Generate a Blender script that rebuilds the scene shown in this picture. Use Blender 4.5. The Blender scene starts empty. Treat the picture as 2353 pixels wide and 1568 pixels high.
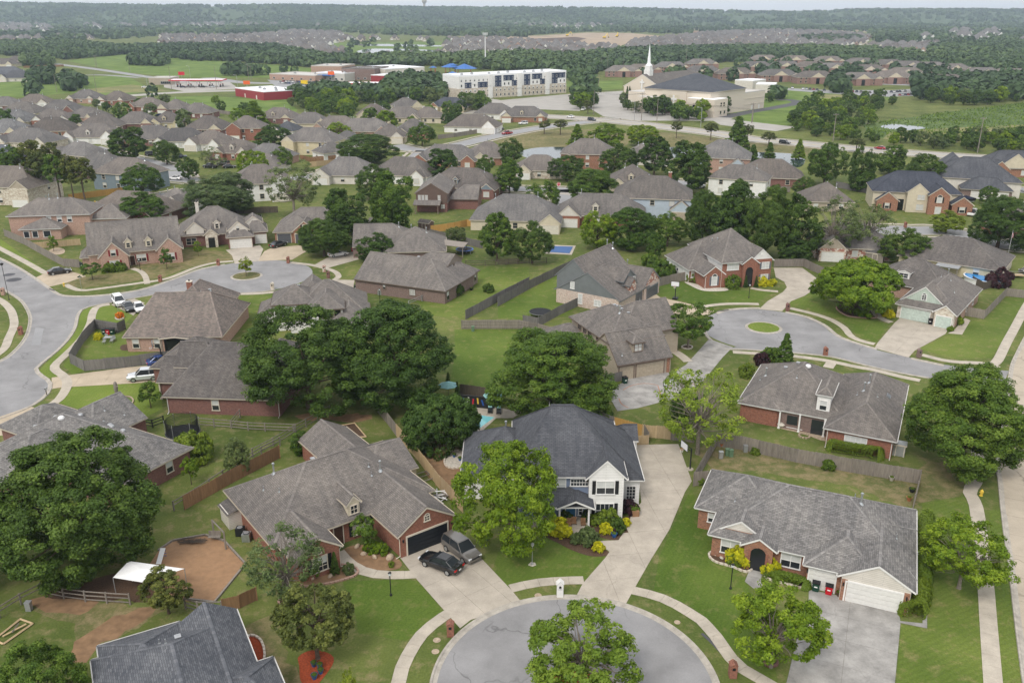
import bpy,math,random
import numpy as np
from mathutils import Vector,Matrix
random.seed(7)
SC=bpy.context.scene
COL=SC.collection
R=math.radians
# camera
CAM_H=53.0
FOC=2000.0
PITCH=math.atan(756/FOC)
cam_d=bpy.data.cameras.new('camera')
cam=bpy.data.objects.new('camera',cam_d);COL.objects.link(cam)
cam_d.sensor_width=36.0;cam_d.lens=36.0*FOC/2352.0
cam_d.clip_start=0.5;cam_d.clip_end=30000
cam.location=(0,0,CAM_H);cam.rotation_euler=(math.pi/2-PITCH,0,0)
SC.camera=cam
# sky and sun (thin bright overcast)
SUN_EL,SUN_AZ=R(50),R(208)
world=bpy.data.worlds.new('World');SC.world=world;world.use_nodes=True
wn=world.node_tree.nodes;wl=world.node_tree.links;wn.clear()
wo=wn.new('ShaderNodeOutputWorld');wb=wn.new('ShaderNodeBackground')
sk=wn.new('ShaderNodeTexSky');sk.sky_type='NISHITA';sk.sun_disc=False
sk.sun_elevation=SUN_EL;sk.sun_rotation=SUN_AZ;sk.dust_density=3.0;sk.air_density=1.0
wm=wn.new('ShaderNodeMix');wm.data_type='RGBA';wm.inputs[0].default_value=0.86
wm.inputs[7].default_value=(8.8,8.85,9.0,1)
wl.new(sk.outputs[0],wm.inputs[6]);wl.new(wm.outputs[2],wb.inputs[0]);wb.inputs[1].default_value=0.1
wl.new(wb.outputs[0],wo.inputs[0])
sd=bpy.data.lights.new('sun','SUN');sd.energy=1.5;sd.angle=R(20);sd.color=(1.0,0.95,0.87)
sun=bpy.data.objects.new('sun',sd);COL.objects.link(sun);sun.location=(-40,-40,120)
sv=Vector((math.sin(SUN_AZ)*math.cos(SUN_EL),math.cos(SUN_AZ)*math.cos(SUN_EL),math.sin(SUN_EL)))
sun.rotation_euler=sv.to_track_quat('Z','Y').to_euler()
SC.view_settings.view_transform='Standard';SC.view_settings.look='None'
SC.view_settings.exposure=0.52;SC.view_settings.gamma=1.0;SC.view_settings.use_curve_mapping=False
SC.render.engine='CYCLES'
cy=SC.cycles
cy.use_denoising=True;cy.max_bounces=5;cy.diffuse_bounces=3;cy.glossy_bounces=2
cy.transmission_bounces=3;cy.transparent_max_bounces=6;cy.volume_bounces=0;cy.caustics_reflective=False;cy.caustics_refractive=False
# measuring: a place on the ground seen in the survey picture
def G(x,y,z=0.0):
 a=(x-1176)/FOC;b=(784-y)/FOC
 dy=math.cos(PITCH)+b*math.sin(PITCH);dz=-math.sin(PITCH)+b*math.cos(PITCH)
 t=(z-CAM_H)/dz
 return Vector((a*t,dy*t,z))
def proj(X,Y,Z):
 d=Z-CAM_H;cz=Y*math.cos(PITCH)-d*math.sin(PITCH);c2=Y*math.sin(PITCH)+d*math.cos(PITCH)
 return(1176+FOC*X/cz,784-FOC*c2/cz)
def height_at(b,topy):
 lo,hi=0.0,60.0
 for _ in range(40):
  m=(lo+hi)/2
  if proj(b.x,b.y,m)[1]>topy:lo=m
  else:hi=m
 return lo
def _z(ox,oy,s):return lambda X,Y:(ox+X*s,oy+Y*s)
r1=_z(0,924.4,.41035);r2=_z(428.9,924.4,.41035);r3=_z(965.1,924.4,.41035);r4=_z(1501.3,924.4,.4104)
m1=_z(0,500.4,.31915);m2=_z(571.9,500.4,.31915);m3=_z(1143.8,500.4,.31915);m4=_z(1708.6,500.4,.31915)
t1=_z(0,0,.31915);t2=_z(571.9,0,.31915);t3=_z(1143.8,0,.31915);t4=_z(1708.6,0,.31915)
def gp(zf,*pts,z=0.0):return[G(*zf(*p),z)for p in pts]
# materials
MATS={}
def nodes_of(name):
 m=bpy.data.materials.new(name);m.use_nodes=True;MATS[name]=m
 nt=m.node_tree;b=nt.nodes['Principled BSDF']
 return m,nt,b
def N(nt,t,**kw):
 n=nt.nodes.new(t)
 for k,v in kw.items():
  if k.startswith('i_'):
   n.inputs[k[2:].replace('_',' ')].default_value=v
  else:setattr(n,k,v)
 return n
def c4(c):return(c[0],c[1],c[2],1.0)
def mixc(nt,fac,a,b,mode='MIX'):
 n=nt.nodes.new('ShaderNodeMix');n.data_type='RGBA';n.blend_type=mode
 for i,v in((0,fac),(6,a),(7,b)):
  if isinstance(v,bpy.types.NodeSocket):nt.links.new(v,n.inputs[i])
  elif i==0:n.inputs[0].default_value=v
  else:n.inputs[i].default_value=c4(v)
 return n.outputs[2]
def ramp(nt,src,p0,p1,c0=(0,0,0),c1=(1,1,1)):
 n=nt.nodes.new('ShaderNodeValToRGB');e=n.color_ramp.elements
 e[0].position=p0;e[1].position=p1;e[0].color=c4(c0);e[1].color=c4(c1)
 nt.links.new(src,n.inputs[0]);return n.outputs[0]
def noise(nt,vec,scale,detail=3.0,rough=.55):
 n=N(nt,'ShaderNodeTexNoise');n.inputs['Scale'].default_value=scale
 n.inputs['Detail'].default_value=detail;n.inputs['Roughness'].default_value=rough
 if vec is not None:nt.links.new(vec,n.inputs['Vector'])
 return n.outputs['Fac']
def wpos(nt):return nt.nodes.new('ShaderNodeNewGeometry').outputs['Position']
def uvn(nt):return nt.nodes.new('ShaderNodeTexCoord').outputs['UV']
def mapped(nt,vec,scale=(1,1,1),rot=(0,0,0)):
 n=nt.nodes.new('ShaderNodeMapping');n.inputs['Scale'].default_value=scale;n.inputs['Rotation'].default_value=rot
 nt.links.new(vec,n.inputs['Vector']);return n.outputs[0]
def bump(nt,b,h,strength=.3,dist=.02):
 n=nt.nodes.new('ShaderNodeBump');n.inputs['Strength'].default_value=strength;n.inputs['Distance'].default_value=dist
 nt.links.new(h,n.inputs['Height']);nt.links.new(n.outputs[0],b.inputs['Normal'])
def plain(name,col,rough=.7,metal=0.0,var=.12,vs=3.0,spec=.3):
 m,nt,b=nodes_of(name)
 f=noise(nt,wpos(nt),vs,4)
 o=mixc(nt,ramp(nt,f,.3,.7),tuple(c*(1-var)for c in col),tuple(min(1,c*(1+var))for c in col))
 nt.links.new(o,b.inputs['Base Color']);b.inputs['Roughness'].default_value=rough;b.inputs['Metallic'].default_value=metal
 b.inputs['Specular IOR Level'].default_value=spec
 return m
def shingle(name,ca,cb,patch=.25,tab=.46,row=.19,moss=.0):
 m,nt,b=nodes_of(name);uv=uvn(nt)
 br=N(nt,'ShaderNodeTexBrick');nt.links.new(uv,br.inputs['Vector'])
 br.inputs['Color1'].default_value=c4(ca);br.inputs['Color2'].default_value=c4(cb)
 br.inputs['Mortar'].default_value=c4(tuple(c*.55 for c in ca));br.inputs['Scale'].default_value=1.0
 br.inputs['Brick Width'].default_value=tab;br.inputs['Row Height'].default_value=row
 br.inputs['Mortar Size'].default_value=.02;br.inputs['Mortar Smooth'].default_value=.6
 f=noise(nt,mapped(nt,uv,(1.6,.28,1)),1.0,4,.6)
 o=mixc(nt,ramp(nt,f,.35,.7),br.outputs[0],tuple(c*(1-patch)for c in ca),'MULTIPLY')
 f1=ramp(nt,f,.38,.68,(1-patch,)*3,(1.08,1.06,1.03))
 o=mixc(nt,1.0,br.outputs[0],f1,'MULTIPLY')
 f2=ramp(nt,noise(nt,wpos(nt),.22,3),.35,.65,(.86,.86,.87),(1.08,1.07,1.05))
 o=mixc(nt,1.0,o,f2,'MULTIPLY')
 f3=ramp(nt,noise(nt,mapped(nt,uv,(3.2,7.0,1)),1.0,2),.3,.7,(.88,.88,.88),(1.1,1.1,1.1))
 o=mixc(nt,1.0,o,f3,'MULTIPLY')
 o=mixc(nt,1.0,o,nt.nodes.new('ShaderNodeObjectInfo').outputs['Color'],'MULTIPLY')
 nt.links.new(o,b.inputs['Base Color']);b.inputs['Roughness'].default_value=.88;b.inputs['Specular IOR Level'].default_value=.2
 bump(nt,b,br.outputs['Fac'],-.6,.02)
 return m
def brickm(name,ca,cb,mortar=(.36,.32,.28),soot=.25):
 m,nt,b=nodes_of(name);uv=uvn(nt)
 br=N(nt,'ShaderNodeTexBrick');nt.links.new(uv,br.inputs['Vector'])
 br.inputs['Color1'].default_value=c4(ca);br.inputs['Color2'].default_value=c4(cb);br.inputs['Mortar'].default_value=c4(mortar)
 br.inputs['Scale'].default_value=1.0;br.inputs['Brick Width'].default_value=.26;br.inputs['Row Height'].default_value=.085
 br.inputs['Mortar Size'].default_value=.008;br.inputs['Bias'].default_value=-.1
 f=ramp(nt,noise(nt,uv,3.5,4,.7),.35,.68,(1-soot,)*3,(1.12,1.1,1.08))
 o=mixc(nt,1.0,br.outputs[0],f,'MULTIPLY')
 nt.links.new(o,b.inputs['Base Color']);b.inputs['Roughness'].default_value=.85
 bump(nt,b,br.outputs['Fac'],-.4,.01)
 return m
def stonem(name,cols):
 m,nt,b=nodes_of(name);uv=uvn(nt)
 v=N(nt,'ShaderNodeTexVoronoi');v.inputs['Scale'].default_value=3.2;nt.links.new(mapped(nt,uv,(.7,1.3,1)),v.inputs['Vector'])
 sep=nt.nodes.new('ShaderNodeSeparateColor');nt.links.new(v.outputs['Color'],sep.inputs[0])
 cr=nt.nodes.new('ShaderNodeValToRGB');cr.color_ramp.interpolation='CONSTANT'
 e=cr.color_ramp.elements
 while len(e)<len(cols):e.new(.5)
 for i,c in enumerate(cols):e[i].position=i/len(cols);e[i].color=c4(c)
 nt.links.new(sep.outputs[0],cr.inputs[0])
 nt.links.new(cr.outputs[0],b.inputs['Base Color']);b.inputs['Roughness'].default_value=.85
 return m
def sidingm(name,col,row=.2,vert=False):
 m,nt,b=nodes_of(name);uv=uvn(nt)
 br=N(nt,'ShaderNodeTexBrick');nt.links.new(mapped(nt,uv,rot=(0,0,R(90)if vert else 0)),br.inputs['Vector'])
 br.inputs['Color1'].default_value=c4(col);br.inputs['Color2'].default_value=c4(tuple(c*.95 for c in col))
 br.inputs['Mortar'].default_value=c4(tuple(c*.55 for c in col));br.inputs['Scale'].default_value=1.0
 br.inputs['Brick Width'].default_value=3.6;br.inputs['Row Height'].default_value=row;br.inputs['Mortar Size'].default_value=.012
 f=ramp(nt,noise(nt,uv,.9,4),.3,.7,(.9,.9,.89),(1.05,1.05,1.05))
 nt.links.new(mixc(nt,1.0,br.outputs[0],f,'MULTIPLY'),b.inputs['Base Color']);b.inputs['Roughness'].default_value=.6
 bump(nt,b,br.outputs['Fac'],-.5,.015)
 return m
def grassm(name,dark,mid,dry,dryness=.5,stripes=0.0,srot=0.0):
 m,nt,b=nodes_of(name);p=wpos(nt)
 n1=noise(nt,p,.09,4,.6);n2=noise(nt,p,.7,4,.65);n3=noise(nt,p,5.0,3,.7);n4=noise(nt,p,.045,2)
 o=mixc(nt,ramp(nt,n1,.35,.65),dark,mid)
 o=mixc(nt,ramp(nt,n2,dryness,dryness+.22),o,dry)
 o=mixc(nt,1.0,o,ramp(nt,n3,.25,.75,(.72,.74,.7),(1.25,1.22,1.25)),'MULTIPLY')
 o=mixc(nt,1.0,o,ramp(nt,n4,.35,.65,(.82,.86,.8),(1.12,1.08,1.1)),'MULTIPLY')
 if stripes:
  w=N(nt,'ShaderNodeTexWave');w.inputs['Scale'].default_value=.55;w.inputs['Distortion'].default_value=1.5
  nt.links.new(mapped(nt,p,rot=(0,0,srot)),w.inputs['Vector'])
  o=mixc(nt,1.0,o,ramp(nt,w.outputs['Fac'],.3,.7,(1-stripes,)*3,(1+stripes,)*3),'MULTIPLY')
 nt.links.new(o,b.inputs['Base Color']);b.inputs['Roughness'].default_value=.9;b.inputs['Specular IOR Level'].default_value=.1
 bump(nt,b,n3,.6,.08)
 return m
def pavem(name,col,crack=.6,cs=.16,stain=.3,sc=.35):
 m,nt,b=nodes_of(name);p=wpos(nt)
 f=ramp(nt,noise(nt,p,sc,5,.62),.32,.7,tuple(c*(1-stain)for c in col),tuple(min(1,c*(1+stain*.35))for c in col))
 f2=ramp(nt,noise(nt,p,6.0,4,.7),.25,.75,(.9,.9,.9),(1.07,1.07,1.07))
 o=mixc(nt,1.0,f,f2,'MULTIPLY')
 if crack:
  wv=nt.nodes.new('ShaderNodeVectorMath');wv.operation='ADD'
  nz=N(nt,'ShaderNodeTexNoise');nz.inputs['Scale'].default_value=.5;nt.links.new(p,nz.inputs['Vector'])
  ms=nt.nodes.new('ShaderNodeVectorMath');ms.operation='SCALE';ms.inputs[3].default_value=2.2
  nt.links.new(nz.outputs['Color'],ms.inputs[0]);nt.links.new(p,wv.inputs[0]);nt.links.new(ms.outputs[0],wv.inputs[1])
  vo=N(nt,'ShaderNodeTexVoronoi',feature='DISTANCE_TO_EDGE');vo.inputs['Scale'].default_value=cs;nt.links.new(wv.outputs[0],vo.inputs['Vector'])
  k=ramp(nt,vo.outputs['Distance'],.0,.01,(1-crack,)*3,(1,1,1))
  gate=ramp(nt,noise(nt,p,.12,2),.42,.56,(0,0,0),(1,1,1))
  k2=mixc(nt,gate,(1,1,1),k)
  o=mixc(nt,1.0,o,k2,'MULTIPLY')
 nt.links.new(o,b.inputs['Base Color']);b.inputs['Roughness'].default_value=.85;b.inputs['Specular IOR Level'].default_value=.25
 return m
def woodm(name,ca,cb):
 m,nt,b=nodes_of(name);p=nt.nodes.new('ShaderNodeTexCoord').outputs['Object']
 oi=nt.nodes.new('ShaderNodeObjectInfo')
 f=noise(nt,mapped(nt,wpos(nt),(6,6,.7)),1.0,4)
 o=mixc(nt,ramp(nt,f,.3,.7),ca,cb)
 o=mixc(nt,1.0,o,ramp(nt,oi.outputs['Random'],0,1,(.82,.82,.82),(1.12,1.1,1.08)),'MULTIPLY')
 nt.links.new(o,b.inputs['Base Color']);b.inputs['Roughness'].default_value=.85
 return m
def leafm(name,dark,mid,tip,trans=.25):
 m,nt,b=nodes_of(name)
 at=nt.nodes.new('ShaderNodeAttribute');at.attribute_name='tone'
 cr=nt.nodes.new('ShaderNodeValToRGB');e=cr.color_ramp.elements;e.new(.5)
 for i,(q,c)in enumerate(((0,dark),(.5,mid),(1,tip))):e[i].position=q;e[i].color=c4(c)
 nt.links.new(at.outputs['Fac'],cr.inputs[0])
 oi=nt.nodes.new('ShaderNodeObjectInfo')
 o=mixc(nt,1.0,cr.outputs[0],ramp(nt,oi.outputs['Random'],0,1,(.8,.86,.86),(1.2,1.12,1.05)),'MULTIPLY')
 nt.links.new(o,b.inputs['Base Color']);b.inputs['Roughness'].default_value=.55;b.inputs['Specular IOR Level'].default_value=.25
 tr=nt.nodes.new('ShaderNodeBsdfTranslucent');nt.links.new(o,tr.inputs[0])
 mx=nt.nodes.new('ShaderNodeMixShader');mx.inputs[0].default_value=trans
 nt.links.new(b.outputs[0],mx.inputs[1]);nt.links.new(tr.outputs[0],mx.inputs[2])
 nt.links.new(mx.outputs[0],nt.nodes['Material Output'].inputs[0])
 return m
def glossy(name,col,rough=.12,metal=0.0,coat=0.0,spec=.5):
 m,nt,b=nodes_of(name);b.inputs['Base Color'].default_value=c4(col);b.inputs['Roughness'].default_value=rough
 b.inputs['Metallic'].default_value=metal;b.inputs['Coat Weight'].default_value=coat;b.inputs['Specular IOR Level'].default_value=spec
 return m
grassm('grass_base',(.085,.116,.029),(.13,.158,.043),(.215,.19,.092),.5)
grassm('grass_lush',(.078,.126,.021),(.114,.162,.031),(.185,.182,.068),.53,.025,.5)
grassm('grass_mowed',(.094,.138,.026),(.134,.176,.038),(.208,.195,.08),.52,.045,1.1)
grassm('grass_bright',(.118,.172,.029),(.158,.21,.041),(.215,.215,.078),.56,.025)
grassm('grass_dry',(.105,.12,.043),(.158,.152,.062),(.235,.19,.105),.42)
grassm('meadow',(.105,.165,.036),(.148,.212,.05),(.215,.225,.082),.57)
grassm('meadow_dry',(.15,.17,.065),(.215,.205,.088),(.3,.26,.14),.5)
grassm('marsh',(.075,.122,.036),(.108,.158,.05),(.155,.155,.072),.55)
grassm('far_land',(.06,.1,.045),(.085,.12,.055),(.14,.14,.085),.6)
plain('dirt',(.22,.135,.075),.95,var=.25,vs=1.2);plain('dirt_pale',(.34,.26,.18),.95,var=.3,vs=.02)
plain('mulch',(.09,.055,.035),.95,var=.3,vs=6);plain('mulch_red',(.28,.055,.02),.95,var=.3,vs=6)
plain('sand',(.3,.18,.1),.95,var=.12,vs=1.5);plain('rock',(.38,.3,.22),.9,var=.25);plain('rock_pale',(.5,.46,.4),.9,var=.25)
pavem('asphalt',(.275,.27,.272),.42,.13,.26,.22);pavem('asphalt_far',(.3,.3,.305),0,.1,.15,.1)
pavem('road_pale',(.38,.36,.33),0,.1,.14,.15);pavem('asphalt_dark',(.09,.09,.1),0,.1,.2,.3)
pavem('concrete',(.45,.4,.335),.12,.1,.24,.4);pavem('concrete_grey',(.36,.345,.325),.12,.12,.42,.45)
pavem('concrete_tan',(.47,.39,.29),.12,.1,.2,.35);pavem('concrete_road',(.44,.38,.3),.5,.09,.16,.3)
pavem('kerb_stone',(.42,.385,.335),.3,.4,.3,1.2);pavem('joint',(.2,.175,.15),0);pavem('path_pale',(.46,.41,.34),.2,.3,.2,.6)
SH={'brown':((.16,.146,.137),(.222,.203,.19)),'grey':((.15,.145,.143),(.252,.243,.238)),'tan':((.17,.155,.145),(.228,.21,.197)),'dark':((.085,.09,.104),(.115,.121,.138)),'slate':((.085,.092,.108),(.15,.157,.175)),'charcoal':((.058,.066,.088),(.082,.09,.115)),'mix':((.155,.14,.128),(.26,.213,.188)),'umber':((.122,.111,.106),(.175,.161,.153))}
for k,(a,b_)in SH.items():
 shingle('ridge_'+k,tuple(min(1,c*1.08)for c in b_),tuple(min(1,c*1.08)for c in a),.1)if k not in('dark','charcoal')else shingle('ridge_'+k,tuple(c*.8 for c in a),a,.1)
 shingle('roof_'+k,a,b_,.22 if k!='slate' else .12)
brickm('brick_red',(.23,.07,.04),(.33,.12,.07),(.3,.22,.18));brickm('brick_dark',(.16,.055,.045),(.24,.09,.07),(.27,.22,.2))
brickm('brick_orange',(.36,.14,.07),(.2,.075,.045),(.4,.33,.26),.3);brickm('brick_pink',(.36,.2,.15),(.46,.29,.22),(.5,.42,.36))
brickm('brick_brown',(.16,.1,.085),(.22,.14,.12),(.3,.26,.24));brickm('brick_white',(.5,.34,.28),(.68,.6,.54),(.6,.56,.5),.3)
stonem('stone_pale',[(.5,.44,.36),(.58,.52,.44),(.42,.34,.27),(.62,.58,.5)]);stonem('stone_mixed',[(.3,.12,.08),(.55,.46,.4),(.4,.22,.17),(.62,.56,.5),(.34,.18,.14)])
stonem('stone_red',[(.36,.15,.1),(.26,.1,.08),(.45,.25,.18),(.3,.14,.1)])
for k,c in{'white':(.8,.79,.77),'cream':(.62,.55,.42),'tan':(.4,.34,.27),'grey':(.17,.185,.19),'mint':(.46,.54,.47),'blue':(.2,.25,.36),'lightblue':(.45,.52,.6),'brown':(.13,.085,.07),'yellow':(.62,.54,.36),'offwhite':(.66,.62,.56),'greyblue':(.2,.25,.29),'taupe':(.27,.22,.185)}.items():
 sidingm('siding_'+k,c,.2 if k not in('tan',)else .24);
sidingm('board_mint',(.48,.56,.49),.3,True);sidingm('garage_white',(.74,.72,.68),.28);sidingm('garage_tan',(.42,.36,.28),.28)
plain('trim_white',(.74,.73,.71),.5,var=.05);plain('trim_cream',(.6,.54,.45),.5,var=.05);plain('trim_grey',(.2,.21,.22),.5,var=.05);plain('trim_brown',(.2,.15,.12),.5)
plain('door_black',(.014,.017,.022),.45);plain('door_white',(.68,.67,.64),.5,var=.06);plain('door_mint',(.5,.58,.53),.5);plain('door_tan',(.4,.34,.26),.5);plain('door_grey',(.1,.105,.115),.5);plain('door_cream',(.62,.58,.5),.5)
plain('door_blue',(.04,.14,.26),.4);plain('door_wood',(.06,.03,.02),.5);plain('shutter_black',(.015,.016,.018),.6);plain('shutter_red',(.2,.02,.025),.6);plain('shutter_grey',(.14,.15,.17),.6)
glossy('glass',(.025,.03,.035),.08,spec=.6);plain('blind',(.55,.56,.55),.35,var=.08,vs=2,spec=.6);plain('dark_glass_and_shade',(.012,.014,.018),.2,spec=.6)  # the near-black serves dark panes and the painted shade of porches and patios
woodm('wood_new',(.4,.29,.16),(.52,.4,.25));woodm('wood_cedar',(.2,.11,.055),(.29,.165,.085));woodm('wood_old',(.17,.15,.13),(.27,.24,.21));woodm('wood_grey',(.12,.115,.11),(.19,.18,.17));woodm('wood_dark',(.075,.06,.048),(.12,.095,.075))
woodm('wood_gold',(.4,.22,.055),(.5,.3,.09))
plain('bark',(.1,.075,.055),.95,var=.3,vs=5);plain('bark_pale',(.22,.19,.16),.95,var=.3,vs=5)
plain('metal_grey',(.4,.41,.42),.4,.5);plain('metal_dark',(.025,.026,.028),.45,.3);plain('metal_white',(.7,.7,.7),.4);plain('galv',(.45,.47,.48),.35,.7)
plain('rubber',(.015,.015,.016),.8);plain('plastic_green',(.012,.05,.032),.5);plain('plastic_red',(.5,.01,.02),.45);plain('plastic_black',(.012,.012,.014),.5)
plain('cloth_white',(.78,.78,.78),.7,var=.04);plain('net',(.012,.013,.013),.9);plain('mat_black',(.012,.013,.016),.7);plain('plastic_blue',(.02,.09,.35),.45);plain('cover_blue',(.03,.1,.27),.5);plain('cloth_teal',(.22,.42,.42),.8)
plain('terracotta',(.4,.15,.07),.8);plain('pot_blue',(.02,.09,.26),.35);plain('skin',(.5,.3,.22),.6);plain('cloth_navy',(.01,.015,.035),.8);plain('hair',(.2,.14,.08),.7)
plain('hydrant',(.65,.45,.06),.5);plain('util_green',(.12,.2,.12),.6);plain('paper_white',(.8,.8,.78),.6)
glossy('water',(.03,.05,.055),.06,spec=.5);glossy('pool_water',(.2,.55,.6),.05);glossy('pool_blue',(.03,.25,.6),.05)
for k,c in{'black':(.01,.011,.013),'white':(.8,.8,.8),'silver':(.52,.54,.56),'grey':(.16,.15,.14),'blue':(.015,.05,.2),'red':(.35,.012,.02),'darkblue':(.012,.02,.05),'taupe':(.15,.14,.128),'orange':(.6,.16,.02)}.items():
 glossy('paint_'+k,c,.25,.25 if k not in('white',)else 0,.8)
glossy('lamp_red',(.45,.01,.01),.2);glossy('lamp_clear',(.7,.72,.75),.1);glossy('chrome',(.6,.6,.6),.2,1.0)
leafm('leaf_dark',(.042,.084,.014),(.074,.136,.021),(.142,.222,.038),.34);leafm('leaf_mid',(.052,.106,.014),(.096,.174,.022),(.186,.278,.04),.34)
leafm('leaf_bright',(.095,.168,.01),(.17,.268,.015),(.31,.41,.03),.35);leafm('leaf_lime',(.13,.19,.018),(.215,.29,.028),(.34,.41,.055),.35)
leafm('leaf_fresh',(.11,.185,.018),(.185,.275,.027),(.29,.385,.048),.35);leafm('leaf_grey',(.078,.115,.036),(.13,.184,.06),(.215,.27,.1),.3);leafm('leaf_pine',(.058,.078,.015),(.1,.127,.025),(.2,.22,.052),.22)
leafm('leaf_yellow',(.33,.35,.012),(.54,.54,.016),(.7,.68,.03),.3);leafm('leaf_plum',(.025,.012,.016),(.05,.018,.024),(.08,.03,.035));leafm('leaf_hedge',(.075,.125,.014),(.135,.205,.02),(.22,.3,.035))
leafm('leaf_far',(.03,.062,.024),(.055,.102,.036),(.1,.155,.052),.15);leafm('flower_orange',(.5,.16,.01),(.7,.25,.02),(.8,.35,.05));leafm('flower_pink',(.4,.1,.25),(.5,.2,.35),(.7,.4,.5))
# mesh helpers
class MB:
 def __init__(s):s.v=[];s.f=[];s.m=[];s.uv=[];s.mats=[]
 def mi(s,mat):
  if mat not in s.mats:s.mats.append(mat)
  return s.mats.index(mat)
 def face(s,pts,mat,uv=None):
  b=len(s.v);s.v+=[tuple(p)for p in pts];s.f.append(tuple(range(b,b+len(pts))));s.m.append(s.mi(mat))
  if uv is None:
   p0=Vector(pts[0]);e=Vector(pts[1])-p0;n=e.cross(Vector(pts[-1])-p0)
   e=e.normalized()if e.length else Vector((1,0,0));n=n.normalized()if n.length else Vector((0,0,1));w=n.cross(e)
   uv=[((Vector(p)-p0).dot(e),(Vector(p)-p0).dot(w))for p in pts]
  s.uv+=list(uv)
 def box(s,c,d,mat,rz=0.0,bottom=True,M=None):
  hx,hy,hz=d[0]/2,d[1]/2,d[2]/2
  T=M if M is not None else Matrix.Rotation(rz,3,'Z')
  P=[T@Vector((x*hx,y*hy,z*hz))+Vector(c)for z in(-1,1)for y in(-1,1)for x in(-1,1)]
  for q in((4,5,7,6),(0,1,5,4),(1,3,7,5),(3,2,6,7),(2,0,4,6)):s.face([P[i]for i in q],mat)
  if bottom:s.face([P[i]for i in(0,2,3,1)],mat)
 def bar(s,a,b,r,mat,n=6,r2=None,caps=True):
  a=Vector(a);b=Vector(b);d=b-a
  if d.length<1e-6:return
  q=d.to_track_quat('Z','Y').to_matrix();r2=r if r2 is None else r2
  A=[a+q@Vector((r*math.cos(2*math.pi*i/n),r*math.sin(2*math.pi*i/n),0))for i in range(n)]
  B=[b+q@Vector((r2*math.cos(2*math.pi*i/n),r2*math.sin(2*math.pi*i/n),0))for i in range(n)]
  for i in range(n):s.face([A[i],A[(i+1)%n],B[(i+1)%n],B[i]],mat)
  if caps:s.face(B,mat);s.face(A[::-1],mat)
 def lathe(s,prof,mat,n=12,c=(0,0,0),cap=True):
  rings=[[(c[0]+r*math.cos(2*math.pi*i/n),c[1]+r*math.sin(2*math.pi*i/n),c[2]+z)for i in range(n)]for r,z in prof]
  for a,b in zip(rings,rings[1:]):
   for i in range(n):s.face([a[i],a[(i+1)%n],b[(i+1)%n],b[i]],mat)
  if cap:s.face(rings[-1],mat)
 def sheet(s,pts,z,mat):s.face([(p[0],p[1],z)for p in pts],mat)
 def mesh(s,name):
  me=bpy.data.meshes.new(name);me.from_pydata(s.v,[],s.f)
  for m in s.mats:me.materials.append(MATS[m])
  if len(s.mats)>1:me.polygons.foreach_set('material_index',s.m)
  ul=me.uv_layers.new(name='UVMap');ul.data.foreach_set('uv',[c for u in s.uv for c in u])
  me.update();return me
 def build(s,name,parent=None,loc=None):return link(name,s.mesh(name),parent,loc)
def link(name,data,parent=None,loc=None,rz=0.0,scale=None):
 o=bpy.data.objects.new(name,data);COL.objects.link(o)
 if parent is not None:o.parent=parent
 if loc is not None:o.location=loc
 if rz:o.rotation_euler=(0,0,rz)
 if scale is not None:o.scale=scale if not isinstance(scale,(int,float))else(scale,)*3
 return o
def empty(name,loc,rz=0.0):
 o=link(name,None,None,loc,rz);o.empty_display_size=.5;return o
def tag(o,label,cat,group=None,kind=None):
 o['label']=label;o['category']=cat
 if group:o['group']=group
 if kind:o['kind']=kind
 return o
def struct(o,label=None):
 o['kind']='structure'
 if label:o['label']=label
 return o
CACHE={}
def cached(key,fn):
 if key not in CACHE:CACHE[key]=fn()
 return CACHE[key]
def inset_path(pts,d):
# offset an open polyline to its left by d
 out=[]
 P=[Vector((p[0],p[1]))for p in pts]
 for i in range(len(P)):
  a=P[max(0,i-1)];b=P[min(len(P)-1,i+1)];t=(b-a)
  t=t.normalized()if t.length else Vector((1,0));n=Vector((-t.y,t.x));out.append(P[i]+n*d)
 return out
def smooth_path(pts,step=1.0,closed=False):
# Catmull-Rom through the points, resampled evenly
 P=[Vector((p[0],p[1]))for p in pts];dense=[]
 n=len(P)
 for i in range(n if closed else n-1):
  p0=P[(i-1)%n]if closed else P[max(0,i-1)];p1=P[i];p2=P[(i+1)%n];p3=P[(i+2)%n]if closed else P[min(n-1,i+2)]
  for k in range(12):
   t=k/12;dense.append(.5*((2*p1)+(p2-p0)*t+(2*p0-5*p1+4*p2-p3)*t*t+(3*p1-p0-3*p2+p3)*t**3))
 dense.append(P[0]if closed else P[-1])
 out=[dense[0]];acc=0.0
 for a,b in zip(dense,dense[1:]):
  d=(b-a).length
  while acc+d>=step:
   t=(step-acc)/d;a=a+(b-a)*t;out.append(a.copy());d=(b-a).length;acc=0.0
  acc+=d
 if(out[-1]-dense[-1]).length>step*.4:out.append(dense[-1])
 return out
def clip_poly(poly,nx,ny,c):
 out=[]
 for i in range(len(poly)):
  a=poly[i];b=poly[(i+1)%len(poly)];da=a[0]*nx+a[1]*ny-c;db=b[0]*nx+b[1]*ny-c
  if da<=0:out.append(a)
  if(da<0<db)or(db<0<da):
   t=da/(da-db);out.append((a[0]+(b[0]-a[0])*t,a[1]+(b[1]-a[1])*t))
 return out
def in_poly(x,y,poly):
 c=False;n=len(poly)
 for i in range(n):
  x1,y1=poly[i][0],poly[i][1];x2,y2=poly[i-1][0],poly[i-1][1]
  if(y1>y)!=(y2>y)and x<(x2-x1)*(y-y1)/(y2-y1)+x1:c=not c
 return c
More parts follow.
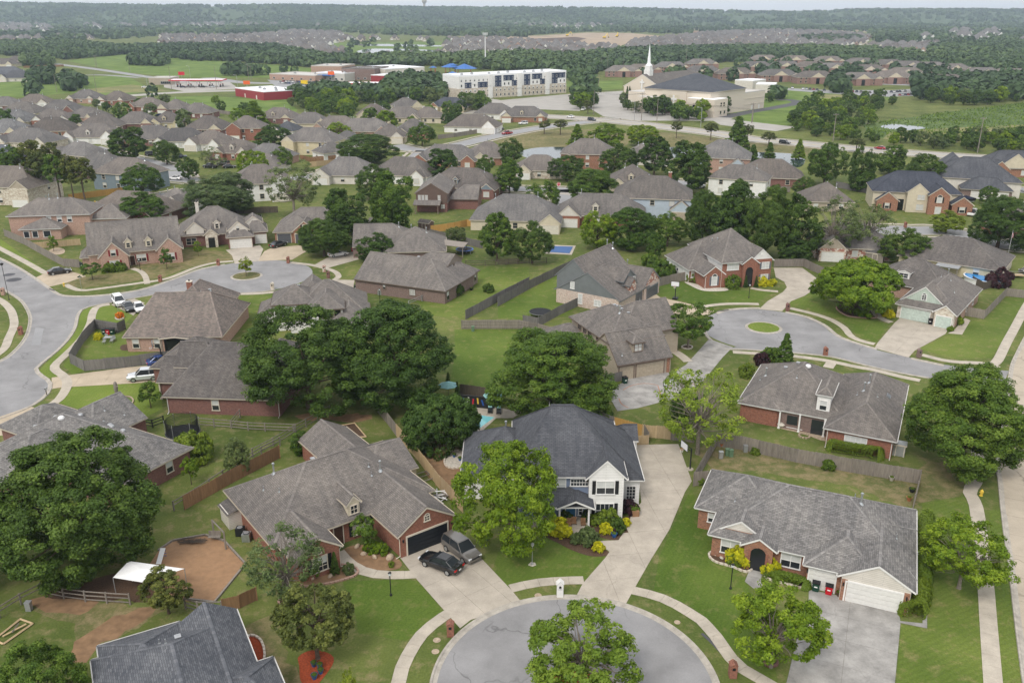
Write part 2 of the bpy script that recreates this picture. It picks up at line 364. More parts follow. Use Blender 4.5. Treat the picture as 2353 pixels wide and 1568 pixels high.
 # ground, roads, pavements
def sheet(name,pts,z,mat,label=None):
 mb=MB();
 a=sum(p[0]*q[1]-q[0]*p[1]for p,q in zip(pts,list(pts[1:])+[pts[0]]))
 mb.sheet(pts if a>0 else list(pts)[::-1],z,mat);o=mb.build(name)
 return struct(o,label)
def circle(c,r,n=64,a0=0.0,a1=2*math.pi):return[Vector((c[0]+r*math.cos(a0+(a1-a0)*i/n),c[1]+r*math.sin(a0+(a1-a0)*i/n)))for i in range(n+(abs(a1-a0)<6.28))]
def ribbon(name,path,w,z,mat,label=None,h=0.0):
 L_=inset_path(path,w/2);R_=inset_path(path,-w/2);mb=MB()
 for i in range(len(path)-1):
  mb.face([(R_[i][0],R_[i][1],z),(R_[i+1][0],R_[i+1][1],z),(L_[i+1][0],L_[i+1][1],z),(L_[i][0],L_[i][1],z)],mat)
  if h:
   for A,B in((R_[i],R_[i+1]),(L_[i+1],L_[i])):mb.face([(A[0],A[1],z-h),(B[0],B[1],z-h),(B[0],B[1],z),(A[0],A[1],z)],mat)
 return struct(mb.build(name),label)
def kerb(path,label,w=.32):
# a rolled kerb: gutter apron, face and flat top swept along the path (road on the right side)
 prof=[(-.45,.014),(-.1,.018),(.0,.12),(.16,.13),(.2,.0)]
 rails=[inset_path(path,d)for d,z in prof];mb=MB()
 for k in range(len(prof)-1):
  for i in range(len(path)-1):
   a,b,c,d=rails[k][i],rails[k][i+1],rails[k+1][i+1],rails[k+1][i]
   mb.face([(a[0],a[1],prof[k][1]),(b[0],b[1],prof[k][1]),(c[0],c[1],prof[k+1][1]),(d[0],d[1],prof[k+1][1])],'kerb_stone')
 return struct(mb.build('kerb'),label)
def slab_mesh(poly,z0,z1,mat):
 mb=MB();mb.sheet(poly,z1,mat)
 for i in range(len(poly)):
  a,b=poly[i],poly[(i+1)%len(poly)];mb.face([(a[0],a[1],z0),(b[0],b[1],z0),(b[0],b[1],z1),(a[0],a[1],z1)],mat)
 return mb.mesh('slab')
def sidewalk(pts,label,w=1.25,mat='path_pale',ln=1.5,smooth=True):
 path=smooth_path(pts,ln)if smooth else pts
 base=ribbon('sidewalk',path,w-.04,.012,'joint',label)
 for i in range(len(path)-1):
  a,b=Vector(path[i]),Vector(path[i+1]);t=(b-a)
  if t.length<.3:continue
  pa=Vector(path[max(0,i-1)]);nb=Vector(path[min(len(path)-1,i+2)])
  ta=(b-pa).normalized();tb=(nb-a).normalized();t.normalize()
  na=Vector((-ta.y,ta.x));nb=Vector((-tb.y,tb.x));g=.012
  poly=[a+t*g-na*w/2,b-t*g-nb*w/2,b-t*g+nb*w/2,a+t*g+na*w/2]
  link('slab',slab_mesh(poly,.01,.045+random.uniform(-.004,.006),mat),base)
 return base
def paved(name,pts,label,mat='concrete',cell=3.2,ang=0.0,z=.04):
 P=[(p[0],p[1])for p in pts]
 if sum(p[0]*q[1]-q[0]*p[1]for p,q in zip(P,P[1:]+P[:1]))<0:P=P[::-1]
 base=sheet(name,P,.0135+.001*(len(CACHE)%3),'joint',label)
 c,s=math.cos(ang),math.sin(ang)
 us=[x*c+y*s for x,y in P];vs=[-x*s+y*c for x,y in P]
 nu=max(1,round((max(us)-min(us))/cell));nv=max(1,round((max(vs)-min(vs))/cell))
 du=(max(us)-min(us))/nu;dv=(max(vs)-min(vs))/nv;g=.012
 for i in range(nu):
  for j in range(nv):
   u0=min(us)+i*du+(g if i else 0);u1=min(us)+(i+1)*du-g;v0=min(vs)+j*dv+(g if j else 0);v1=min(vs)+(j+1)*dv-g
   q=clip_poly(P,c,s,u1);q=clip_poly(q,-c,-s,-u0)if q else q
   q=clip_poly(q,-s,c,v1)if q else q;q=clip_poly(q,s,-c,-v0)if q else q
   if len(q)<3:continue
   ar=abs(sum(a[0]*b[1]-b[0]*a[1]for a,b in zip(q,q[1:]+q[:1])))/2
   if ar<.25:continue
   link('slab',slab_mesh(q,.01,z+random.uniform(-.004,.006),mat),base)
 return base
 # the ground reaches the horizon
gm=MB();S=9000.0
gm.face([(-S,-400,0),(S,-400,0),(S,9600,0),(-S,9600,0)],'grass_base');struct(gm.build('ground'),'grassy ground that reaches to the horizon')
# lawns with a tone of their own
def lawn(zf,pts,mat,z=.004,name='lawn'):
 q=gp(zf,*pts)
 if z>=.005 or mat=='grass_dry':
  q=[p+Vector((random.uniform(-.4,.4),random.uniform(-.4,.4)))for p in smooth_path(q,1.1 if q[0].y<200 else 6,True)[:-1]]
 return sheet(name,q,z,mat)
lawn(m2,[(1480,800),(1990,800),(2016,900),(2016,1260),(1440,1230),(1480,1000)],'grass_lush')
lawn(m3,[(0,640),(440,400),(600,600),(500,700),(160,730),(0,720)],'grass_lush')
lawn(m2,[(1200,600),(1560,480),(1640,360),(2016,350),(2016,450),(1540,720),(1300,700)],'grass_mowed')
lawn(r3,[(440,830),(700,740),(900,810),(1040,860),(930,985),(640,995),(490,1030),(400,950)],'grass_lush')
lawn(r4,[(30,860),(210,480),(330,740),(420,900),(520,980),(540,1060),(600,1200),(700,1568),(640,1540),(520,1480),(330,1250),(200,1130),(0,1060)],'grass_lush')
lawn(r4,[(1500,560),(1780,520),(1830,900),(1855,1568),(1360,1568),(1385,1240),(1535,1265),(1540,900)],'grass_mowed')
lawn(r4,[(1880,600),(1940,600),(2060,1568),(1945,1568),(1900,1000)],'grass_mowed',.0045)
lawn(r4,[(330,370),(360,230),(1490,400),(1450,580),(1100,470),(780,415),(540,380)],'grass_dry',.0042)
lawn(m4,[(1260,940),(1500,830),(1640,740),(1740,730),(1890,580),(2016,560),(2016,640),(1780,1010),(1500,1010)],'grass_mowed')
lawn(m4,[(330,600),(500,520),(700,640),(1050,770),(950,890),(820,850),(740,760),(600,690),(340,630)],'grass_lush')
lawn(m3,[(1150,480),(1340,460),(1480,520),(2016,520),(1880,600),(1460,630),(1170,560)],'grass_lush')
lawn(m1,[(720,640),(800,625),(960,700),(900,760),(690,770),(680,700)],'grass_bright')
lawn(m1,[(560,960),(700,800),(900,840),(1240,950),(620,1020)],'grass_mowed')
lawn(m1,[(450,1060),(520,990),(610,1100),(520,1125)],'grass_bright');lawn(m1,[(420,1330),(530,1215),(1160,1180),(1170,1370),(1040,1440),(720,1310),(560,1370)],'grass_bright')
lawn(m1,[(280,1100),(400,970),(560,690),(640,640),(690,640),(640,740),(560,880),(380,1040),(380,1110),(440,1140),(340,1150)],'grass_bright',.0046)
lawn(m1,[(1660,560),(2016,535),(2016,850),(1700,800)],'grass_mowed');lawn(m1,[(0,150),(340,390),(300,410),(0,230)],'grass_bright')
lawn(m1,[(950,350),(1250,230),(1640,250),(1670,300),(1400,350),(1080,450),(1040,400)],'grass_dry');lawn(m1,[(480,465),(640,420),(940,395),(1010,450),(600,500)],'grass_dry')
lawn(r1,[(180,1170),(420,1110),(880,1150),(900,1190),(560,1370),(420,1450),(430,1250)],'grass_dry',.0047)
lawn(r1,[(380,1440),(430,1330),(560,1250),(700,1180),(880,1150),(760,1260),(560,1360),(500,1460)],'dirt',.0075,'worn_patch');lawn(r1,[(190,1130),(240,1080),(520,1110),(480,1170),(240,1180)],'dirt',.0075,'worn_patch')
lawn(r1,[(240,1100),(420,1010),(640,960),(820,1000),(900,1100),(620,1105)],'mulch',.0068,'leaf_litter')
lawn(r2,[(640,60),(900,60),(1040,80),(980,110),(800,100),(640,90)],'dirt',.007,'worn_patch')
lawn(r3,[(0,330),(60,250),(240,230),(240,420),(100,460)],'dirt',.0072,'worn_patch')
lawn(r4,[(1490,360),(1760,330),(1780,480),(1500,540)],'grass_dry',.0052)
lawn(r2,[(870,1000),(1130,990),(1290,995),(1440,1170),(1230,1330),(960,1290),(940,1150)],'grass_lush');lawn(r2,[(330,1250),(540,1200),(560,1400),(660,1568),(430,1568),(420,1400)],'grass_dry',.0051)
# front cul-de-sac
C1,RC1=Vector((5.3,58.2)),11.75
sheet('road',circle(C1,RC1,72),.008,'asphalt','round grey asphalt cul-de-sac in the foreground')
sheet('street',[(C1.x-4,C1.y-9),(C1.x+6,C1.y-9),(C1.x+16,20),(C1.x+6,20)],.0075,'asphalt')
a0=R(-60)
kerb([C1+Vector((math.cos(a),math.sin(a)))*(RC1+.35)for a in[R(242-i*3)for i in range(0,103)]][::1],'pale rolled kerb round the foreground cul-de-sac')
def ring_island(c,r,label,fill,kmat='kerb_stone'):
 mb=MB();n=48
 for(ra,za),(rb,zb)in zip(((r+.25,.012),(r,.13),(r-.18,.14),(r-.24,.06)),((r,.13),(r-.18,.14),(r-.24,.06),(r-.3,.05))):
  for i in range(n):
   A=2*math.pi*i/n;B=2*math.pi*(i+1)/n
   mb.face([(c[0]+ra*math.cos(A),c[1]+ra*math.sin(A),za),(c[0]+ra*math.cos(B),c[1]+ra*math.sin(B),za),(c[0]+rb*math.cos(B),c[1]+rb*math.sin(B),zb),(c[0]+rb*math.cos(A),c[1]+rb*math.sin(A),zb)],kmat)
 struct(mb.build('kerb'),'kerb ring round the '+label)
 sheet('island_bed',circle(c,r-.2,40),.055,fill,label)
ring_island((5.6,57.0),3.6,'red mulch bed in the foreground cul-de-sac','mulch_red')
# right cul-de-sac and its street
C2=Vector((45.2,146.4));RC2=11.2
sheet('road',circle(C2,RC2,72),.008,'asphalt','round asphalt cul-de-sac with a small grass island')
ring_island((45.2,147.2),3.0,'round grass island in the right cul-de-sac','grass_bright')
s2t=gp(m4,(560,770),(680,860),(820,905),(960,950),(1200,1005),(1440,1055),(1760,1090),(1920,1100))
s2b=gp(m4,(-130,945),(0,945),(200,960),(420,975),(640,1000),(900,1065),(1100,1110),(1330,1150),(1600,1200),(1880,1240))
sheet('street',smooth_path(s2t,2)+smooth_path(s2b,2)[::-1],.0075,'asphalt','grey street leading from the right cul-de-sac')
kerb(smooth_path(gp(m4,(1440,1062),(1200,1010)),1)[::-1],'short kerb by the street near the mint garage house')
kerb(smooth_path(gp(m4,(960,945),(820,903),(690,855),(620,800),(570,765),(450,712),(300,678)),1)[::-1],'kerb along the lawn of the mint garage house')
kerb(smooth_path(gp(m4,(-140,948),(0,948),(200,962),(420,978),(640,1003),(900,1068),(1100,1113),(1330,1153)),1.2)[::-1],'kerb along the near side of the right street')
kerb(smooth_path(gp(m3,(1885,650),(1760,652),(1640,665),(1565,690)),1)[::-1],'kerb by the lawn of the red brick house')
kerb(smooth_path(gp(m3,(1490,720),(1475,790),(1500,850),(1530,880)),1)[::-1],'kerb by the lawn of the tan garage house')
# right-hand concrete road
redge=smooth_path(gp(m4,(2080,760),(2016,870),(1960,980),(1925,1060),(1905,1180),(1890,1300))+gp(r4,(1925,300),(1935,450),(1962,700),(1992,900),(2020,1150),(2052,1400),(2075,1568),(2100,1750)),2.0)
rr=smooth_path(redge,4.2);ww=9.0
road_r=ribbon('road',inset_path(rr,ww/2),ww,.0065,'joint','pale concrete road along the right edge')
for i in range(len(rr)-1):
 La=inset_path(rr,.1);Lb=inset_path(rr,ww/2-.03);Lc=inset_path(rr,ww/2+.03);Ld=inset_path(rr,ww)
 for A,B in((La,Lb),(Lc,Ld)):
  a,b,c,d=A[i],A[i+1],B[i+1],B[i];t=(b-a).normalized()*.02
  link('slab',slab_mesh([a+t,b-t,c-t,d+t],.004,.012+random.uniform(0,.003),'concrete_road'),road_r)
kerb(redge[::-1],'kerb along the left side of the concrete road')
# left road and left cul-de-sac
lr_top=gp(m1,(-260,170),(0,290),(130,355),(250,430),(410,540),(480,562),(700,560),(1000,520),(1250,440),(1430,372),(1620,335))
lr_bot=gp(m1,(1660,545),(1370,528),(1150,548),(970,578),(790,612),(680,632),(600,655),(565,705),(545,790),(490,880),(400,970),(300,1050),(265,1090),(300,1130),(350,1165),(370,1200),(350,1260),(270,1330),(150,1390),(0,1445),(-250,1540))
lr_left=gp(m1,(-250,1130),(0,1030),(100,960),(180,860),(210,760),(205,690),(150,600),(60,540),(0,510),(-260,420))
lt,lb,ll=smooth_path(lr_top,2),smooth_path(lr_bot,2),smooth_path(lr_left,2)
sheet('road',lt+lb+ll,.007,'asphalt','wide grey asphalt road curving through the left side')
C3=Vector((-55.6,180.3))
sheet('road',circle(C3,12.4,64),.008,'asphalt','round asphalt cul-de-sac on the left with a sapling island')
ring_island((-57.0,179.9),3.1,'round grass island in the left cul-de-sac','grass_dry')
kerb(lt,'kerb on the far side of the left road');kerb(lb,'kerb on the near side of the left road');kerb(ll,'kerb on the left side of the left road')
kerb([C3+Vector((math.cos(a),math.sin(a)))*12.7 for a in[R(-55-i*4)for i in range(0,9)]][::1],'kerb at the near edge of the left cul-de-sac')
mb=MB();mb.sheet(gp(m1,(255,790),(315,795),(290,915),(225,915)),.0105,'asphalt_far');struct(mb.build('road_patch'),'darker square patch in the left road')
# streets farther off
def street(zf,pts,w,label,mat='asphalt_far',z=.006,name='street',walk=True):
 p=smooth_path(gp(zf,*pts),4.0);o=ribbon(name,p,w,z,mat,label)
 if walk:
  for s_ in(1,-1):ribbon('kerb',inset_path(p,s_*(w/2+.15)),.5,.12,'kerb_stone',None,.12);ribbon('sidewalk',inset_path(p,s_*(w/2+2.2)),1.3,.05,'path_pale')
 return p
street(t2,[(1040,1045),(1250,1085),(1500,1045),(1750,985),(2010,935),(2210,905),(2420,880),(2620,850)],9,'street with the red pickup truck')
street(t2,[(1270,1085),(1220,1130),(1140,1180),(1060,1230)],8,'side street off the red pickup street')
street(t3,[(-420,1290),(-180,1330),(0,1352),(200,1362),(430,1366),(620,1380)],8,'street with the stop sign')
street(t3,[(430,1366),(520,1440),(500,1500),(420,1560)],8,'cul-de-sac stem by the stop sign');sheet('road',circle(G(*t3(430,1510)),10,40),.009,'asphalt_far','small cul-de-sac below the stop sign')
street(t3,[(900,1290),(1130,1290),(1260,1310),(1430,1340)],8,'cul-de-sac behind the light blue house')
street(m4,[(940,95),(1120,85),(1300,95),(1430,90),(1600,130),(1800,185),(2060,205)],9,'street behind the yellow walled house')
street(t4,[(1950,1380),(2000,1370),(2080,1380)],12,'cul-de-sac at the right edge')
street(t1,[(640,1060),(850,1125),(1060,1170),(1180,1205),(1240,1230)],9,'street between the left hand houses')
street(t1,[(1240,1230),(1270,1260),(1320,1300),(1460,1290)],8,'side street with parked cars')
street(t1,[(500,1510),(740,1480),(1000,1440),(1250,1400),(1400,1365)],9,'street beyond the gold fence')
street(t2,[(300,1290),(520,1255),(650,1215),(800,1190)],8,'street beside the new fence')
art=[(-640,770),(-300,800),(100,825),(540,850),(800,870),(1000,890),(1300,928),(1600,965),(1800,1000),(2010,1018),(2300,1045),(2600,1075),(3000,1105),(3450,1135),(4000,1165)]
street(t3,art,14,'broad pale arterial road','road_pale',.0062)
pa_=smooth_path(gp(t3,*art),6.0);ribbon('road_marking',pa_,.35,.011,'hydrant','yellow centre line of the arterial road')
street(t1,[(390,460),(700,500),(1000,545),(1240,580),(1420,600)],10,'road past the left meadow',walk=False)
street(t1,[(930,690),(1250,668),(1600,655),(1760,650),(2300,625),(2700,640),(3100,670),(3500,720),(3800,790)],14,'road in front of the petrol station','road_pale',.0064,walk=False)
street(t1,[(1500,560),(1700,590),(1900,600),(2150,600),(2500,610)],14,'road in front of the school','asphalt_far',.0069,walk=False)
street(t1,[(-200,600),(200,580),(400,555),(700,540),(1000,560)],7,'narrow road across the left meadow',walk=False)
street(t4,[(-170,850),(50,805),(250,770),(390,740),(330,720),(230,722)],8,'dark curving drive beside the church','asphalt_dark',.0066,walk=False)
# meadows, lots and ponds
lawn(t1,[(480,440),(900,385),(1300,420),(2000,470),(2400,510),(2300,560),(1900,560),(1300,560),(900,520)],'meadow',.003,'meadow')
lawn(t1,[(-100,600),(360,570),(900,540),(1100,650),(900,690),(500,670),(200,700),(-100,690)],'meadow',.0031,'meadow')
lawn(t1,[(560,650),(950,610),(1250,655),(900,668),(560,668)],'meadow_dry',.0036,'meadow')
lawn(t1,[(1100,705),(1450,690),(2060,722),(2140,790),(2130,815),(1750,815),(1500,780),(1180,745)],'meadow',.0033,'meadow')
lawn(t3,[(490,590),(900,580),(890,640),(620,660),(490,620)],'meadow',.0033,'meadow')
lawn(t4,[(-100,790),(120,700),(300,640),(1100,690),(1050,720),(700,760),(400,860),(300,920),(-20,870)],'meadow',.0033,'meadow')
lawn(t4,[(450,675),(1000,690),(1000,725),(600,715)],'meadow_dry',.0037,'meadow')
lawn(t4,[(850,900),(1300,830),(2100,730),(2300,850),(2200,1010),(1300,1030),(930,990)],'marsh',.0033,'marsh')
lawn(t4,[(1050,950),(1500,920),(2200,890),(2200,1000),(1350,1030),(1000,1000)],'meadow_dry',.0037,'meadow')
lawn(t3,[(-60,960),(400,935),(900,945),(880,1060),(300,1080),(-60,1010)],'grass_dry',.0032,'meadow');lawn(t3,[(1150,950),(1700,1010),(2050,1040),(2400,1075),(2380,1120),(1600,1080),(1150,1050)],'grass_dry',.0032,'meadow')
def lot(zf,pts,mat,label,z=.0068,name='parking_lot'):return sheet(name,gp(zf,*pts),z,mat,label)
lot(t3,[(-60,730),(480,680),(900,655),(880,720),(760,740),(590,770),(590,800),(0,775),(-200,760)],'road_pale','pale empty church parking lot')
lot(t3,[(590,740),(900,700),(1250,780),(1500,840),(1700,850),(1640,870),(1000,870),(760,840)],'road_pale','drive in front of the church',.0071)
lot(t3,[(1500,840),(2016,900),(2150,915),(2000,945),(1600,900)],'road_pale','pale slab drive east of the church',.0072)
lot(t2,[(130,575),(500,600),(800,600),(900,640),(640,640),(200,630)],'asphalt_far','school parking lot full of cars')
lot(t2,[(620,640),(1100,620),(1150,660),(800,690),(600,660)],'road_pale','petrol station forecourt',.0073)
lot(t1,[(1180,590),(1650,590),(1720,640),(1330,660),(1180,630)],'road_pale','left petrol station forecourt',.0074)
lot(t4,[(300,635),(620,650),(1060,650),(1230,640),(1220,690),(1050,698),(700,680),(300,650)],'asphalt_far','parking lot of the brick apartments')
lot(t4,[(450,590),(760,600),(1240,620),(1500,560),(1000,540),(500,560)],'asphalt_far','lane between the brick apartments',.0069)
def pond(zf,pts,label,mat='water',name='water'):return sheet(name,smooth_path(gp(zf,*pts),2.0,True),.0085,mat,label)
pond(t3,[(165,1090),(300,1062),(520,1060),(620,1080),(560,1130),(300,1145),(190,1130)],'small pond in the park')
pond(t3,[(1000,1080),(1300,1060),(1700,1090),(2010,1100),(2190,1120),(2180,1200),(1990,1190),(1600,1150),(1100,1140)],'narrow pond behind the houses')
pond(t4,[(985,915),(1060,893),(1200,905),(1325,920),(1150,938)],'shallow marsh pond')
pond(t2,[(770,372),(900,352),(1300,360),(1330,375),(1000,388),(850,385)],'near retention pond among far houses')
pond(t2,[(700,320),(1000,318),(1390,328),(1400,336),(900,332)],'far retention pond among far houses')
sheet('meadow',gp(t2,(600,310),(1500,300),(1500,420),(700,400)),.0028,'meadow');sheet('quarry',gp(t3,(900,165),(1500,140),(2300,160),(3300,200),(3500,240),(1400,215),(1000,185)),.0031,'dirt_pale','pale quarry floor in the distance')
sheet('ground_works',gp(t3,(-300,262),(300,258),(640,236),(950,240),(1200,262),(960,300),(860,340),(500,325),(0,300)),.0031,'dirt_pale','bare soil of a building site');sheet('ground_works',gp(t3,(0,285),(250,280),(560,268),(640,278),(560,300),(250,296)),.006,'mulch','dark soil strip on the building site')
sheet('ground_works',gp(t3,(1300,255),(1400,222),(1500,225),(1480,245),(1380,262)),.0032,'dirt','brown soil bank on the building site')
# sidewalks and drives near the camera
sidewalk(gp(r2,(1150,1700),(1185,1568),(1215,1460),(1300,1315),(1390,1230),(1465,1180)),'curved sidewalk left of the foreground cul-de-sac')
sidewalk(gp(r3,(505,1040),(640,1010),(780,997),(930,993)),'sidewalk crossing behind the white mailbox')
sidewalk(gp(r3,(1190,1050),(1330,1085),(1450,1140),(1568,1215))+gp(r4,(260,1210),(350,1310),(430,1425),(520,1505),(660,1580),(760,1680)),'curved sidewalk right of the foreground cul-de-sac')
sidewalk(gp(r4,(1812,250),(1815,330),(1815,400),(1800,445),(1768,500),(1800,565),(1820,680),(1838,840),(1858,1020),(1875,1250),(1900,1568),(1915,1750)),'winding sidewalk beside the concrete road',1.5)
sidewalk(gp(m4,(2060,590),(2016,665),(1950,790),(1890,900),(1830,1020),(1790,1055)),'sidewalk on the corner lawn by the concrete road',1.5)
sidewalk(gp(m4,(1280,985),(1480,1032),(1740,1048),(1830,1078)),'sidewalk below the striped corner lawn')
sidewalk(gp(m4,(330,650),(480,685),(620,730),(720,790),(770,850),(850,888),(960,912)),'sidewalk curving past the round tree')
sidewalk(gp(m3,(1460,642),(1600,622),(1760,618),(1895,622)),'sidewalk below the red brick house')
sidewalk(gp(m3,(1690,965),(1850,975),(2016,988))+gp(m4,(200,985),(360,995),(600,1028),(800,1070),(930,1092),(1100,1135),(1290,1175)),'sidewalk behind the brown roofed patio house')
sidewalk(gp(m4,(635,1035),(600,1085)),'short path to the patio house',1.6)
sidewalk(gp(m1,(-200,110),(0,220),(170,310),(330,400)),'straight sidewalk at the upper left',1.4)
sidewalk(gp(m1,(470,480),(520,505),(585,522),(700,512),(1000,470),(1200,438),(1400,362),(1540,325),(1680,312)),'sidewalk in front of the red shuttered house')
sidewalk(gp(m1,(-60,560),(20,605),(75,660),(98,720),(100,780),(65,860),(30,940),(-60,1010)),'sidewalk at the left edge',1.4)
sidewalk(gp(m1,(790,622),(700,640),(665,690),(650,760),(600,850),(530,930),(440,1015),(395,1060),(400,1095),(455,1135),(485,1180),(470,1240),(420,1310),(340,1360)),'winding sidewalk along the left road',1.4)
sidewalk(gp(m1,(950,365),(1010,385),(1045,420),(1060,475)),'path to the red shuttered house',1.2);sidewalk(gp(m1,(1660,548),(1850,545),(2016,530)),'sidewalk below the left cul-de-sac')
sidewalk(gp(m2,(300,322),(440,338),(560,366),(625,392),(645,425),(600,455)),'sidewalk by the white sedan drive')
sidewalk(gp(r2,(850,835),(900,890),(970,935),(1060,960),(1180,965),(1290,960)),'curved front path of the brown brick house',1.3)
sidewalk(gp(m3,(1255,955),(1310,985),(1370,1035)),'path to the tan garage house',1.6)
sidewalk(gp(m4,(935,665),(960,700),(1000,730),(1060,752)),'path beside the round tree',1.4)
sidewalk(gp(m3,(2016,530),(1900,520),(1820,505)),'path to the red brick house',1.2)
mb=None
paved('driveway',gp(r2,(1195,868),(1285,985),(1450,1172),(1530,1262),(1590,1215))+gp(r3,(380,1185),(470,1140),(560,1108),(510,1048),(350,880),(230,735),(200,690),(150,720),(130,780)),'concrete driveway with a black sedan and a tan suv','concrete',3.4,R(36.7))
paved('driveway',gp(r3,(1190,238),(1445,232),(1520,440),(1482,500),(1395,710),(1290,880),(1200,1038),(1150,1128),(1010,1105),(872,1086),(910,1012),(1035,870),(1060,835),(1000,775),(1110,770),(1165,690),(1185,610),(1238,560),(1225,440)),'long concrete driveway beside the white house','concrete',4.2,R(8))
paved('path',gp(r3,(845,690),(905,690),(915,730),(1000,775),(1060,830),(985,795),(900,755),(850,735)),'front path of the white house','concrete',1.8,0)
paved('driveway',gp(r4,(868,1045),(1365,1148),(1382,1228),(1350,1568),(1345,1700),(700,1700),(745,1560),(800,1330),(868,1095)),'stained grey driveway with two rubbish carts','concrete_grey',3.6,R(-23.5))
paved('path',gp(r4,(1380,1222),(1505,1235),(1510,890),(1530,890),(1530,1262),(1382,1232)),'concrete strip beside the trimmed hedge','concrete_grey',2.4,R(-85))
paved('path',gp(r4,(540,930),(610,930),(600,1000),(620,1050),(560,1040),(510,1000)),'front path of the grey roofed ranch house','concrete_grey',1.6,R(-23))
paved('driveway',gp(m3,(905,1160),(1215,1105),(1240,1128),(1350,1060),(1520,872),(1690,930),(1620,1000),(1480,1170),(1380,1240),(1270,1300),(1000,1370),(860,1390),(775,1240),(890,1190)),'concrete court with a faded basketball key','concrete_grey',4.2,R(22))
paved('driveway',gp(m3,(1045,582),(1140,552),(1165,572),(1300,602),(1460,640),(1560,672),(1500,702),(1300,690),(1130,672),(1090,640)),'tan driveway of the grey gabled house','concrete_tan',4.5,R(-34))
paved('driveway',gp(m4,(215,360),(420,360),(530,440),(540,490),(440,560),(340,600),(275,672),(110,657),(170,600),(280,535),(310,500),(290,460),(230,430)),'curving driveway right of the red brick house','concrete',4.5,R(14))
paved('driveway',gp(m4,(1125,720),(1475,795),(1450,835),(1230,955),(1185,1005),(940,938),(962,900),(1085,755)),'pale driveway of the mint garage house','concrete',4.5,R(-38))
paved('driveway',gp(m1,(510,1130),(930,1075),(1090,1060),(1250,1020),(1180,1150),(1130,1180),(520,1215),(460,1215),(372,1232),(372,1150),(445,1140)),'tan driveway with a silver suv','concrete_tan',4.5,R(8))
paved('driveway',gp(m1,(830,612),(965,582),(1040,612),(1020,645),(960,702),(840,642),(800,625)),'driveway with a white suv at the street','concrete',4.5,R(-20))
paved('driveway',gp(r1,(-60,100),(170,22),(290,60),(210,185),(100,212),(60,185),(-60,185)),'pale driveway with a flag at the left edge','concrete_tan',4.5,R(60))
paved('driveway',gp(m1,(255,432),(340,392),(510,385),(620,420),(470,470),(350,497)),'driveway with a black sedan at the upper left','concrete_tan',5,R(10))
paved('driveway',gp(m1,(1625,232),(1870,197),(1895,225),(1860,312),(1690,332),(1670,272)),'driveway of the cream gabled house','concrete',5,R(10))
paved('driveway',gp(m2,(160,218),(390,195),(430,232),(310,302),(280,302),(60,312),(110,242)),'driveway of the brick garage house','concrete_tan',5,R(5))
paved('driveway',gp(m2,(465,342),(560,290),(760,240),(790,300),(600,352),(540,372)),'driveway with a white sedan','concrete',5,R(20));paved('driveway',gp(m2,(540,445),(760,448),(750,505),(700,500),(600,480)),'drive at the right of the left cul-de-sac','concrete',5,R(-10))
paved('path',gp(m4,(1470,830),(1570,840),(1630,740),(1590,720),(1520,800)),'stepping path beside the mint garage house','concrete',1.6,R(30))
# garden beds and play areas
def bed(zf,pts,mat,label,z=.03,edge=None,name='garden_bed'):
 p=smooth_path(gp(zf,*pts),.5,True);o=sheet(name,p,z,mat,label)
 if edge:
  for i in range(0,len(p)-1):
   a,b=p[i],p[i+1];e=MB();d=b-a
   e.box((0,0,.09),(d.length*.92,.2,.2),edge);q=e.build('edging_block',o,((a.x+b.x)/2,(a.y+b.y)/2,0));q.rotation_euler=(0,0,math.atan2(d.y,d.x)+random.uniform(-.08,.08))
 return o
bed(r2,[(870,835),(930,800),(1060,800),(1150,850),(1205,900),(1170,935),(1050,935),(950,905)],'dirt','bare soil bed in front of the brown brick house')
bed(r2,[(635,1010),(720,970),(860,910),(950,930),(950,965),(870,995),(760,1020),(660,1030)],'dirt','soil bed with stone edging below the small gable',.03,'brick_pink')
bed(r2,[(515,1115),(560,1085),(620,1080),(645,1105),(620,1145),(540,1150)],'mulch','round tree bed edged with pinkish blocks',.03,'brick_pink')
bed(r2,[(630,1470),(625,1420),(700,1385),(790,1400),(825,1440),(780,1520),(700,1600),(640,1560)],'mulch_red','red mulch bed round the yard pine')
bed(r1,[(1380,1320),(1420,1305),(1465,1340),(1482,1420),(1455,1480),(1410,1490),(1390,1420)],'mulch_red','red mulch bed edged with pale blocks by the slate roof',.03,'stone_pale');bed(r1,[(1430,1490),(1480,1470),(1500,1560),(1480,1620),(1430,1600)],'mulch_red','second red mulch bed at the bottom edge',.03,'stone_pale')
bed(r3,[(700,740),(800,690),(850,700),(890,760),(960,790),(1050,830),(1050,855),(960,860),(860,830),(780,790)],'mulch','dark mulch bed with yellow shrubs at the white house')
bed(r3,[(960,720),(970,660),(1120,640),(1180,640),(1175,700),(1130,765),(1030,760)],'mulch','mulch bed under the shrubs right of the blue door')
bed(r3,[(135,330),(160,280),(220,270),(245,300),(240,355),(190,370),(150,360)],'rock_pale','round bed of white gravel with blue pots',.04,'stone_pale')
bed(r3,[(605,905),(625,890),(650,900),(645,915),(615,917)],'rock_pale','white gravel ring under the yard lamp')
bed(r4,[(310,845),(400,830),(550,880),(560,920),(520,950),(440,920),(340,890)],'mulch','garden bed left of the arched porch',.03,'stone_pale');bed(r4,[(615,970),(640,900),(740,900),(850,960),(860,1040),(760,1020),(680,1000)],'mulch','garden bed right of the arched porch',.03,'stone_pale')
bed(m4,[(665,650),(720,610),(900,620),(950,690),(950,720),(860,722),(740,705)],'mulch','dark mulch bed under the round tree',.03,'brick_pink');bed(m3,[(1320,930),(1360,915),(1400,930),(1380,945),(1340,943)],'mulch','tree ring on the lawn of the tan garage house',.03,'rock_pale')
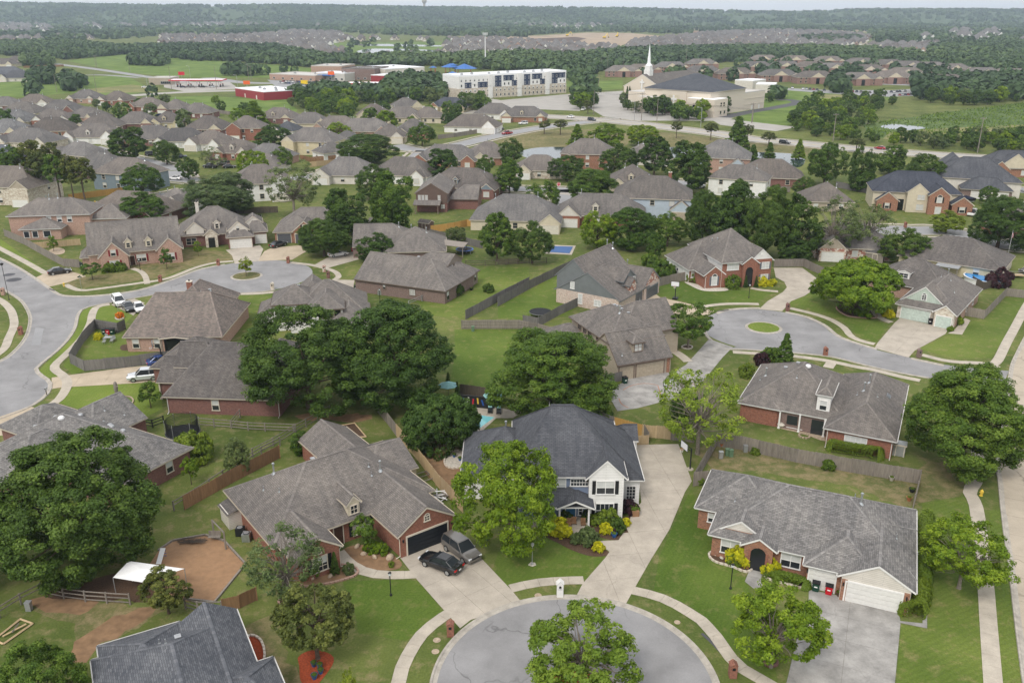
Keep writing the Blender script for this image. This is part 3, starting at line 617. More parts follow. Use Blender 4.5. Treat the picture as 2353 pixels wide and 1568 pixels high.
bed(m3,[(1345,460),(1440,480),(1480,500),(1640,505),(1640,525),(1480,525),(1370,480)],'rock_pale','white rock bed in front of the red brick house')
bed(m1,[(830,722),(850,710),(890,715),(880,730),(850,735)],'mulch','flower ring by the left driveway',.03,'rock_pale');bed(m1,[(780,1320),(830,1290),(930,1290),(960,1320),(930,1345),(830,1350)],'marsh','overgrown ring round the carved stump',.03,'rock')
bed(m1,[(870,950),(900,910),(1150,915),(1150,950),(950,955)],'mulch','vegetable bed in the fenced corner yard')
bed(r4,[(620,1430),(650,1420),(690,1440),(690,1470),(650,1480),(620,1465)],'mulch','small ring under the ranch front tree',.03,'brick_dark')
bed(m1,[(350,240),(400,215),(460,225),(460,255),(400,265)],'rock','pale ring bed in the upper left yard')
pb=sheet('play_area',gp(r1,(885,830),(965,775),(1150,742),(1255,775),(1375,905),(1200,1120),(1040,1110),(880,1080),(800,960)),.012,'sand','bare sand play yard edged with timbers')
pp=gp(r1,(885,830),(965,775),(1150,742),(1255,775),(1375,905),(1200,1120),(1040,1100))
for a,b in zip(pp,pp[1:]):
 e=MB();d=b-a;e.box((0,0,.1),(d.length-.1,.18,.2),'wood_old');q=e.build('timber',pb,((a.x+b.x)/2,(a.y+b.y)/2,0));q.rotation_euler=(0,0,math.atan2(d.y,d.x))
for k,(zf,x,y,rr)in enumerate(((m1,100,446,1.5),(m1,66,409,1.2),(r2,1400,1328,.35),(r2,1392,1392,.35),(r3,660,1078,.35),(r4,132,1228,.3))):
 c=G(*zf(x,y));o=sheet('manhole_cover' if k<2 else 'meter_lid',circle((c.x,c.y),rr,20),.013 if k<2 else .02,'asphalt_dark' if k<2 else 'rock',['dark round patch round the larger manhole in the left road','dark round patch round the farther manhole in the left road','upper meter lid in the left verge','lower meter lid in the left verge','meter lid beside the white mailbox','meter lid in the right verge'][k])
for zf,a,b,l in((m1,(355,512),(395,528),'dark storm drain slot at the left road corner'),(m3,(1580,676),(1660,664),'dark storm drain slot at the right cul-de-sac'),(r4,(270,1290),(400,1420),'stained gutter of the foreground cul-de-sac')):
 A,B=G(*zf(*a)),G(*zf(*b));ribbon('storm_drain',[A,B]if 'slot' in l else smooth_path([A,G(*zf(330,1345)),B],.6),.3,.135 if 'slot' in l else .02,'asphalt_dark',l,.02)
 # houses
def pane_mesh(w,h,style):
 def f():
  mb=MB();y=-.03
  if style=='blind':
   mb.box((0,y,0),(w,.02,h),'blind')
  elif style=='half':
   mb.box((0,y,h*.25),(w,.02,h*.5),'blind');mb.box((0,y+.006,-h*.25),(w,.02,h*.5),'glass')
  else:mb.box((0,y,0),(w,.02,h),'glass' if style!='dark' else 'dark_glass_and_shade')
  return mb.mesh('pane')
 return cached(('pane',round(w,2),round(h,2),style),f)
def frame_mesh(w,h,cols,rows,mat,arch=False):
 def f():
  mb=MB();t=.1
  mb.box((-w/2-t/2+.01,-.05,0),(t,.09,h+2*t),mat);mb.box((w/2+t/2-.01,-.05,0),(t,.09,h+2*t),mat)
  mb.box((0,-.052,h/2+t/2-.01),(w,.088,t),mat);mb.box((0,-.07,-h/2-t/2+.01),(w+.3,.13,t),mat)
  for i in range(1,cols):mb.box((-w/2+w*i/cols,-.047,0),(.07 if cols<=2 else .04,.05,h),mat)
  for j in range(1,rows):mb.box((0,-.044,-h/2+h*j/rows),(w,.05,.06 if rows<=2 else .04),mat)
  if arch:
   n=10
   for i in range(n):
    a,b=math.pi*i/n,math.pi*(i+1)/n;r0,r1=w/2-.02,w/2+.09
    mb.face([(r1*math.cos(a),-.1,h/2+r1*math.sin(a)),(r0*math.cos(a),-.1,h/2+r0*math.sin(a)),(r0*math.cos(b),-.1,h/2+r0*math.sin(b)),(r1*math.cos(b),-.1,h/2+r1*math.sin(b))],mat)
  return mb.mesh('window')
 return cached(('frame',round(w,2),round(h,2),cols,rows,mat,arch),f)
def shutter_mesh(h,mat):
 def f():
  mb=MB();mb.box((0,-.03,0),(.38,.05,h+.1),mat)
  for k in range(int(h/.12)):mb.box((0,-.062,-h/2+.06+k*.12),(.28,.02,.05),mat)
  return mb.mesh('shutter')
 return cached(('sh',round(h,2),mat),f)
def section_mesh(w,h,mat,cols):
 def f():
  mb=MB();mb.box((0,0,0),(w,.05,h-.025),mat)
  for i in range(cols):mb.box((-w/2+w*(i+.5)/cols,-.03,0),(w/cols-.18,.022,h-.2),mat)
  return mb.mesh('door_panel')
 return cached(('sec',round(w,2),round(h,2),mat,cols),f)
class Wing:pass
class House:
 def __init__(s,origin,th,label,cat='house',group='houses of the near streets',name='house',roof='roof_brown',wall='brick_red',trim='trim_white',gable=None,fine=True):
  s.th=R(th);s.root=empty(name,(origin[0],origin[1],0),s.th);tag(s.root,label,cat,group)
  s.wings=[];s.roof=roof;s.wall=wall;s.trim=trim;s.gable=gable or wall;s.fine=fine
  s.o=Vector((origin[0],origin[1]));q=random.Random(int(origin[0]*31+origin[1]*17));k=q.uniform(.78,1.06)if not fine else q.uniform(.96,1.05);w_=q.uniform(-.06,.045)if not fine else 0;s.tint=(k*(1+w_),k,k*(1-w_),1)
 def loc(s,x,y):
  d=Vector((x,y))-s.o;c,q=math.cos(s.th),math.sin(s.th);return(d.x*c+d.y*q,-d.x*q+d.y*c)
  # a wing: rectangle of the roof edge, roof kind and pitch. ridge 'u' or 'v'; ends 'hh','gg','hg','gh' (low end first)
 def wing(s,u0,u1,v0,v1,ze=2.7,ridge=None,ends='hh',pitch=.62,zb=0.0,wall=None,gable=None,roof=None,oh=.4,walls=True,top=None,trim=None):
  w=Wing();w.u0,w.u1,w.v0,w.v1,w.ze,w.zb,w.ends,w.oh=u0,u1,v0,v1,ze,zb,ends,oh
  L,W=u1-u0,v1-v0;w.ridge=ridge or('u' if L>=W else 'v')
  go=min(oh,.12);w.ins=[oh]*4
  if w.ridge=='u':w.ins[3]=go if ends[0]=='g' else oh;w.ins[1]=go if ends[1]=='g' else oh
  else:w.ins[0]=go if ends[0]=='g' else oh;w.ins[2]=go if ends[1]=='g' else oh
  w.pitch=pitch;half=(W if w.ridge=='u' else L)/2;ln=L if w.ridge=='u' else W
  rise=pitch*half;w.zr=ze+rise
  a=min(half,ln/2)if ends[0]=='h' else 0.0;b=min(half,ln/2)if ends[1]=='h' else 0.0
  if ends=='hh' and ln<2*half:rise=pitch*half;
  if w.ridge=='u':P0,P1=Vector((u0+a,(v0+v1)/2,w.zr)),Vector((u1-b,(v0+v1)/2,w.zr))
  else:P0,P1=Vector(((u0+u1)/2,v0+a,w.zr)),Vector(((u0+u1)/2,v1-b,w.zr))
  if top:P0,P1=Vector(top[0]),Vector(top[1]);w.zr=P0.z
  w.P0,w.P1=P0,P1;w.top=top
  c=[Vector((u0,v0,ze)),Vector((u1,v0,ze)),Vector((u1,v1,ze)),Vector((u0,v1,ze))]
  if w.ridge=='u':fs=[[c[0],c[1],P1,P0],[c[2],c[3],P0,P1],[c[3],c[0],P0],[c[1],c[2],P1]];gends=[2,3]
  else:fs=[[c[1],c[2],P1,P0],[c[3],c[0],P0,P1],[c[0],c[1],P0],[c[2],c[3],P1]];gends=[2,3]
  mb=MB();tm=MB();T=.2;up=Vector((0,0,.004*len(s.wings)));trm=trim or s.trim
  gab=[ends[0]=='g',ends[1]=='g']
  for i,f in enumerate(fs):
   if i>=2 and gab[i-2]:continue
   pts=[p+up for p in f]
   if len(pts)==4 and(pts[2]-pts[3]).length<.01:pts=pts[:3]
   mb.face(pts,roof or s.roof)
   tm.face([p-Vector((0,0,T))for p in pts[::-1]],trm)
   a_,b_=pts[0],pts[1];n_=(b_-a_).cross(Vector((0,0,1))).normalized()*.012
   tm.face([a_-Vector((0,0,T))+n_,b_-Vector((0,0,T))+n_,b_+n_-Vector((0,0,.03)),a_+n_-Vector((0,0,.03))],trm)
   if s.fine:
    tm.face([a_+n_-Vector((0,0,.13)),b_+n_-Vector((0,0,.13)),b_+n_*9-Vector((0,0,.09)),a_+n_*9-Vector((0,0,.09))],trm)
    tm.face([a_+n_*9-Vector((0,0,.09)),b_+n_*9-Vector((0,0,.09)),b_+n_*9-Vector((0,0,.0)),a_+n_*9-Vector((0,0,.0))],trm)
  for k in(0,1):
   if gab[k]:
    f=fs[2+k];A,B,Pk=f[0]+up,f[1]+up,f[2]+up;n_=(B-A).cross(Vector((0,0,1))).normalized()*.012
    for x,y in((A,Pk),(Pk,B)):tm.face([x+n_-Vector((0,0,T+.03)),y+n_-Vector((0,0,T+.03)),y+n_-Vector((0,0,.015)),x+n_-Vector((0,0,.015))],trm)
  ro=mb.build('roof',s.root);ro.color=s.tint;tm.build('fascia',ro)
  if s.fine and walls is not None:
   cm=MB();E=[(P0,P1)]if(P1-P0).length>.2 else[]
   if ends[0]=='h':E+=[((c[0]if 1 else 0),P0),(c[3]if w.ridge=='u' else c[1],P0)]
   if ends[1]=='h':E+=[(c[1]if w.ridge=='u' else c[2],P1),(c[2]if w.ridge=='u' else c[3],P1)]
   for x,y in E:
    d=(y-x).normalized();sd_=d.cross(Vector((0,0,1))).normalized()*.15;u_=Vector((0,0,.045))+up;dn=Vector((0,0,-.075 if abs(d.z)>.05 else-.06))
    x2,y2=x+u_,y+u_
    rc=(roof or s.roof).replace('roof_','ridge_');cm.face([x2-sd_+dn,y2-sd_+dn,y2,x2],rc);cm.face([x2,y2,y2+sd_+dn,x2+sd_+dn],rc)
   if cm.v:cm.build('ridge_cap',ro).color=s.tint
  if walls:
   wm_=MB();i=oh;ia,ib,ic,id_=w.ins;W4=[Vector((u0+id_,v0+ia,0)),Vector((u1-ib,v0+ia,0)),Vector((u1-ib,v1-ic,0)),Vector((u0+id_,v1-ic,0))]
   wl_=wall or s.wall;wl_=wl_ if isinstance(wl_,(list,tuple))else[wl_]*4
   gm_=gable or s.gable
   half_in=(W/2 if w.ridge=='u' else L/2)
   zt=ze+(0 if top else pitch*i)-.06
   for k in range(4):
    A,B=W4[k],W4[(k+1)%4];ln_=(B-A).length
    zt_=zt
    wm_.face([(A.x,A.y,zb),(B.x,B.y,zb),(B.x,B.y,zt_),(A.x,A.y,zt_)],wl_[k],[(0,zb),(ln_,zb),(ln_,zt_),(0,zt_)])
    isg=(w.ridge=='u' and((k==3 and gab[0])or(k==1 and gab[1])))or(w.ridge=='v' and((k==0 and gab[0])or(k==2 and gab[1])))
    if isg:
     M_=(A+B)/2;zp=w.zr-.1
     wm_.face([(A.x,A.y,zt_),(B.x,B.y,zt_),(M_.x,M_.y,zp)],gm_,[(0,zt_),(ln_,zt_),(ln_/2,zp)])
   wm_.build('wall',s.root)
  s.wings.append(w);return w
 def roofz(s,u,v):
  z=-1
  for w in s.wings:
   if w.u0<=u<=w.u1 and w.v0<=v<=w.v1 and not w.top:
    L,W=w.u1-w.u0,w.v1-w.v0
    if w.ridge=='u':d=[v-w.v0,w.v1-v]+([u-w.u0]if w.ends[0]=='h' else[])+([w.u1-u]if w.ends[1]=='h' else[])
    else:d=[u-w.u0,w.u1-u]+([v-w.v0]if w.ends[0]=='h' else[])+([w.v1-v]if w.ends[1]=='h' else[])
    z=max(z,w.ze+w.pitch*min(d))
  return z
 def side(s,w,k,t):
  a_,b_,c_,d_=getattr(w,'ins',None)or[w.oh]*4
  c=[(w.u0+d_,w.v0+a_),(w.u1-b_,w.v0+a_),(w.u1-b_,w.v1-c_),(w.u0+d_,w.v1-c_)]
  A,B=c[k],c[(k+1)%4];d=math.dist(A,B);t=t if t>=0 else d+t
  return(A[0]+(B[0]-A[0])*t/d,A[1]+(B[1]-A[1])*t/d,[0,math.pi/2,math.pi,-math.pi/2][k])
 def win(s,w,k,t,z,ww=1.0,h=1.4,cols=1,rows=2,style='half',shutter=None,mat=None,arch=False):
  x,y,a=s.side(w,k,t);m=mat or(s.trim if s.trim!='trim_grey' else 'trim_white')
  o=link('window',frame_mesh(ww,h,cols,rows,m,arch),s.root,(x,y,z+h/2),a)
  link('pane',pane_mesh(ww,h,style),o)
  if arch:
   def f():
    mb=MB();mb.face([(ww/2*math.cos(math.pi*i/10),-.04,h/2+ww/2*math.sin(math.pi*i/10))for i in range(11)],'glass');return mb.mesh('pane')
   link('pane',cached(('apane',ww,h),f),o)
  if shutter:
   for q in(-1,1):link('shutter',shutter_mesh(h,shutter),s.root,(x+q*(ww/2+.31)*math.cos(a),y+q*(ww/2+.31)*math.sin(a),z+h/2),a)
  return o
 def garage(s,w,k,t,ww=4.9,h=2.15,mat='door_white',cols=8,secs=4,proud=.0,trim=None):
  x,y,a=s.side(w,k,t);nx,ny=math.sin(a),-math.cos(a);tr=trim or(s.trim if s.trim!='trim_grey' else 'trim_grey')
  mb=MB();mb.box((-ww/2-.07,-.05,h/2),(.14,.12,h+.1),tr);mb.box((ww/2+.07,-.05,h/2),(.14,.12,h+.1),tr);mb.box((0,-.052,h+.1),(ww+.28,.115,.18),tr)
  g=mb.build('garage_door',s.root,(x+nx*proud,y+ny*proud,0));g.rotation_euler=(0,0,a)
  for i in range(secs):link('door_panel',section_mesh(ww,h/secs,mat,cols),g,(0,-.035,h/secs*(i+.5)))
  return g
 def door(s,w,k,t,ww=1.0,h=2.1,mat='door_wood',zb=.05):
  x,y,a=s.side(w,k,t)
  mb=MB();tr=s.trim if s.trim!='trim_grey' else 'trim_white'
  mb.box((0,-.04,h/2),(ww,.06,h),mat)
  for zz,hh in((h*.3,h*.35),(h*.75,h*.3)):
   for q in(-.23,.23):mb.box((q*ww,-.075,zz),(ww*.32,.02,hh),mat)
  for q in(-1,1):mb.box((q*(ww/2+.05),-.05,h/2),(.1,.1,h+.1),tr)
  mb.box((0,-.052,h+.05),(ww+.02,.096,.1),tr)
  d=mb.build('door',s.root,(x,y,zb));d.rotation_euler=(0,0,a)
  hb=MB();hb.bar((ww*.4,-.07,h*.48),(ww*.4,-.12,h*.48),.03,'chrome');hb.build('handle',d)
  return d
 def dormer(s,w,k,t,back,ww=1.6,hw=1.1,pitch=.9,wall='siding_white',roof=None,kind='g',win=True,cols=1,style='glass',oh=.22,trim=None,wsz=None):
 # on side k of wing w, t metres along the eave and set 'back' metres behind it
  rise=w.pitch
  zb=w.ze+rise*back;ze=zb+hw
  depth=(hw+pitch*ww/2)/rise+.4
  half=ww/2+oh
  if k==0:b=(w.u0+t-half,w.u0+t+half,w.v0+back-oh,w.v0+back+depth);rd,en='v',kind+'g'
  elif k==1:b=(w.u1-back-depth,w.u1-back+oh,w.v0+t-half,w.v0+t+half);rd,en='u','g'+kind
  elif k==2:b=(w.u0+t-half,w.u0+t+half,w.v1-back-depth,w.v1-back+oh);rd,en='v','g'+kind
  else:b=(w.u0+back-oh,w.u0+back+depth,w.v0+t-half,w.v0+t+half);rd,en='u',kind+'g'
  d=s.wing(*b,ze=ze,ridge=rd,ends=en,pitch=pitch,zb=zb-.35,wall=wall,gable=wall,roof=roof,oh=oh,trim=trim)
  if win:
   q=wsz or(ww-.62,hw-.32)
   ln=(d.u1-d.u0 if k in(0,2)else d.v1-d.v0)-2*oh
   s.win(d,k,ln/2,zb+.12,q[0],q[1],cols,2,style)
  return d
 def vent(s,u,v,kind='pipe'):
  z=s.roofz(u,v)
  if z<0:return
  mb=MB()
  if kind=='pipe':mb.bar((0,0,-.2),(0,0,.45),.05,'galv');mb.lathe([(.16,-.05),(.07,.1)],'galv',8)
  elif kind=='flue':mb.bar((0,0,-.3),(0,0,1.1),.1,'galv',8);mb.lathe([(.1,1.1),(.17,1.12),(.15,1.25),(.02,1.32)],'galv',10);mb.lathe([(.3,-.1),(.12,.18)],'galv',8)
  elif kind=='box':mb.box((0,0,.12),(.42,.42,.2),'metal_grey');mb.box((0,0,.24),(.5,.5,.06),'metal_grey')
  elif kind=='dome':mb.lathe([(.34,-.05),(.34,.12),(.26,.24),(.12,.3)],'metal_grey',12)
  elif kind=='white':mb.lathe([(.4,-.05),(.42,.15),(.3,.32),(.1,.38)],'metal_white',12)
  mb.build({'pipe':'vent_pipe','flue':'flue'}.get(kind,'roof_vent'),s.root,(u,v,z))
 def post(s,u,v,h,mat=None,r=.1):
  mb=MB();mb.box((0,0,h/2),(2*r,2*r,h),mat or s.trim);mb.box((0,0,.1),(2*r+.1,2*r+.1,.2),mat or s.trim);mb.build('porch_post',s.root,(u,v,0))
 def downspout(s,w,k,end=0,mat='trim_white'):
  x,y,a=s.side(w,k,.12 if end==0 else-.12);mb=MB();zt=w.ze-.15
  mb.bar((0,-.38,zt),(0,-.07,zt-.35),.05,mat,4);mb.bar((0,-.07,zt-.35),(0,-.07,.2),.05,mat,4);mb.bar((0,-.07,.2),(0,-.6,.08),.05,mat,4)
  o=mb.build('downspout',s.root,(x,y,0));o.rotation_euler=(0,0,a)
 def add(s,name,mb,loc,rz=0.0,parent=None):
  o=mb.build(name,parent or s.root,loc);o.rotation_euler=(0,0,rz);return o
 def chimney(s,u,v,z0,z1,w=.9,mat='brick_red'):
  mb=MB();mb.box((0,0,(z0+z1)/2),(w,w*.8,z1-z0),mat);mb.box((0,0,z1+.06),(w+.16,w*.8+.16,.14),'trim_cream' if mat!='siding_white' else 'trim_white');mb.bar((0,0,z1),(0,0,z1+.4),.14,'metal_dark',8);mb.build('chimney',s.root,(u,v,0))
  # the brown brick house with the black garage door
h=House((-11.72,76.30),36.7,'brown roofed brick house with a black garage door left of the cul-de-sac',roof='roof_brown',wall='brick_red',trim='trim_cream')
a=h.wing(-11,8.1,5.8,20,pitch=.62);b=h.wing(-10.4,-5.1,2.1,11,ridge='v',ends='gh',pitch=.72);c=h.wing(0,7.2,0,13,ridge='v',ends='gh',pitch=.64)
d=h.wing(.8,7.4,14,26.5,ridge='v',ends='hg',pitch=.6);h.wing(3,9.4,11.5,20,ridge='u',ends='hg',pitch=.5,wall='siding_cream',gable='siding_cream')
h.garage(c,0,3.2,4.9,2.2,'door_black',1,4,trim='trim_cream');h.win(c,0,3.2,3.35,.55,.55,2,2,'glass',arch=True);h.win(b,0,2.25,2.75,.5,.45,2,2,'glass',arch=True)
h.win(b,0,2.35,.7,1.5,1.6,3,3,'half','shutter_black');h.door(a,0,6.9,1.0,2.2,'door_wood');h.win(a,0,9.6,.5,1.9,1.9,2,2,'blind','shutter_black')
h.dormer(a,0,9.3,.55,1.35,1.25,1.1,'siding_cream',cols=2,trim='trim_cream')
for q in((-6.6,15.5,'flue'),(-8.3,14.5,'pipe'),(-7.4,12.2,'pipe'),(3.4,9.6,'flue'),(2.4,10.4,'pipe'),(2.2,9.4,'pipe'),(-2.6,14.0,'box')):h.vent(*q)
h.downspout(c,3,1,'trim_cream');h.downspout(b,1,0,'trim_cream')
sm=MB();sm.box((0,0,1.0),(1.5,2.6,2.0),'siding_offwhite');sm.face([(-.95,-1.5,1.9),(.95,-1.5,2.55),(.95,1.5,2.55),(-.95,1.5,1.9)],'roof_umber');sm.face([(-.95,1.5,1.86),(.95,1.5,2.51),(.95,-1.5,2.51),(-.95,-1.5,1.86)],'trim_cream')
h.add('lean_to_closet',sm,(-11.3,17.2,0))
for q in(1.2,6.1):mb=MB();mb.box((0,-.1,0),(.12,.16,.3),'metal_dark');h.add('wall_lamp',mb,(.65 if q<3 else 6.55,.1,2.0))
H1=h
# the white two storey house with the blue door
h=House((3.25,84.0),0,'white and blue two storey house with dark slate roof and blue front door',roof='roof_dark',wall='siding_white',trim='trim_white',gable='siding_white')
up_=h.wing(-3.2,9.4,0,14.2,5.4,'u','hh',.75,top=((1.3,7.1,10.7),(3.8,7.1,10.7)),wall=['siding_blue','siding_white','siding_white','siding_white'])
lo_=h.wing(1.0,11.7,2.6,14.4,3.5,'u','gh',.9,top=((1.2,7.3,10.75),(3.8,7.3,10.75)))
gb=h.wing(4.8,9.4,-.45,7,5.35,'v','gh',1.0);lw=h.wing(-9.2,1,4.0,15.4,2.9,'u','hh',.68)
po=h.wing(-3,5.4,-1.9,3,2.75,'u','hh',.5,walls=False);pg=h.wing(1.6,5.7,-2.3,2.0,2.8,'v','gh',.45,walls=False)
h.wing(9.0,12.4,12.4,16,3.4,'u','hg',.8)
h.win(gb,0,1.8,3.5,1.9,1.55,2,2,'half','shutter_black');h.win(gb,0,1.8,.55,1.9,1.7,4,2,'glass','shutter_black');h.win(up_,0,4.6,3.5,1.7,1.6,2,2,'blind');h.win(up_,0,7.0,4.1,1.9,.8,6,2,'glass')
h.win(up_,0,1.5,3.5,1.0,1.5,1,2,'half');h.win(up_,0,3.2,.5,1.5,1.7,2,2,'glass');h.door(up_,0,6.1,1.05,2.2,'door_blue');h.win(up_,0,7.2,.4,.35,1.9,1,4,'glass');h.win(lo_,0,9.2,.9,1.0,1.6,3,4,'glass');h.win(lw,0,4,.8,1.0,1.5)
for u in(-2.6,1.95,5.15):h.post(u,-1.6,2.7)
pm=MB();pm.box((0,0,.07),(8.2,2.4,.14),'concrete');h.add('porch_floor',pm,(1.2,-.75,0));
for q in((-4.0,12.6,'flue'),(-7.5,8.6,'pipe'),(9.7,5.2,'pipe')):h.vent(*q)
H2=h
# the grey roofed ranch house
h=House((31.12,69.95),-23.5,'long grey roofed orange brick ranch house with a white double garage door',roof='roof_grey',wall='brick_orange',trim='trim_white',gable='siding_offwhite')
a=h.wing(-12.8,6.9,2.1,15.8,pitch=.55);b=h.wing(-15.2,-6,6.7,15.9,pitch=.58);g1=h.wing(-3.2,4,.5,9,ridge='v',ends='hh',pitch=.55);g2=h.wing(0,6.9,0,11.5,ridge='v',ends='gh',pitch=.58,wall=['siding_offwhite','brick_orange','brick_orange','brick_orange'])
pc=h.wing(-9.4,-5.8,1.5,7,2.72,'v','gh',.62,gable='brick_orange');sg=h.wing(-12.0,-7.4,2.9,8.4,3.1,'v','gh',.62,zb=2.6,walls=True)
h.garage(g2,0,2.95,4.9,2.15,'door_white',8,4);h.garage(g1,0,1.45,2.4,2.1,'door_white',4,4)
for x in(0.3,5.8):mb=MB();mb.box((0,0,1.2),(.5,.12,2.4),'brick_orange');h.add('brick_pier',mb,(.4+x,.08,0))
h.win(a,0,1.9,.75,1.8,1.5,2,2,'half');h.win(a,0,7.9,.75,1.8,1.5,2,2,'half');h.win(b,0,1.55,1.1,.9,1.0,1,2,'half')
mb=MB();mb.box((0,0,0),(1.5,.06,1.9),'dark_glass_and_shade');mb.face([(.75*math.cos(math.pi*i/10),-.03,.95+.75*math.sin(math.pi*i/10))for i in range(11)],'dark_glass_and_shade');h.add('porch_shade_panel',mb,(-7.6,1.58,1.0));  # flat near-black arch on the wall paints the shade inside the porch
for q in(-.85,.85):mb=MB();mb.box((0,0,1.1),(.22,.12,2.2),'brick_red');h.add('brick_pier',mb,(-7.6+q,1.56,0))
for q in((1.2,9.0,'flue'),(.6,12.0,'pipe'),(4.9,7.0,'pipe'),(-11.2,8.2,'pipe')):h.vent(*q)
for x in(-2.75,.62,6.2):mb=MB();mb.box((0,-.1,0),(.13,.16,.32),'metal_dark');h.add('wall_lamp',mb,(x,.02 if x>0 else .9,1.9))
H3=h
# the patio house behind it
h=House((32.24,108.96),-26.9,'brown roofed red brick house with a covered patio and one white dormer',roof='roof_brown',wall='brick_red',trim='trim_white')
a=h.wing(-1.2,13,0,15.5,2.7,pitch=.6);b=h.wing(10.6,19.4,-3,17.2,2.7,'v','hh',.62)
h.wing(-1.2,4.6,-.25,6,2.75,'v','hh',.4)
h.dormer(a,0,11.0,1.0,1.7,2.3,.8,'siding_white',style='half',kind='h',wsz=(.85,1.3));h.win(a,0,1.9,.8,1.1,1.4,1,2,'half');h.win(b,0,3.6,.8,2.6,1.3,4,2,'blind');h.win(a,0,7.4,.3,1.8,2.0,2,2,'glass')
mb=MB();mb.box((0,0,1.2),(6.6,.1,2.4),'brick_brown');mb.box((1.6,-.07,1.05),(1.8,.06,2.1),'glass');mb.box((-1.8,-.07,1.4),(1.4,.06,1.3),'glass');mb.box((0,-.05,2.45),(6.6,.2,.12),'trim_white');h.add('patio_shade_panel',mb,(8.0,.33,0));h.post(7.2,-.05,2.6);h.post(4.6,-.05,2.6);h.post(10.4,-.05,2.6)  # no recess is cut: a browner brick panel paints the shaded patio wall
for q in((6.5,7.5,'white'),(3.4,8.4,'box'),(5.0,8.5,'box'),(10.2,8.2,'box'),(.8,8.2,'flue'),(14.6,9.0,'flue'),(14.2,6.4,'flue'),(16.0,5.4,'pipe'),(13.5,5.6,'pipe'),(5.5,5.0,'pipe'),(.3,7.0,'pipe')):h.vent(*q)
mb=MB();mb.box((0,0,0),(.6,1.2,.1),'trim_grey');mb.box((0,0,.06),(.45,1.05,.03),'glass');o=h.add('skylight',mb,(17.3,8.2,h.roofz(17.3,8.2)+.08));o.rotation_euler=(0,R(32),0);h.downspout(b,0,1);h.downspout(b,0,0)
H4=h
# far left house behind the big tree
h=House((-42.40,90.58),61.2,'grey roofed brick house with round roof vents behind the great tree',roof='roof_grey',wall='brick_dark',trim='trim_cream')
a=h.wing(-5.5,6.3,0,22,2.7,'v','hh',.58);b=h.wing(-10.5,2,9,20,2.7,'u','hh',.58);c=h.wing(1,9.4,12,21.5,2.7,'u','hg',.58,gable='siding_cream');d=h.wing(-2,6.4,19,27,2.7,'v','hh',.55)
h.win(a,3,19.4,.9,1.0,1.5);h.win(a,0,3.0,.9,1.1,1.5)
h.win(a,0,7.8,.9,.9,1.4)
for q in((1.2,18.8,'dome'),(-.8,20.2,'dome'),(3.1,16.6,'dome'),(2.6,10.2,'dome'),(2.0,9.0,'dome'),(1.6,6.4,'dome'),(-.2,15.4,'white'),(4.4,14,'pipe'),(5.6,15.2,'pipe'),(7.2,13.6,'pipe')):h.vent(*q)
H5=h
# bottom left slate roof
h=House((-22.43,59.92),-61.5,'house with a dark blue slate coloured shingle roof at the bottom left',roof='roof_slate',wall='brick_dark',trim='trim_white')
a=h.wing(-4.6,14,-11.8,.1,2.7,'u','hh',.62);b=h.wing(-6.2,3,-11.2,-4.5,2.72,'v','hh',.5);c=h.wing(-5.6,6,-5,.25,2.75,'u','gg',.62);h.wing(2.2,10,-4,1.6,2.7,'v','hh',.55)
for q in((-.6,-5.2,'box'),(-1.0,-6.6,'pipe'),(.4,-6.2,'pipe')):h.vent(*q)
h.win(a,3,4,.9,1.2,1.4);H6=h
# left middle house with two white gable ends
h=House((-49.0,111.27),-4.2,'brown roofed house with a long dark brick wall left of the tree pair',roof='roof_umber',wall='brick_dark',trim='trim_cream')
a=h.wing(0,17,0,17,2.7,'u','hh',.68,top=((4.4,8.6,7.8),(8.8,8.6,7.8)));b=h.wing(-6.6,4,10,21,2.7,'v','hh',.6);c=h.wing(-3.0,6,4.6,12,2.8,'u','gh',.75,gable='siding_white');h.wing(8,16,9,20,3.0,'v','hh',.7)
h.wing(-1.0,6,6.6,12.8,4.4,'u','gh',.95,zb=3,wall='siding_white',gable='siding_white')
dd=h.dormer(Wing.__new__(Wing),0,0,0)if False else None
h.wing(9.0,15.5,4.3,10,4.6,'u','hh',.65,zb=3.2,wall='siding_white')
h.win(a,0,7.0,.7,.95,1.5,1,2,'half');h.downspout(a,0,0);h.downspout(a,0,1)
for q in((3.0,12,'box'),(1.6,11,'box'),(11,14,'flue'),(10.5,12.6,'pipe')):h.vent(*q)
h.post(-2.7,4.9,2.6);H7=h
# left corner-lot house
h=House((-64.45,134.93),1.2,'mottled brown roofed brick house on the fenced corner lot',roof='roof_mix',wall='brick_pink',trim='trim_cream')
a=h.wing(0,16.4,0,18,2.7,'u','hh',.6,top=((2.6,9.9,7.4),(12,9.9,7.4)));b=h.wing(2,13,9,24,2.7,'v','hh',.82);c=h.wing(6.2,11.3,-.8,6,2.75,'v','gg',.12,walls=False,trim='trim_cream')
h.win(a,0,1.5,.7,1.0,1.5);h.win(a,0,5.0,.7,.9,1.5);h.win(a,0,13.5,.9,1.8,1.2,3,2,'blind')
mb=MB();mb.box((0,0,1.2),(4.2,.08,2.4),'dark_glass_and_shade');h.add('patio_shade_panel',mb,(8.7,.36,0));h.post(6.5,-.5,2.6,'siding_taupe');h.post(11,-.5,2.6,'siding_taupe')  # flat dark panel on the wall paints the shade under the patio roof
for q in((3.0,10.6,'box'),(4.8,10.6,'box'),(6.4,10.6,'box'),(9.6,17,'box'),(10.4,15,'flue'),(8.8,9.2,'flue'),(11.2,12.6,'pipe'),(9,14,'pipe')):h.vent(*q)
h.chimney(6.6,15.5,2,7.6,.9);H8=h
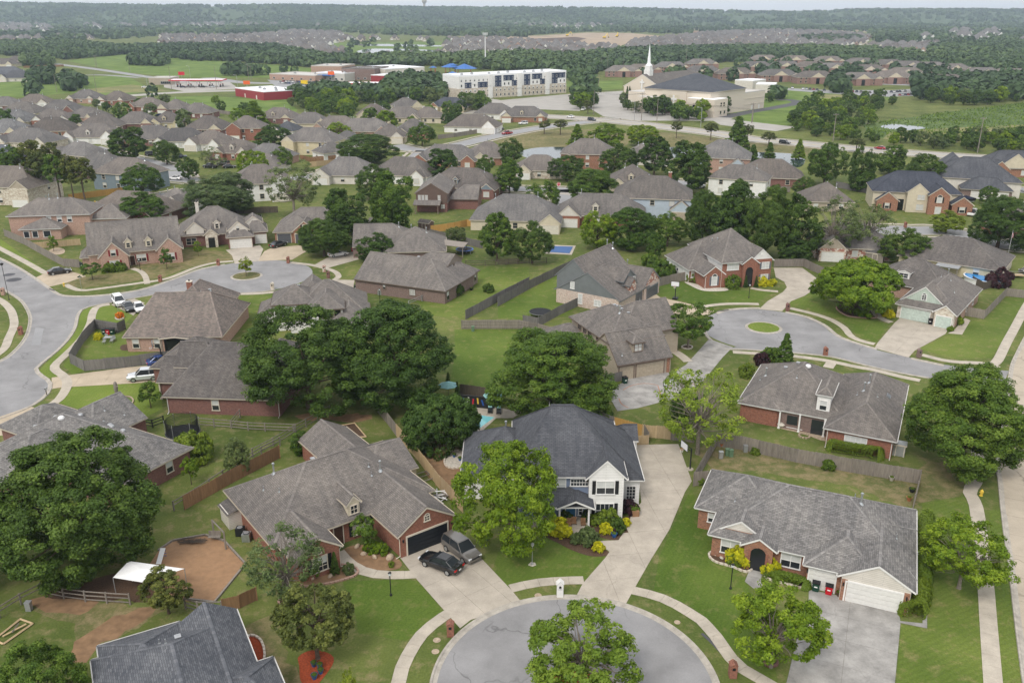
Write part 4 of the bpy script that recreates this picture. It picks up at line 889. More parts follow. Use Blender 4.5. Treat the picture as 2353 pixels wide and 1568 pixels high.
# white house half hidden by the tree pair
h=House((-39.18,148.92),10.2,'white sided house with dark screened upper windows behind the tree pair',roof='roof_brown',wall='siding_white',trim='trim_brown')
a=h.wing(-1,13,-5,8,2.9,'u','hh',.75);b=h.wing(2.6,9,-7.2,2,4.9,'v','hh',.65);c=h.wing(-3.8,4.4,-3.4,5,4.9,'u','hh',.6);h.wing(-6.4,0,-1,6,2.7,'u','hh',.6);h.wing(0,6,4,12,3.6,'v','hg',.8);h.wing(6,13.4,-9,2,2.7,'v','hh',.6)
for t in(2.1,3.4,4.7):h.win(b,0,t,3.3,1.0,1.3,1,1,'dark')
h.win(c,0,.8,3.3,.9,1.3,1,2,'glass');h.win(c,0,5.0,3.3,.9,1.3,1,2,'glass')
for q in((4,4.6,'box'),(7.0,3.0,'box'),(1,1,'box')):h.vent(*q)
H9=h
# long brown house with the rear dormer
h=House((-31.95,168.6),-23.7,'long brown roofed dark brick house with a wide taupe dormer',roof='roof_tan',wall='brick_brown',trim='trim_brown')
a=h.wing(0,20.9,0,13.4,2.7,'u','gh',.62,gable='siding_taupe',trim='trim_brown');b=h.wing(7,20.5,8,16.2,2.7,'u','hh',.7,wall='siding_taupe');c=h.wing(8.5,17.2,8.2,15,5.2,'u','hg',.5,zb=2.8,wall='siding_taupe',gable='siding_taupe')
for t in(1.6,2.75,3.9):h.win(c,1,t,3.7,.85,1.3,1,2,'blind')
h.win(a,0,6.8,1.4,.6,.8);h.win(a,0,13.2,.9,1.3,1.2,4,3,'blind');h.win(a,1,1.2,.5,1.0,1.7);h.win(b,1,6.2,.8,.8,1.5)
h.wing(3.5,8,11,15,3.6,'v','gh',.6,wall='siding_white',gable='siding_white')
for q in((9.6,9.6,'box'),(8.6,11.6,'box'),(6.4,8.0,'box')):h.vent(*q)
H10=h
h=House((-36.31,196.68),4.4,'wide brown hip roofed house behind the long brown house',roof='roof_tan',wall='brick_brown',trim='trim_cream')
a=h.wing(-.5,15,-2.6,10.5,2.7,'u','gh',.6,gable='siding_tan');b=h.wing(7,21,-8,6,2.7,'u','hh',.6)
for q in((13,1,'flue'),(10,3.6,'flue'),(16.5,-1,'flue')):h.vent(*q)
H11=h
# grey gabled house with whitewashed brick
h=House((9.06,161.57),-34.4,'tall grey sided house with whitewashed brick base and a trampoline behind it',roof='roof_brown',wall='brick_white',trim='trim_grey',gable='siding_grey')
a=h.wing(-1.0,13.4,0,12.5,2.7,'v','gg',.62,gable='siding_grey',top=None);
a2=h.wing(-1.3,6.8,.6,15.5,5.3,'v','gg',.92,wall='siding_grey',gable='siding_grey',zb=2.2,trim='trim_grey');b=h.wing(2.5,13.4,9.8,17.5,2.75,'u','hg',.8,gable='stone_mixed',trim='trim_grey');c=h.wing(4,11.6,4.6,10,5.0,'u','gg',.7,zb=2.6,wall='siding_grey',gable='siding_grey',trim='trim_grey');e_=h.wing(8.5,12.9,4.9,8.0,4.3,'u','gg',.9,wall='stone_mixed',gable='stone_mixed',trim='trim_grey')
h.win(a,0,3.6,3.4,.75,1.3,1,3,'blind');h.win(a,0,5.4,.7,.8,1.9,1,3,'blind');h.win(c,1,4.0,3.6,1.0,1.4,1,2,'blind');h.garage(b,1,3.6,4.8,2.2,'door_grey',1,4,trim='trim_grey');h.garage(a,1,8.4,2.4,2.2,'door_grey',1,4,trim='trim_grey')
mb=MB();mb.box((0,0,1.3),(.06,1.2,2.6),'dark_glass_and_shade');h.add('porch_shade_panel',mb,(12.83,6.4,0));  # dark sheet on the stone gable, painted as the shade of the entrance
h.win(a,0,9.2,.9,1.4,1.1,2,2,'blind')
for q in((2.4,14.6,'flue'),(3.6,14.8,'flue'),(7.4,14.2,'flue')):h.vent(*q)
H12=h
# tan house with the basketball court
h=House((16.6,122.81),22.6,'tan sided two storey house with a three bay garage and concrete court',roof='roof_brown',wall='siding_tan',trim='trim_brown',gable='siding_tan')
a=h.wing(-.6,9.3,0,9,2.7,'u','gg',.85,gable='siding_tan',trim='trim_brown');b=h.wing(-.6,9.6,3.0,17,5.2,'v','hh',.62,trim='trim_brown');c=h.wing(4,15.0,6.9,17,4.4,'u','hg',.75,wall=['siding_tan','brick_orange','siding_tan','siding_tan'],gable='siding_tan',trim='trim_brown');h.wing(-5.5,2,12,18.5,2.8,'u','hh',.6,trim='trim_brown')
h.garage(a,0,5.9,4.9,2.2,'door_tan',8,4,trim='trim_brown');h.garage(a,0,1.7,2.5,2.2,'door_tan',4,4,trim='trim_brown');h.dormer(a,0,4.3,1.4,1.9,1.5,.8,'siding_tan',kind='h',cols=2,style='blind',trim='trim_brown')
h.win(a,3,4.6,3.6,.7,.9,1,2,'glass');
for t in(3.0,4.8,6.6):h.win(b,3,t,4.0,1.0,.9,2,2,'glass')
h.win(b,3,9.5,3.8,1.0,1.0,2,2,'glass')
mb=MB();mb.box((0,0,1.3),(.5,.14,2.6),'brick_orange');h.add('brick_pier',mb,(8.7,.36,0))
for q in((6.5,13.4,'box'),(5.0,11.6,'box'),(6.0,11.0,'box'),(7.0,10.4,'box'),(5.4,15.4,'box'),(10,12,'pipe'),(4.0,8.0,'flue'),(.8,1.2,'pipe')):h.vent(*q)
H13=h
# red brick two storey house
h=House((39.03,170.57),14.1,'large red brick two storey house with an arched entrance',roof='roof_brown',wall='brick_red',trim='trim_white',gable='siding_white')
a=h.wing(3.6,15.2,-.4,16,5.3,'u','hh',.62,wall=['brick_red','brick_red','siding_white','siding_white']);b=h.wing(-1.2,10,4.6,17,2.8,'u','hh',.72,wall=['brick_red','siding_white','siding_white','siding_white']);c=h.wing(0,5.0,0,9,2.8,'v','gh',.75,gable='brick_red');d=h.wing(7.9,11.9,-1.0,6,5.0,'v','gh',.72,gable='brick_red');e_=h.wing(9.8,15.2,-.7,7,5.35,'v','gh',.9)
h.win(c,0,2.1,.6,1.1,1.8,1,2,'blind','shutter_grey',arch=True);h.win(a,0,2.4,3.6,2.5,1.3,3,2,'blind');h.win(a,0,2.4,.9,1.6,1.2,3,2,'blind');h.win(e_,0,3.2,3.6,1.5,1.3,2,2,'blind','shutter_grey');h.win(e_,0,3.2,.8,1.5,1.5,2,2,'blind','shutter_grey');h.win(b,0,1.0,1.0,1.0,1.4,1,2,'blind')
mb=MB();mb.box((0,0,1.7),(1.6,.06,3.4),'dark_glass_and_shade');mb.face([(.8*math.cos(math.pi*i/10),-.03,3.4+.8*math.sin(math.pi*i/10))for i in range(11)],'dark_glass_and_shade');h.add('porch_shade_panel',mb,(9.7,-.93,0));h.win(b,3,3.0,.9,.8,1.4);h.win(b,3,6.0,.9,.8,1.4);h.downspout(c,0,0)  # arched dark panel: the entrance's shade is put into its colour
mb=MB();mb.bar((0,0,0),(0,-.08,0),.35,'trim_white',12);h.add('gable_vent',mb,(12.5,-.62,6.6))
for q in((6.6,8.0,'flue'),(6.0,9.2,'flue'),(9,9,'box')):h.vent(*q)
H14=h
# mint garage house
h=House((70.81,152.93),-38.1,'brown roofed house with a mint green gable and mint garage doors',roof='roof_brown',wall='stone_pale',trim='trim_white',gable='board_mint')
a=h.wing(0,10.7,0,20,2.7,'v','hh',.62,wall=['stone_pale','brick_pink','brick_pink','brick_pink']);b=h.wing(-9,6,12.5,25,2.7,'u','hh',.68,roof='roof_umber',wall='brick_pink');c=h.wing(.5,8.3,1.3,10,3.3,'v','gh',.8,zb=2.8,wall='board_mint');d=h.wing(6.6,10.7,-.8,6,2.72,'v','gh',.75,wall='stone_pale',gable='stone_pale')
h.garage(a,0,3.2,4.9,2.15,'door_mint',8,4);h.garage(d,0,1.65,2.5,2.1,'door_mint',4,4);h.win(c,0,3.5,3.9,.7,.9,2,3,'glass',arch=True);h.win(a,1,9,.9,.9,1.4);h.win(a,1,14,.9,.9,1.4);h.dormer(b,0,6.4,1.6,2.2,1.2,.35,'siding_white',cols=2)
for q in((6.3,12,'pipe'),(8,8,'pipe'),(5,15.5,'flue'),(4.2,14,'pipe'),(2,21,'box')):h.vent(*q)
h.downspout(d,0,1);H15=h
h=House((96.31,178.36),-37.0,'brown roofed house with yellow stucco walls beside an above ground pool',roof='roof_umber',wall='siding_yellow',trim='trim_cream')
a=h.wing(-14,7,0,15.5,2.7,'u','hh',.55,wall=['siding_yellow','stone_pale','siding_yellow','siding_yellow']);b=h.wing(-12,-2,4,17,2.7,'u','hh',.5)
h.win(a,0,15.6,.8,1.1,1.5);h.win(a,1,7,.8,.9,1.4)
mb=MB();mb.box((0,0,2.5),(4.6,3.2,.12),'metal_grey')
for x in(-2.1,2.1):mb.bar((x,-1.4,0),(x,-1.4,2.5),.08,'wood_old')
h.add('patio_roof',mb,(-3.2,-1.4,0));H16=h
for i in range(4):h.vent(-5.5+i*1.1,8.4,'box')
# upper left: brick with red shutters
def near(px,th,*a_,**k):p=G(*px);return House((p.x,p.y),th,*a_,**k)
h=near(m1(735,385),22,'steep gabled brick house with dark red shutters',roof='roof_tan',wall='brick_pink',trim='trim_cream',gable='brick_pink')
a=h.wing(-2.5,17,2.5,15,3.2,'u','gg',.95,gable='siding_cream');b=h.wing(-.4,6.0,-.4,9,3.0,'v','gh',1.05);c=h.wing(11.4,17.2,1.2,8,3.2,'v','gh',.95);h.wing(-4.2,1,3,10,2.6,'u','hh',.7)
h.win(b,0,2.8,.6,1.9,1.6,2,2,'half','shutter_red');h.win(b,0,2.8,3.3,.95,1.3,1,2,'half','shutter_red');h.win(c,0,2.4,.8,1.9,1.6,2,2,'half','shutter_red');h.win(a,0,10.6,.7,1.9,1.6,2,2,'half','shutter_red');h.dormer(a,0,8.4,.8,1.3,1.3,1.2,'siding_cream',style='glass');h.dormer(a,0,12.6,.8,1.3,1.3,1.2,'siding_cream',style='glass');h.door(a,0,8.7,1.0,2.1)
H17=h
h=near(m1(1300,235),17,'brown roofed house with cream gables, stone porch and white chimney',roof='roof_tan',wall='brick_dark',trim='trim_cream',gable='siding_offwhite')
a=h.wing(-.5,16.5,2.5,17,2.8,'u','hh',.75);b=h.wing(10.6,17,-2.2,8,2.8,'v','hh',.7);b2=h.wing(10.9,16.2,-.4,8,4.0,'v','gh',.85,zb=3.2,wall='siding_offwhite');c=h.wing(1.2,6,2.8,9,3.9,'v','gh',.9,zb=3,wall='siding_offwhite');d=h.wing(5.4,9.0,.8,6,3.0,'v','gh',.9,wall='stone_pale',gable='stone_pale');e_=h.wing(15.2,20.4,1,10,3,'u','hh',.7)
e2=h.wing(15,19.5,4,10,4.6,'v','gh',.8,zb=3,wall='siding_offwhite')
h.garage(b,0,2.9,4.9,2.2,'door_white',8,4);h.garage(e_,0,3.0,2.6,2.2,'door_white',4,4);h.win(a,0,2.6,.6,2.2,1.5,2,2,'glass');h.dormer(a,0,9.2,1.4,1.3,1.4,.9,'siding_offwhite',style='dark');h.win(b2,0,2.2,4.0,.7,1.1,1,2,'half');mb=MB();mb.box((0,0,1.2),(1.5,.06,2.4),'dark_glass_and_shade');h.add('porch_shade_panel',mb,(7.2,.88,0));h.chimney(4.2,13,3,8.6,.8,'siding_offwhite')  # dark panel on the stone gable is painted shade of the porch
H18=h
h=near(m2(190,185),5,'orange brick house with two dark grey garage doors',roof='roof_tan',wall='brick_orange',trim='trim_cream',gable='brick_orange')
a=h.wing(-.5,17,3,15,2.8,'u','hh',.7);b=h.wing(-.4,10.2,0,10,2.8,'u','hh',.6);c=h.wing(4.2,10.4,-.3,8,2.9,'v','gh',.85)
h.garage(b,0,2.2,3.2,2.3,'door_grey',1,4);h.garage(c,0,2.7,4.6,2.3,'door_grey',1,4);h.win(c,0,2.7,3.4,.8,1.2,1,2,'blind','shutter_black');H19=h
h=near(t1(110,1720),8,'two storey brick house with a bay window behind the corner fence',roof='roof_tan',wall='brick_pink',trim='trim_white')
a=h.wing(-2,18,2,14,5.3,'u','hh',.55);b=h.wing(2,12,-2.2,6,2.8,'v','hh',.4,walls=True);c=h.wing(16.5,26,4,14,3.6,'u','hh',.6)
for t in(9.5,12.0,14.4):h.win(a,0,t,3.5,1.0,1.4)
for t in(1.2,3.2,6.0):h.win(b,0,t,.7,1.2 if t<5 else 1.6,1.5,1,1,'glass')
h.win(c,0,3,.9,1.0,1.5);h.win(c,0,6,.9,1.0,1.5);h.garage(a,3,5,4.8,2.2,'door_white')
for q in((7,7.5,'flue'),(9,7.8,'flue')):h.vent(*q)
H20=h
# blue slate roof house, far right
h=near(t4(1020,1520),-14,'cream and brick two storey house with a blue slate roof',roof='roof_charcoal',wall='siding_cream',trim='trim_cream',gable='brick_orange')
a=h.wing(-4,20,2,16,5.2,'u','hh',.72);b=h.wing(4.8,11.0,.2,9,5.6,'v','gh',.85,gable='siding_cream');c=h.wing(10.2,16.2,-1.8,8,5.3,'v','gh',.8,wall='brick_orange');d=h.wing(-3,3.4,.4,8,2.9,'v','gh',.8,wall='brick_orange');e_=h.wing(16.5,22.5,-1.2,8,2.9,'v','gh',.75,wall='brick_orange')
h.win(b,0,3.6,3.6,1.9,1.4,2,2,'blind');h.win(b,0,3.6,.7,1.9,1.6,2,2,'blind');h.win(c,0,2.6,3.4,1.3,1.5,1,2,'blind','shutter_black',arch=True);h.win(c,0,2.6,.3,1.5,1.9,1,1,'blind');h.win(d,0,2.8,.8,1.1,1.4,1,2,'half','shutter_black');h.win(e_,0,2.6,.8,1.3,1.5,1,2,'half','shutter_black');mb=MB();mb.box((0,0,1.6),(1.8,.06,3.2),'dark_glass_and_shade');h.add('porch_shade_panel',mb,(3.9,2.36,0));H22=h  # entrance shade painted as a flat dark panel on the front wall
h=near(t4(1470,1420),-20,'large dark roofed house with a boat trailer on its drive',roof='roof_dark',wall='brick_brown',trim='trim_cream',gable='siding_offwhite')
a=h.wing(-4,19,6,22,5.0,'u','hh',.7,wall='siding_offwhite');b=h.wing(3,17.5,0,9,2.8,'u','hh',.7);c=h.wing(-3.5,8,14,28,5.4,'v','hg',.8,wall='siding_offwhite');d=h.wing(12,20.4,5,13,4.6,'u','hh',.6,wall='siding_offwhite')
h.garage(b,0,5,4.6,2.3,'door_white');h.garage(b,0,10.5,4.6,2.3,'door_white');h.win(a,0,2,3.2,1.8,1.3,2,2,'blind');h.win(d,0,2.6,2.9,1.3,1.3,1,1,'dark');H23=h
h=near(t4(1800,1285),-8,'dark roofed brick house with an arched window at the right edge',roof='roof_dark',wall='brick_orange',trim='trim_cream',gable='siding_cream')
a=h.wing(-3,24,3,17,3.0,'u','hh',.75);b=h.wing(-1.5,5,.5,9,3.0,'v','gh',.85,gable='brick_orange');c=h.wing(3,12,3,11,4.4,'v','gh',.8,zb=3,wall='siding_cream')
h.win(b,0,2.8,.7,2.0,1.8,2,2,'blind',arch=True);h.dormer(a,0,11,1.0,1.7,1.5,.9,'siding_cream',style='blind');h.win(a,0,13.5,.7,2.4,1.6,2,2,'blind');H24=h
h=near(t2(1210,1525),-4,'brown sided two storey house with a brick lower floor and red trim',roof='roof_tan',wall='brick_dark',trim='trim_brown',gable='siding_brown')
a=h.wing(-.6,9,0,17,5.2,'v','gg',.62,wall=['siding_brown']*4,zb=2.6);a3=h.wing(-.5,8.9,.15,16.8,2.8,'v','gg',.3,walls=True);b=h.wing(8,17,4,15,2.9,'u','hg',.6);c=h.wing(-.6,7,-3,2,2.6,'u','gg',.35,walls=False)
for t in(1.0,2.0,3.0,6.6):h.win(a,0,t,3.4,.8,1.4,1,3,'blind')
h.win(a,0,7.6,1.0,1.0,1.2,2,2,'blind');h.win(a,1,9,3.3,1.1,1.5);h.post(0,-2.8,2.5);h.post(6.4,-2.8,2.5);H25=h
# trees: leaf clumps on limbs
def np_mesh(name,verts,quads,tone,mats):
 me=bpy.data.meshes.new(name);nv,nf=len(verts),len(quads)
 me.vertices.add(nv);me.vertices.foreach_set('co',np.ascontiguousarray(verts,dtype=np.float32).ravel())
 me.loops.add(nf*4);me.loops.foreach_set('vertex_index',np.ascontiguousarray(quads,dtype=np.int32).ravel())
 me.polygons.add(nf);me.polygons.foreach_set('loop_start',np.arange(0,nf*4,4,dtype=np.int32));me.polygons.foreach_set('loop_total',np.full(nf,4,dtype=np.int32))
 if tone is not None:
  at=me.attributes.new('tone','FLOAT','FACE');at.data.foreach_set('value',np.ascontiguousarray(tone,dtype=np.float32))
 me.update();me.validate()
 for m in mats:me.materials.append(MATS[m])
 return me
def norm(a):return a/(np.linalg.norm(a,axis=-1,keepdims=True)+1e-9)
def lobes(rs,n):return norm(rs.normal(size=(n,3))),rs.uniform(.6,1.0,n)
def leaf_cards(rs,C,nrm,size,aspect=.55):
 n=len(C);a=norm(rs.normal(size=(n,3)));u=norm(np.cross(nrm,a));w=np.cross(nrm,u)
 s=size*rs.uniform(.65,1.35,(n,1))
 V=np.stack([C+u*s,C+w*s*aspect+nrm*s*.18,C-u*s,C-w*s*aspect+nrm*s*.18],1).reshape(-1,3)
 return V,np.arange(4*n).reshape(n,4)
def crown(seed,R_,Hc,nclump,per,leaf,cr,shape='round',inner=.62,up=.35,gap=0.0):
 """big lobes on the envelope carry leaf clumps, clumps carry leaves"""
 rs=np.random.RandomState(seed);cs=[];h2=Hc*.5;ax=np.array([R_,R_,h2])
 if shape in('round','dome'):
  nl=19;ld=[]
  while len(ld)<nl:
   d=norm(rs.normal(size=3))
   if d[2]<(-.85 if shape=='round' else-.15):continue
   if ld and np.max(np.array(ld)@d)>.86:d=norm(rs.normal(size=3));
   ld.append(d)
  ld=np.array(ld);lc=ld*ax*rs.uniform(.5,.68,(nl,1));lc[:,:2]*=np.where(ld[:,2:]<-.2,1.25,1.0);lr=rs.uniform(.34,.5,nl)
  if shape=='dome':lc[:,2]=lc[:,2]*.9-h2*.2
  t_=0
  while len(cs)<nclump and t_<nclump*40:
   t_+=1;k=rs.randint(nl);d=norm(rs.normal(size=3)+ld[k]*.7+np.array([0,0,.15]));q=lc[k]+d*lr[k]*ax*(inner+(1-inner)*rs.uniform()**.5)
   e=(q-lc)/ax/lr[:,None];e=np.linalg.norm(e,axis=1);e[k]=9
   if e.min()<.62 and rs.uniform()<.85:continue
   if q[2]<-h2*.95:continue
   cs.append(q)
 else:
  for _ in range(nclump):
   t=rs.uniform()**1.35;rr=R_*(1-t)**.8*(.8+.3*rs.uniform())*(1+.12*math.sin(t*40));a=rs.uniform(0,6.283);k=inner+(1-inner)*rs.uniform()**.5
   cs.append((math.cos(a)*rr*k,math.sin(a)*rr*k,(t-.5)*Hc))
 cs=np.array(cs);ci=np.repeat(np.arange(len(cs)),per);n=len(ci)
 cen=cs[ci];crs=cr*rs.uniform(.6,1.35,len(cs))[ci][:,None]
 od=norm(cen/ax+np.array([0,0,.25]))
 dd=norm(rs.normal(size=(n,3))+od*.6+np.array([0,0,up]))
 C=cen+dd*crs*(rs.uniform(.2,1,(n,1))**.55)*np.array([1,1,.8])
 nr=norm(dd*.75+od*.3+rs.normal(size=(n,3))*.5+np.array([0,0,.22]))
 V,Q=leaf_cards(rs,C,nr,leaf)
 tone=np.clip(rs.uniform(.06,.72,len(cs))[ci]+rs.normal(size=n)*.15+.14*dd[:,2],0,1)
 return V,Q,tone,cs
def tube(pts,rads,n=6):
 V=[];F=[]
 for i,(p,r)in enumerate(zip(pts,rads)):
  a=pts[max(0,i-1)];b=pts[min(len(pts)-1,i+1)];t=norm(np.array(b)-np.array(a));x=norm(np.cross(t,[.3,.9,.2]));y=np.cross(t,x)
  for k in range(n):V.append(np.array(p)+r*(math.cos(6.2832*k/n)*x+math.sin(6.2832*k/n)*y))
 for i in range(len(pts)-1):
  for k in range(n):F.append((i*n+k,i*n+(k+1)%n,(i+1)*n+(k+1)%n,(i+1)*n+k))
 return V,F
def trunk_mesh(seed,H,zc,cs,r0,nlimb=16,bark='bark',straight=False):
 rs=np.random.RandomState(seed+99);V,F=[],[]
 def put(p,r,n=6):
  v,f=tube(p,r,n);b=len(V);V.extend(v);F.extend([tuple(i+b for i in q)for q in f])
 fork=zc-(0 if straight else(H-zc)*.45)
 top=zc+(H-zc)*(.85 if straight else .35)
 put([(0,0,-.15),(0,0,.25),(.05,.02,fork*.6),(rs.normal()*.15,rs.normal()*.15,fork),(rs.normal()*.3,rs.normal()*.3,top)],[r0*1.6,r0*1.1,r0*.9,r0*.75,r0*.12],8)
 idx=rs.permutation(len(cs))[:nlimb]
 for i in idx:
  e=cs[i]+np.array([0,0,zc]);z0=rs.uniform(fork*.75,max(fork*.8,min(top,e[2])))if straight else rs.uniform(fork*.7,fork*1.05)
  m_=np.array([e[0]*.45,e[1]*.45,z0+(e[2]-z0)*.6])+rs.normal(size=3)*.2
  put([(0,0,z0),m_,e],[r0*.42,r0*.25,r0*.06],5)
 return np_mesh('trunk',np.array(V),np.array(F),None,[bark])
PROTO={}
def proto(kind,seed,R_,H,zlow,nclump,per,leaf,cr,shape='round',inner=.62,up=.35,r0=.22,nlimb=14,bark='bark',straight=False):
 Hc=H-zlow;V,Q,t,cs=crown(seed,R_,Hc,nclump,per,leaf,cr,shape,inner,up);zc=zlow+Hc*(.5 if shape!='dome' else .32)
 V=V+np.array([0,0,zc]);zmax=V[:,2].max()
 PROTO.setdefault(kind,[]).append((np_mesh('crown',V,Q,t,['leaf_mid']),trunk_mesh(seed,H,zc,cs,r0,nlimb,bark,straight),float(np.percentile(np.hypot(V[:,0],V[:,1]),97)),float(zmax)))
for s_ in range(3):proto('big',10+s_,6.2,13.5,.1,640,146,.128,.76,'round',.55,r0=.34,nlimb=18)
for s_ in range(4):proto('mid',20+s_,3.9,8.5,.5,320,108,.11,.52,'round',.5,r0=.2,nlimb=14)
for s_ in range(3):proto('open',25+s_,3.9,7.4,1.3,210,84,.125,.5,'round',.4,r0=.17,nlimb=60,bark='bark_pale')
for s_ in range(2):proto('tall',30+s_,3.6,11.5,.2,300,80,.17,.62,'round',.5,r0=.22,nlimb=14)
for s_ in range(2):proto('airy',40+s_,3.8,8.5,1.2,125,46,.12,.5,'round',.3,r0=.17,nlimb=70,bark='bark_pale')
for s_ in range(2):proto('dome',50+s_,4.6,7.2,.3,420,92,.14,.52,'dome',.7,r0=.24)
for s_ in range(2):proto('pine',60+s_,3.2,8.0,1.0,260,74,.13,.4,'cone' if s_ else 'round',.4,.6,r0=.18,nlimb=26,straight=True)
for s_ in range(2):proto('cone',70+s_,2.6,10.5,.6,260,60,.18,.5,'cone',.5,r0=.2,straight=True)
for s_ in range(2):proto('tallpine',80+s_,3.2,14.0,6.0,130,60,.2,.6,'round',.4,.5,r0=.22,nlimb=26,straight=True)
for s_ in range(4):proto('sapling',90+s_,1.5,4.2,1.1,80,48,.11,.32,'round',.3,r0=.07,nlimb=20)
for s_ in range(3):proto('shrub',100+s_,.8,1.15,.0,130,70,.055,.15,'dome',.75,r0=.05,nlimb=8)
for s_ in range(5):proto('distant',110+s_,4.4,9.5,.8,80,40,.42,1.0,'round',.5,r0=.22,nlimb=6)
TREES=[]
def put_tree(kind,loc,rad,H,leaf,label,group=None,name='tree',cat='tree',v=None,squash=None,lift=0.0):
 P=PROTO[kind];v=random.randrange(len(P))if v is None else v%len(P);cm,tm,r_,z_=P[v]
 root=empty(name,(loc[0],loc[1],0),random.uniform(0,6.28));sx=rad/r_;sz=H/(z_+lift);root.scale=(sx*random.uniform(.95,1.05),sx*random.uniform(.95,1.05),sz)
 tag(root,label,cat,group)
 if kind!='shrub':link('trunk',tm,root)
 c=link('crown',cm,root,(0,0,lift));c.material_slots[0].link='OBJECT';c.material_slots[0].material=MATS['leaf_'+leaf]
 TREES.append((loc[0],loc[1],rad));return root
def tree(kind,bx,by,topy,wpx,leaf,label,group='garden trees',**k):
 b=G(bx,by);depth=b.y*math.cos(PITCH)+CAM_H*math.sin(PITCH)
 H=height_at(Vector((b.x,b.y+wpx*depth/FOC*.0,0)),topy);rad=wpx/2*depth/FOC
 # the crown's far shoulder lifts the silhouette: take part of its radius off the height
 H=max(1.2,H-rad*.07)
 return put_tree(kind,(b.x,b.y),rad,H,leaf,label,group,**k)
tree('big',208,1288,985,372,'dark','largest dark green tree towering over the white canopy at the left',v=0)
tree('big',-45,1345,1080,190,'dark','dark tree cut off by the left edge beside the largest tree',v=1)
tree('mid',1168,1262,1012,232,'bright','bright green tree in front of the white house',v=0)
tree('open',1334,1580,1405,262,'fresh','light green tree on the mulch island of the foreground cul-de-sac',v=0)
tree('pine',730,1512,1338,182,'pine','rounded olive pine on the red mulch bed','pine trees',v=0,name='pine_tree')
tree('airy',662,1382,1190,195,'grey','thin grey green tree before the small brick gable',v=0)
tree('pine',388,1408,1303,112,'pine','small pine beside the white canopy','pine trees',v=0,name='pine_tree')
tree('mid',105,1640,1475,190,'mid','leafy tree at the bottom left corner beside the slate roof',v=2)
tree('big',712,938,698,278,'dark','left one of the two great trees in the middle',v=2);tree('big',912,922,682,288,'dark','right one of the two great trees in the middle',v=0)
tree('dome',1014,1030,897,178,'dark','round dark tree beside the swimming pool',v=0,lift=.8);tree('big',1262,948,748,290,'mid','wide green tree behind the dark slate roof',v=1)
tree('dome',1345,962,872,130,'dark','low dark tree between the slate roof and the court',v=1)
tree('airy',1602,1042,832,200,'fresh','thin yellow green tree at the corner of the grey fence',v=1);tree('mid',1572,985,893,82,'dark','dark bushy tree behind the yellow green tree',v=3)
tree('big',2200,1072,830,262,'mid','big green tree beside the concrete road',v=0);tree('open',2202,1350,1200,186,'bright','bright young tree beside the trimmed hedge and sidewalk',v=2,lift=.7)
tree('open',1770,1530,1345,225,'bright','bright leafy tree on the ranch house front lawn',v=3,lift=.5);tree('dome',1964,716,590,194,'bright','wide round crowned tree on the mulch bed by the right cul-de-sac',v=0,lift=1.3)
tree('open',1580,797,690,118,'mid','open branched tree on the lawn of the tan garage house',v=0,lift=1.2);tree('cone',1801,840,763,46,'mid','slim pointed tree behind the patio house',v=0,name='conifer')
tree('sapling',566,634,588,33,'lime','small tree on the left cul-de-sac island');tree('sapling',213,642,600,48,'mid','small bushy tree left of the red shuttered house');tree('sapling',384,618,568,31,'mid','slim young tree right of the red shuttered house');tree('sapling',124,577,540,24,'bright','sapling in the upper left ring bed');tree('sapling',456,588,552,21,'bright','sapling before the cream gabled house')
tree('sapling',347,936,872,52,'mid','young tree below the silver suv');tree('mid',549,1085,1000,74,'grey','grey green round tree inside the rail fence',v=1);tree('sapling',690,1048,982,44,'mid','leafy young tree behind the brown brick house');tree('sapling',440,1112,1048,40,'bright','thin sapling by the left backyard bush')
tree('sapling',838,1262,1182,62,'mid','small tree in the bare soil bed by the black garage');tree('sapling',805,1640,1530,44,'lime','yellow green sapling tip at the bottom edge')
tree('mid',865,600,533,88,'dark','dark tree in front of the wide brown hip roof');tree('big',745,588,497,118,'dark','dark spreading tree behind the white sedan');tree('tall',800,560,422,112,'dark','tall dark tree behind the orange brick house');tree('tall',905,545,382,112,'mid','tall bright tree left of the brown two storey house',v=0)
tree('mid',862,455,372,92,'dark','dark tree behind the tall bright tree');tree('airy',676,495,362,128,'grey','pale open tree above the orange brick house');tree('big',510,500,392,175,'grey','wide grey green tree above the cream gabled house',v=2)
tree('mid',332,515,435,108,'mid','tree hiding a brick roof above the red shuttered house');tree('mid',330,455,370,110,'mid','tree beside the gold fence');tree('tall',300,372,287,90,'dark','dark tree at the bend of the left street');tree('mid',384,378,318,62,'dark','round tree by the parked cars of the left street');tree('mid',434,412,358,56,'dark','dark tree in front of the pickup on the left street')
tree('airy',490,385,333,68,'grey','pale tree before the white gables');tree('mid',586,425,340,76,'bright','bright tree before the red gabled house');tree('mid',650,392,335,55,'mid','round tree left of the new fence');tree('mid',630,348,280,92,'dark','wide dark tree above the tan two storey house');tree('cone',586,290,228,66,'bright','pointed bright tree at the edge of the green field',name='conifer')
tree('big',845,378,302,140,'dark','wide dark tree above the right end of the new fence',v=1);tree('mid',776,318,277,68,'bright','bright round tree beside the tan two storey house');tree('mid',970,335,278,62,'mid','tree in front of the dark garage gable');tree('tall',1018,415,337,76,'dark','dark tree before the red brick gable end');tree('tall',1170,445,358,72,'mid','upright tree on the stop sign street');tree('mid',1115,408,353,48,'mid','smaller tree left of the upright tree')
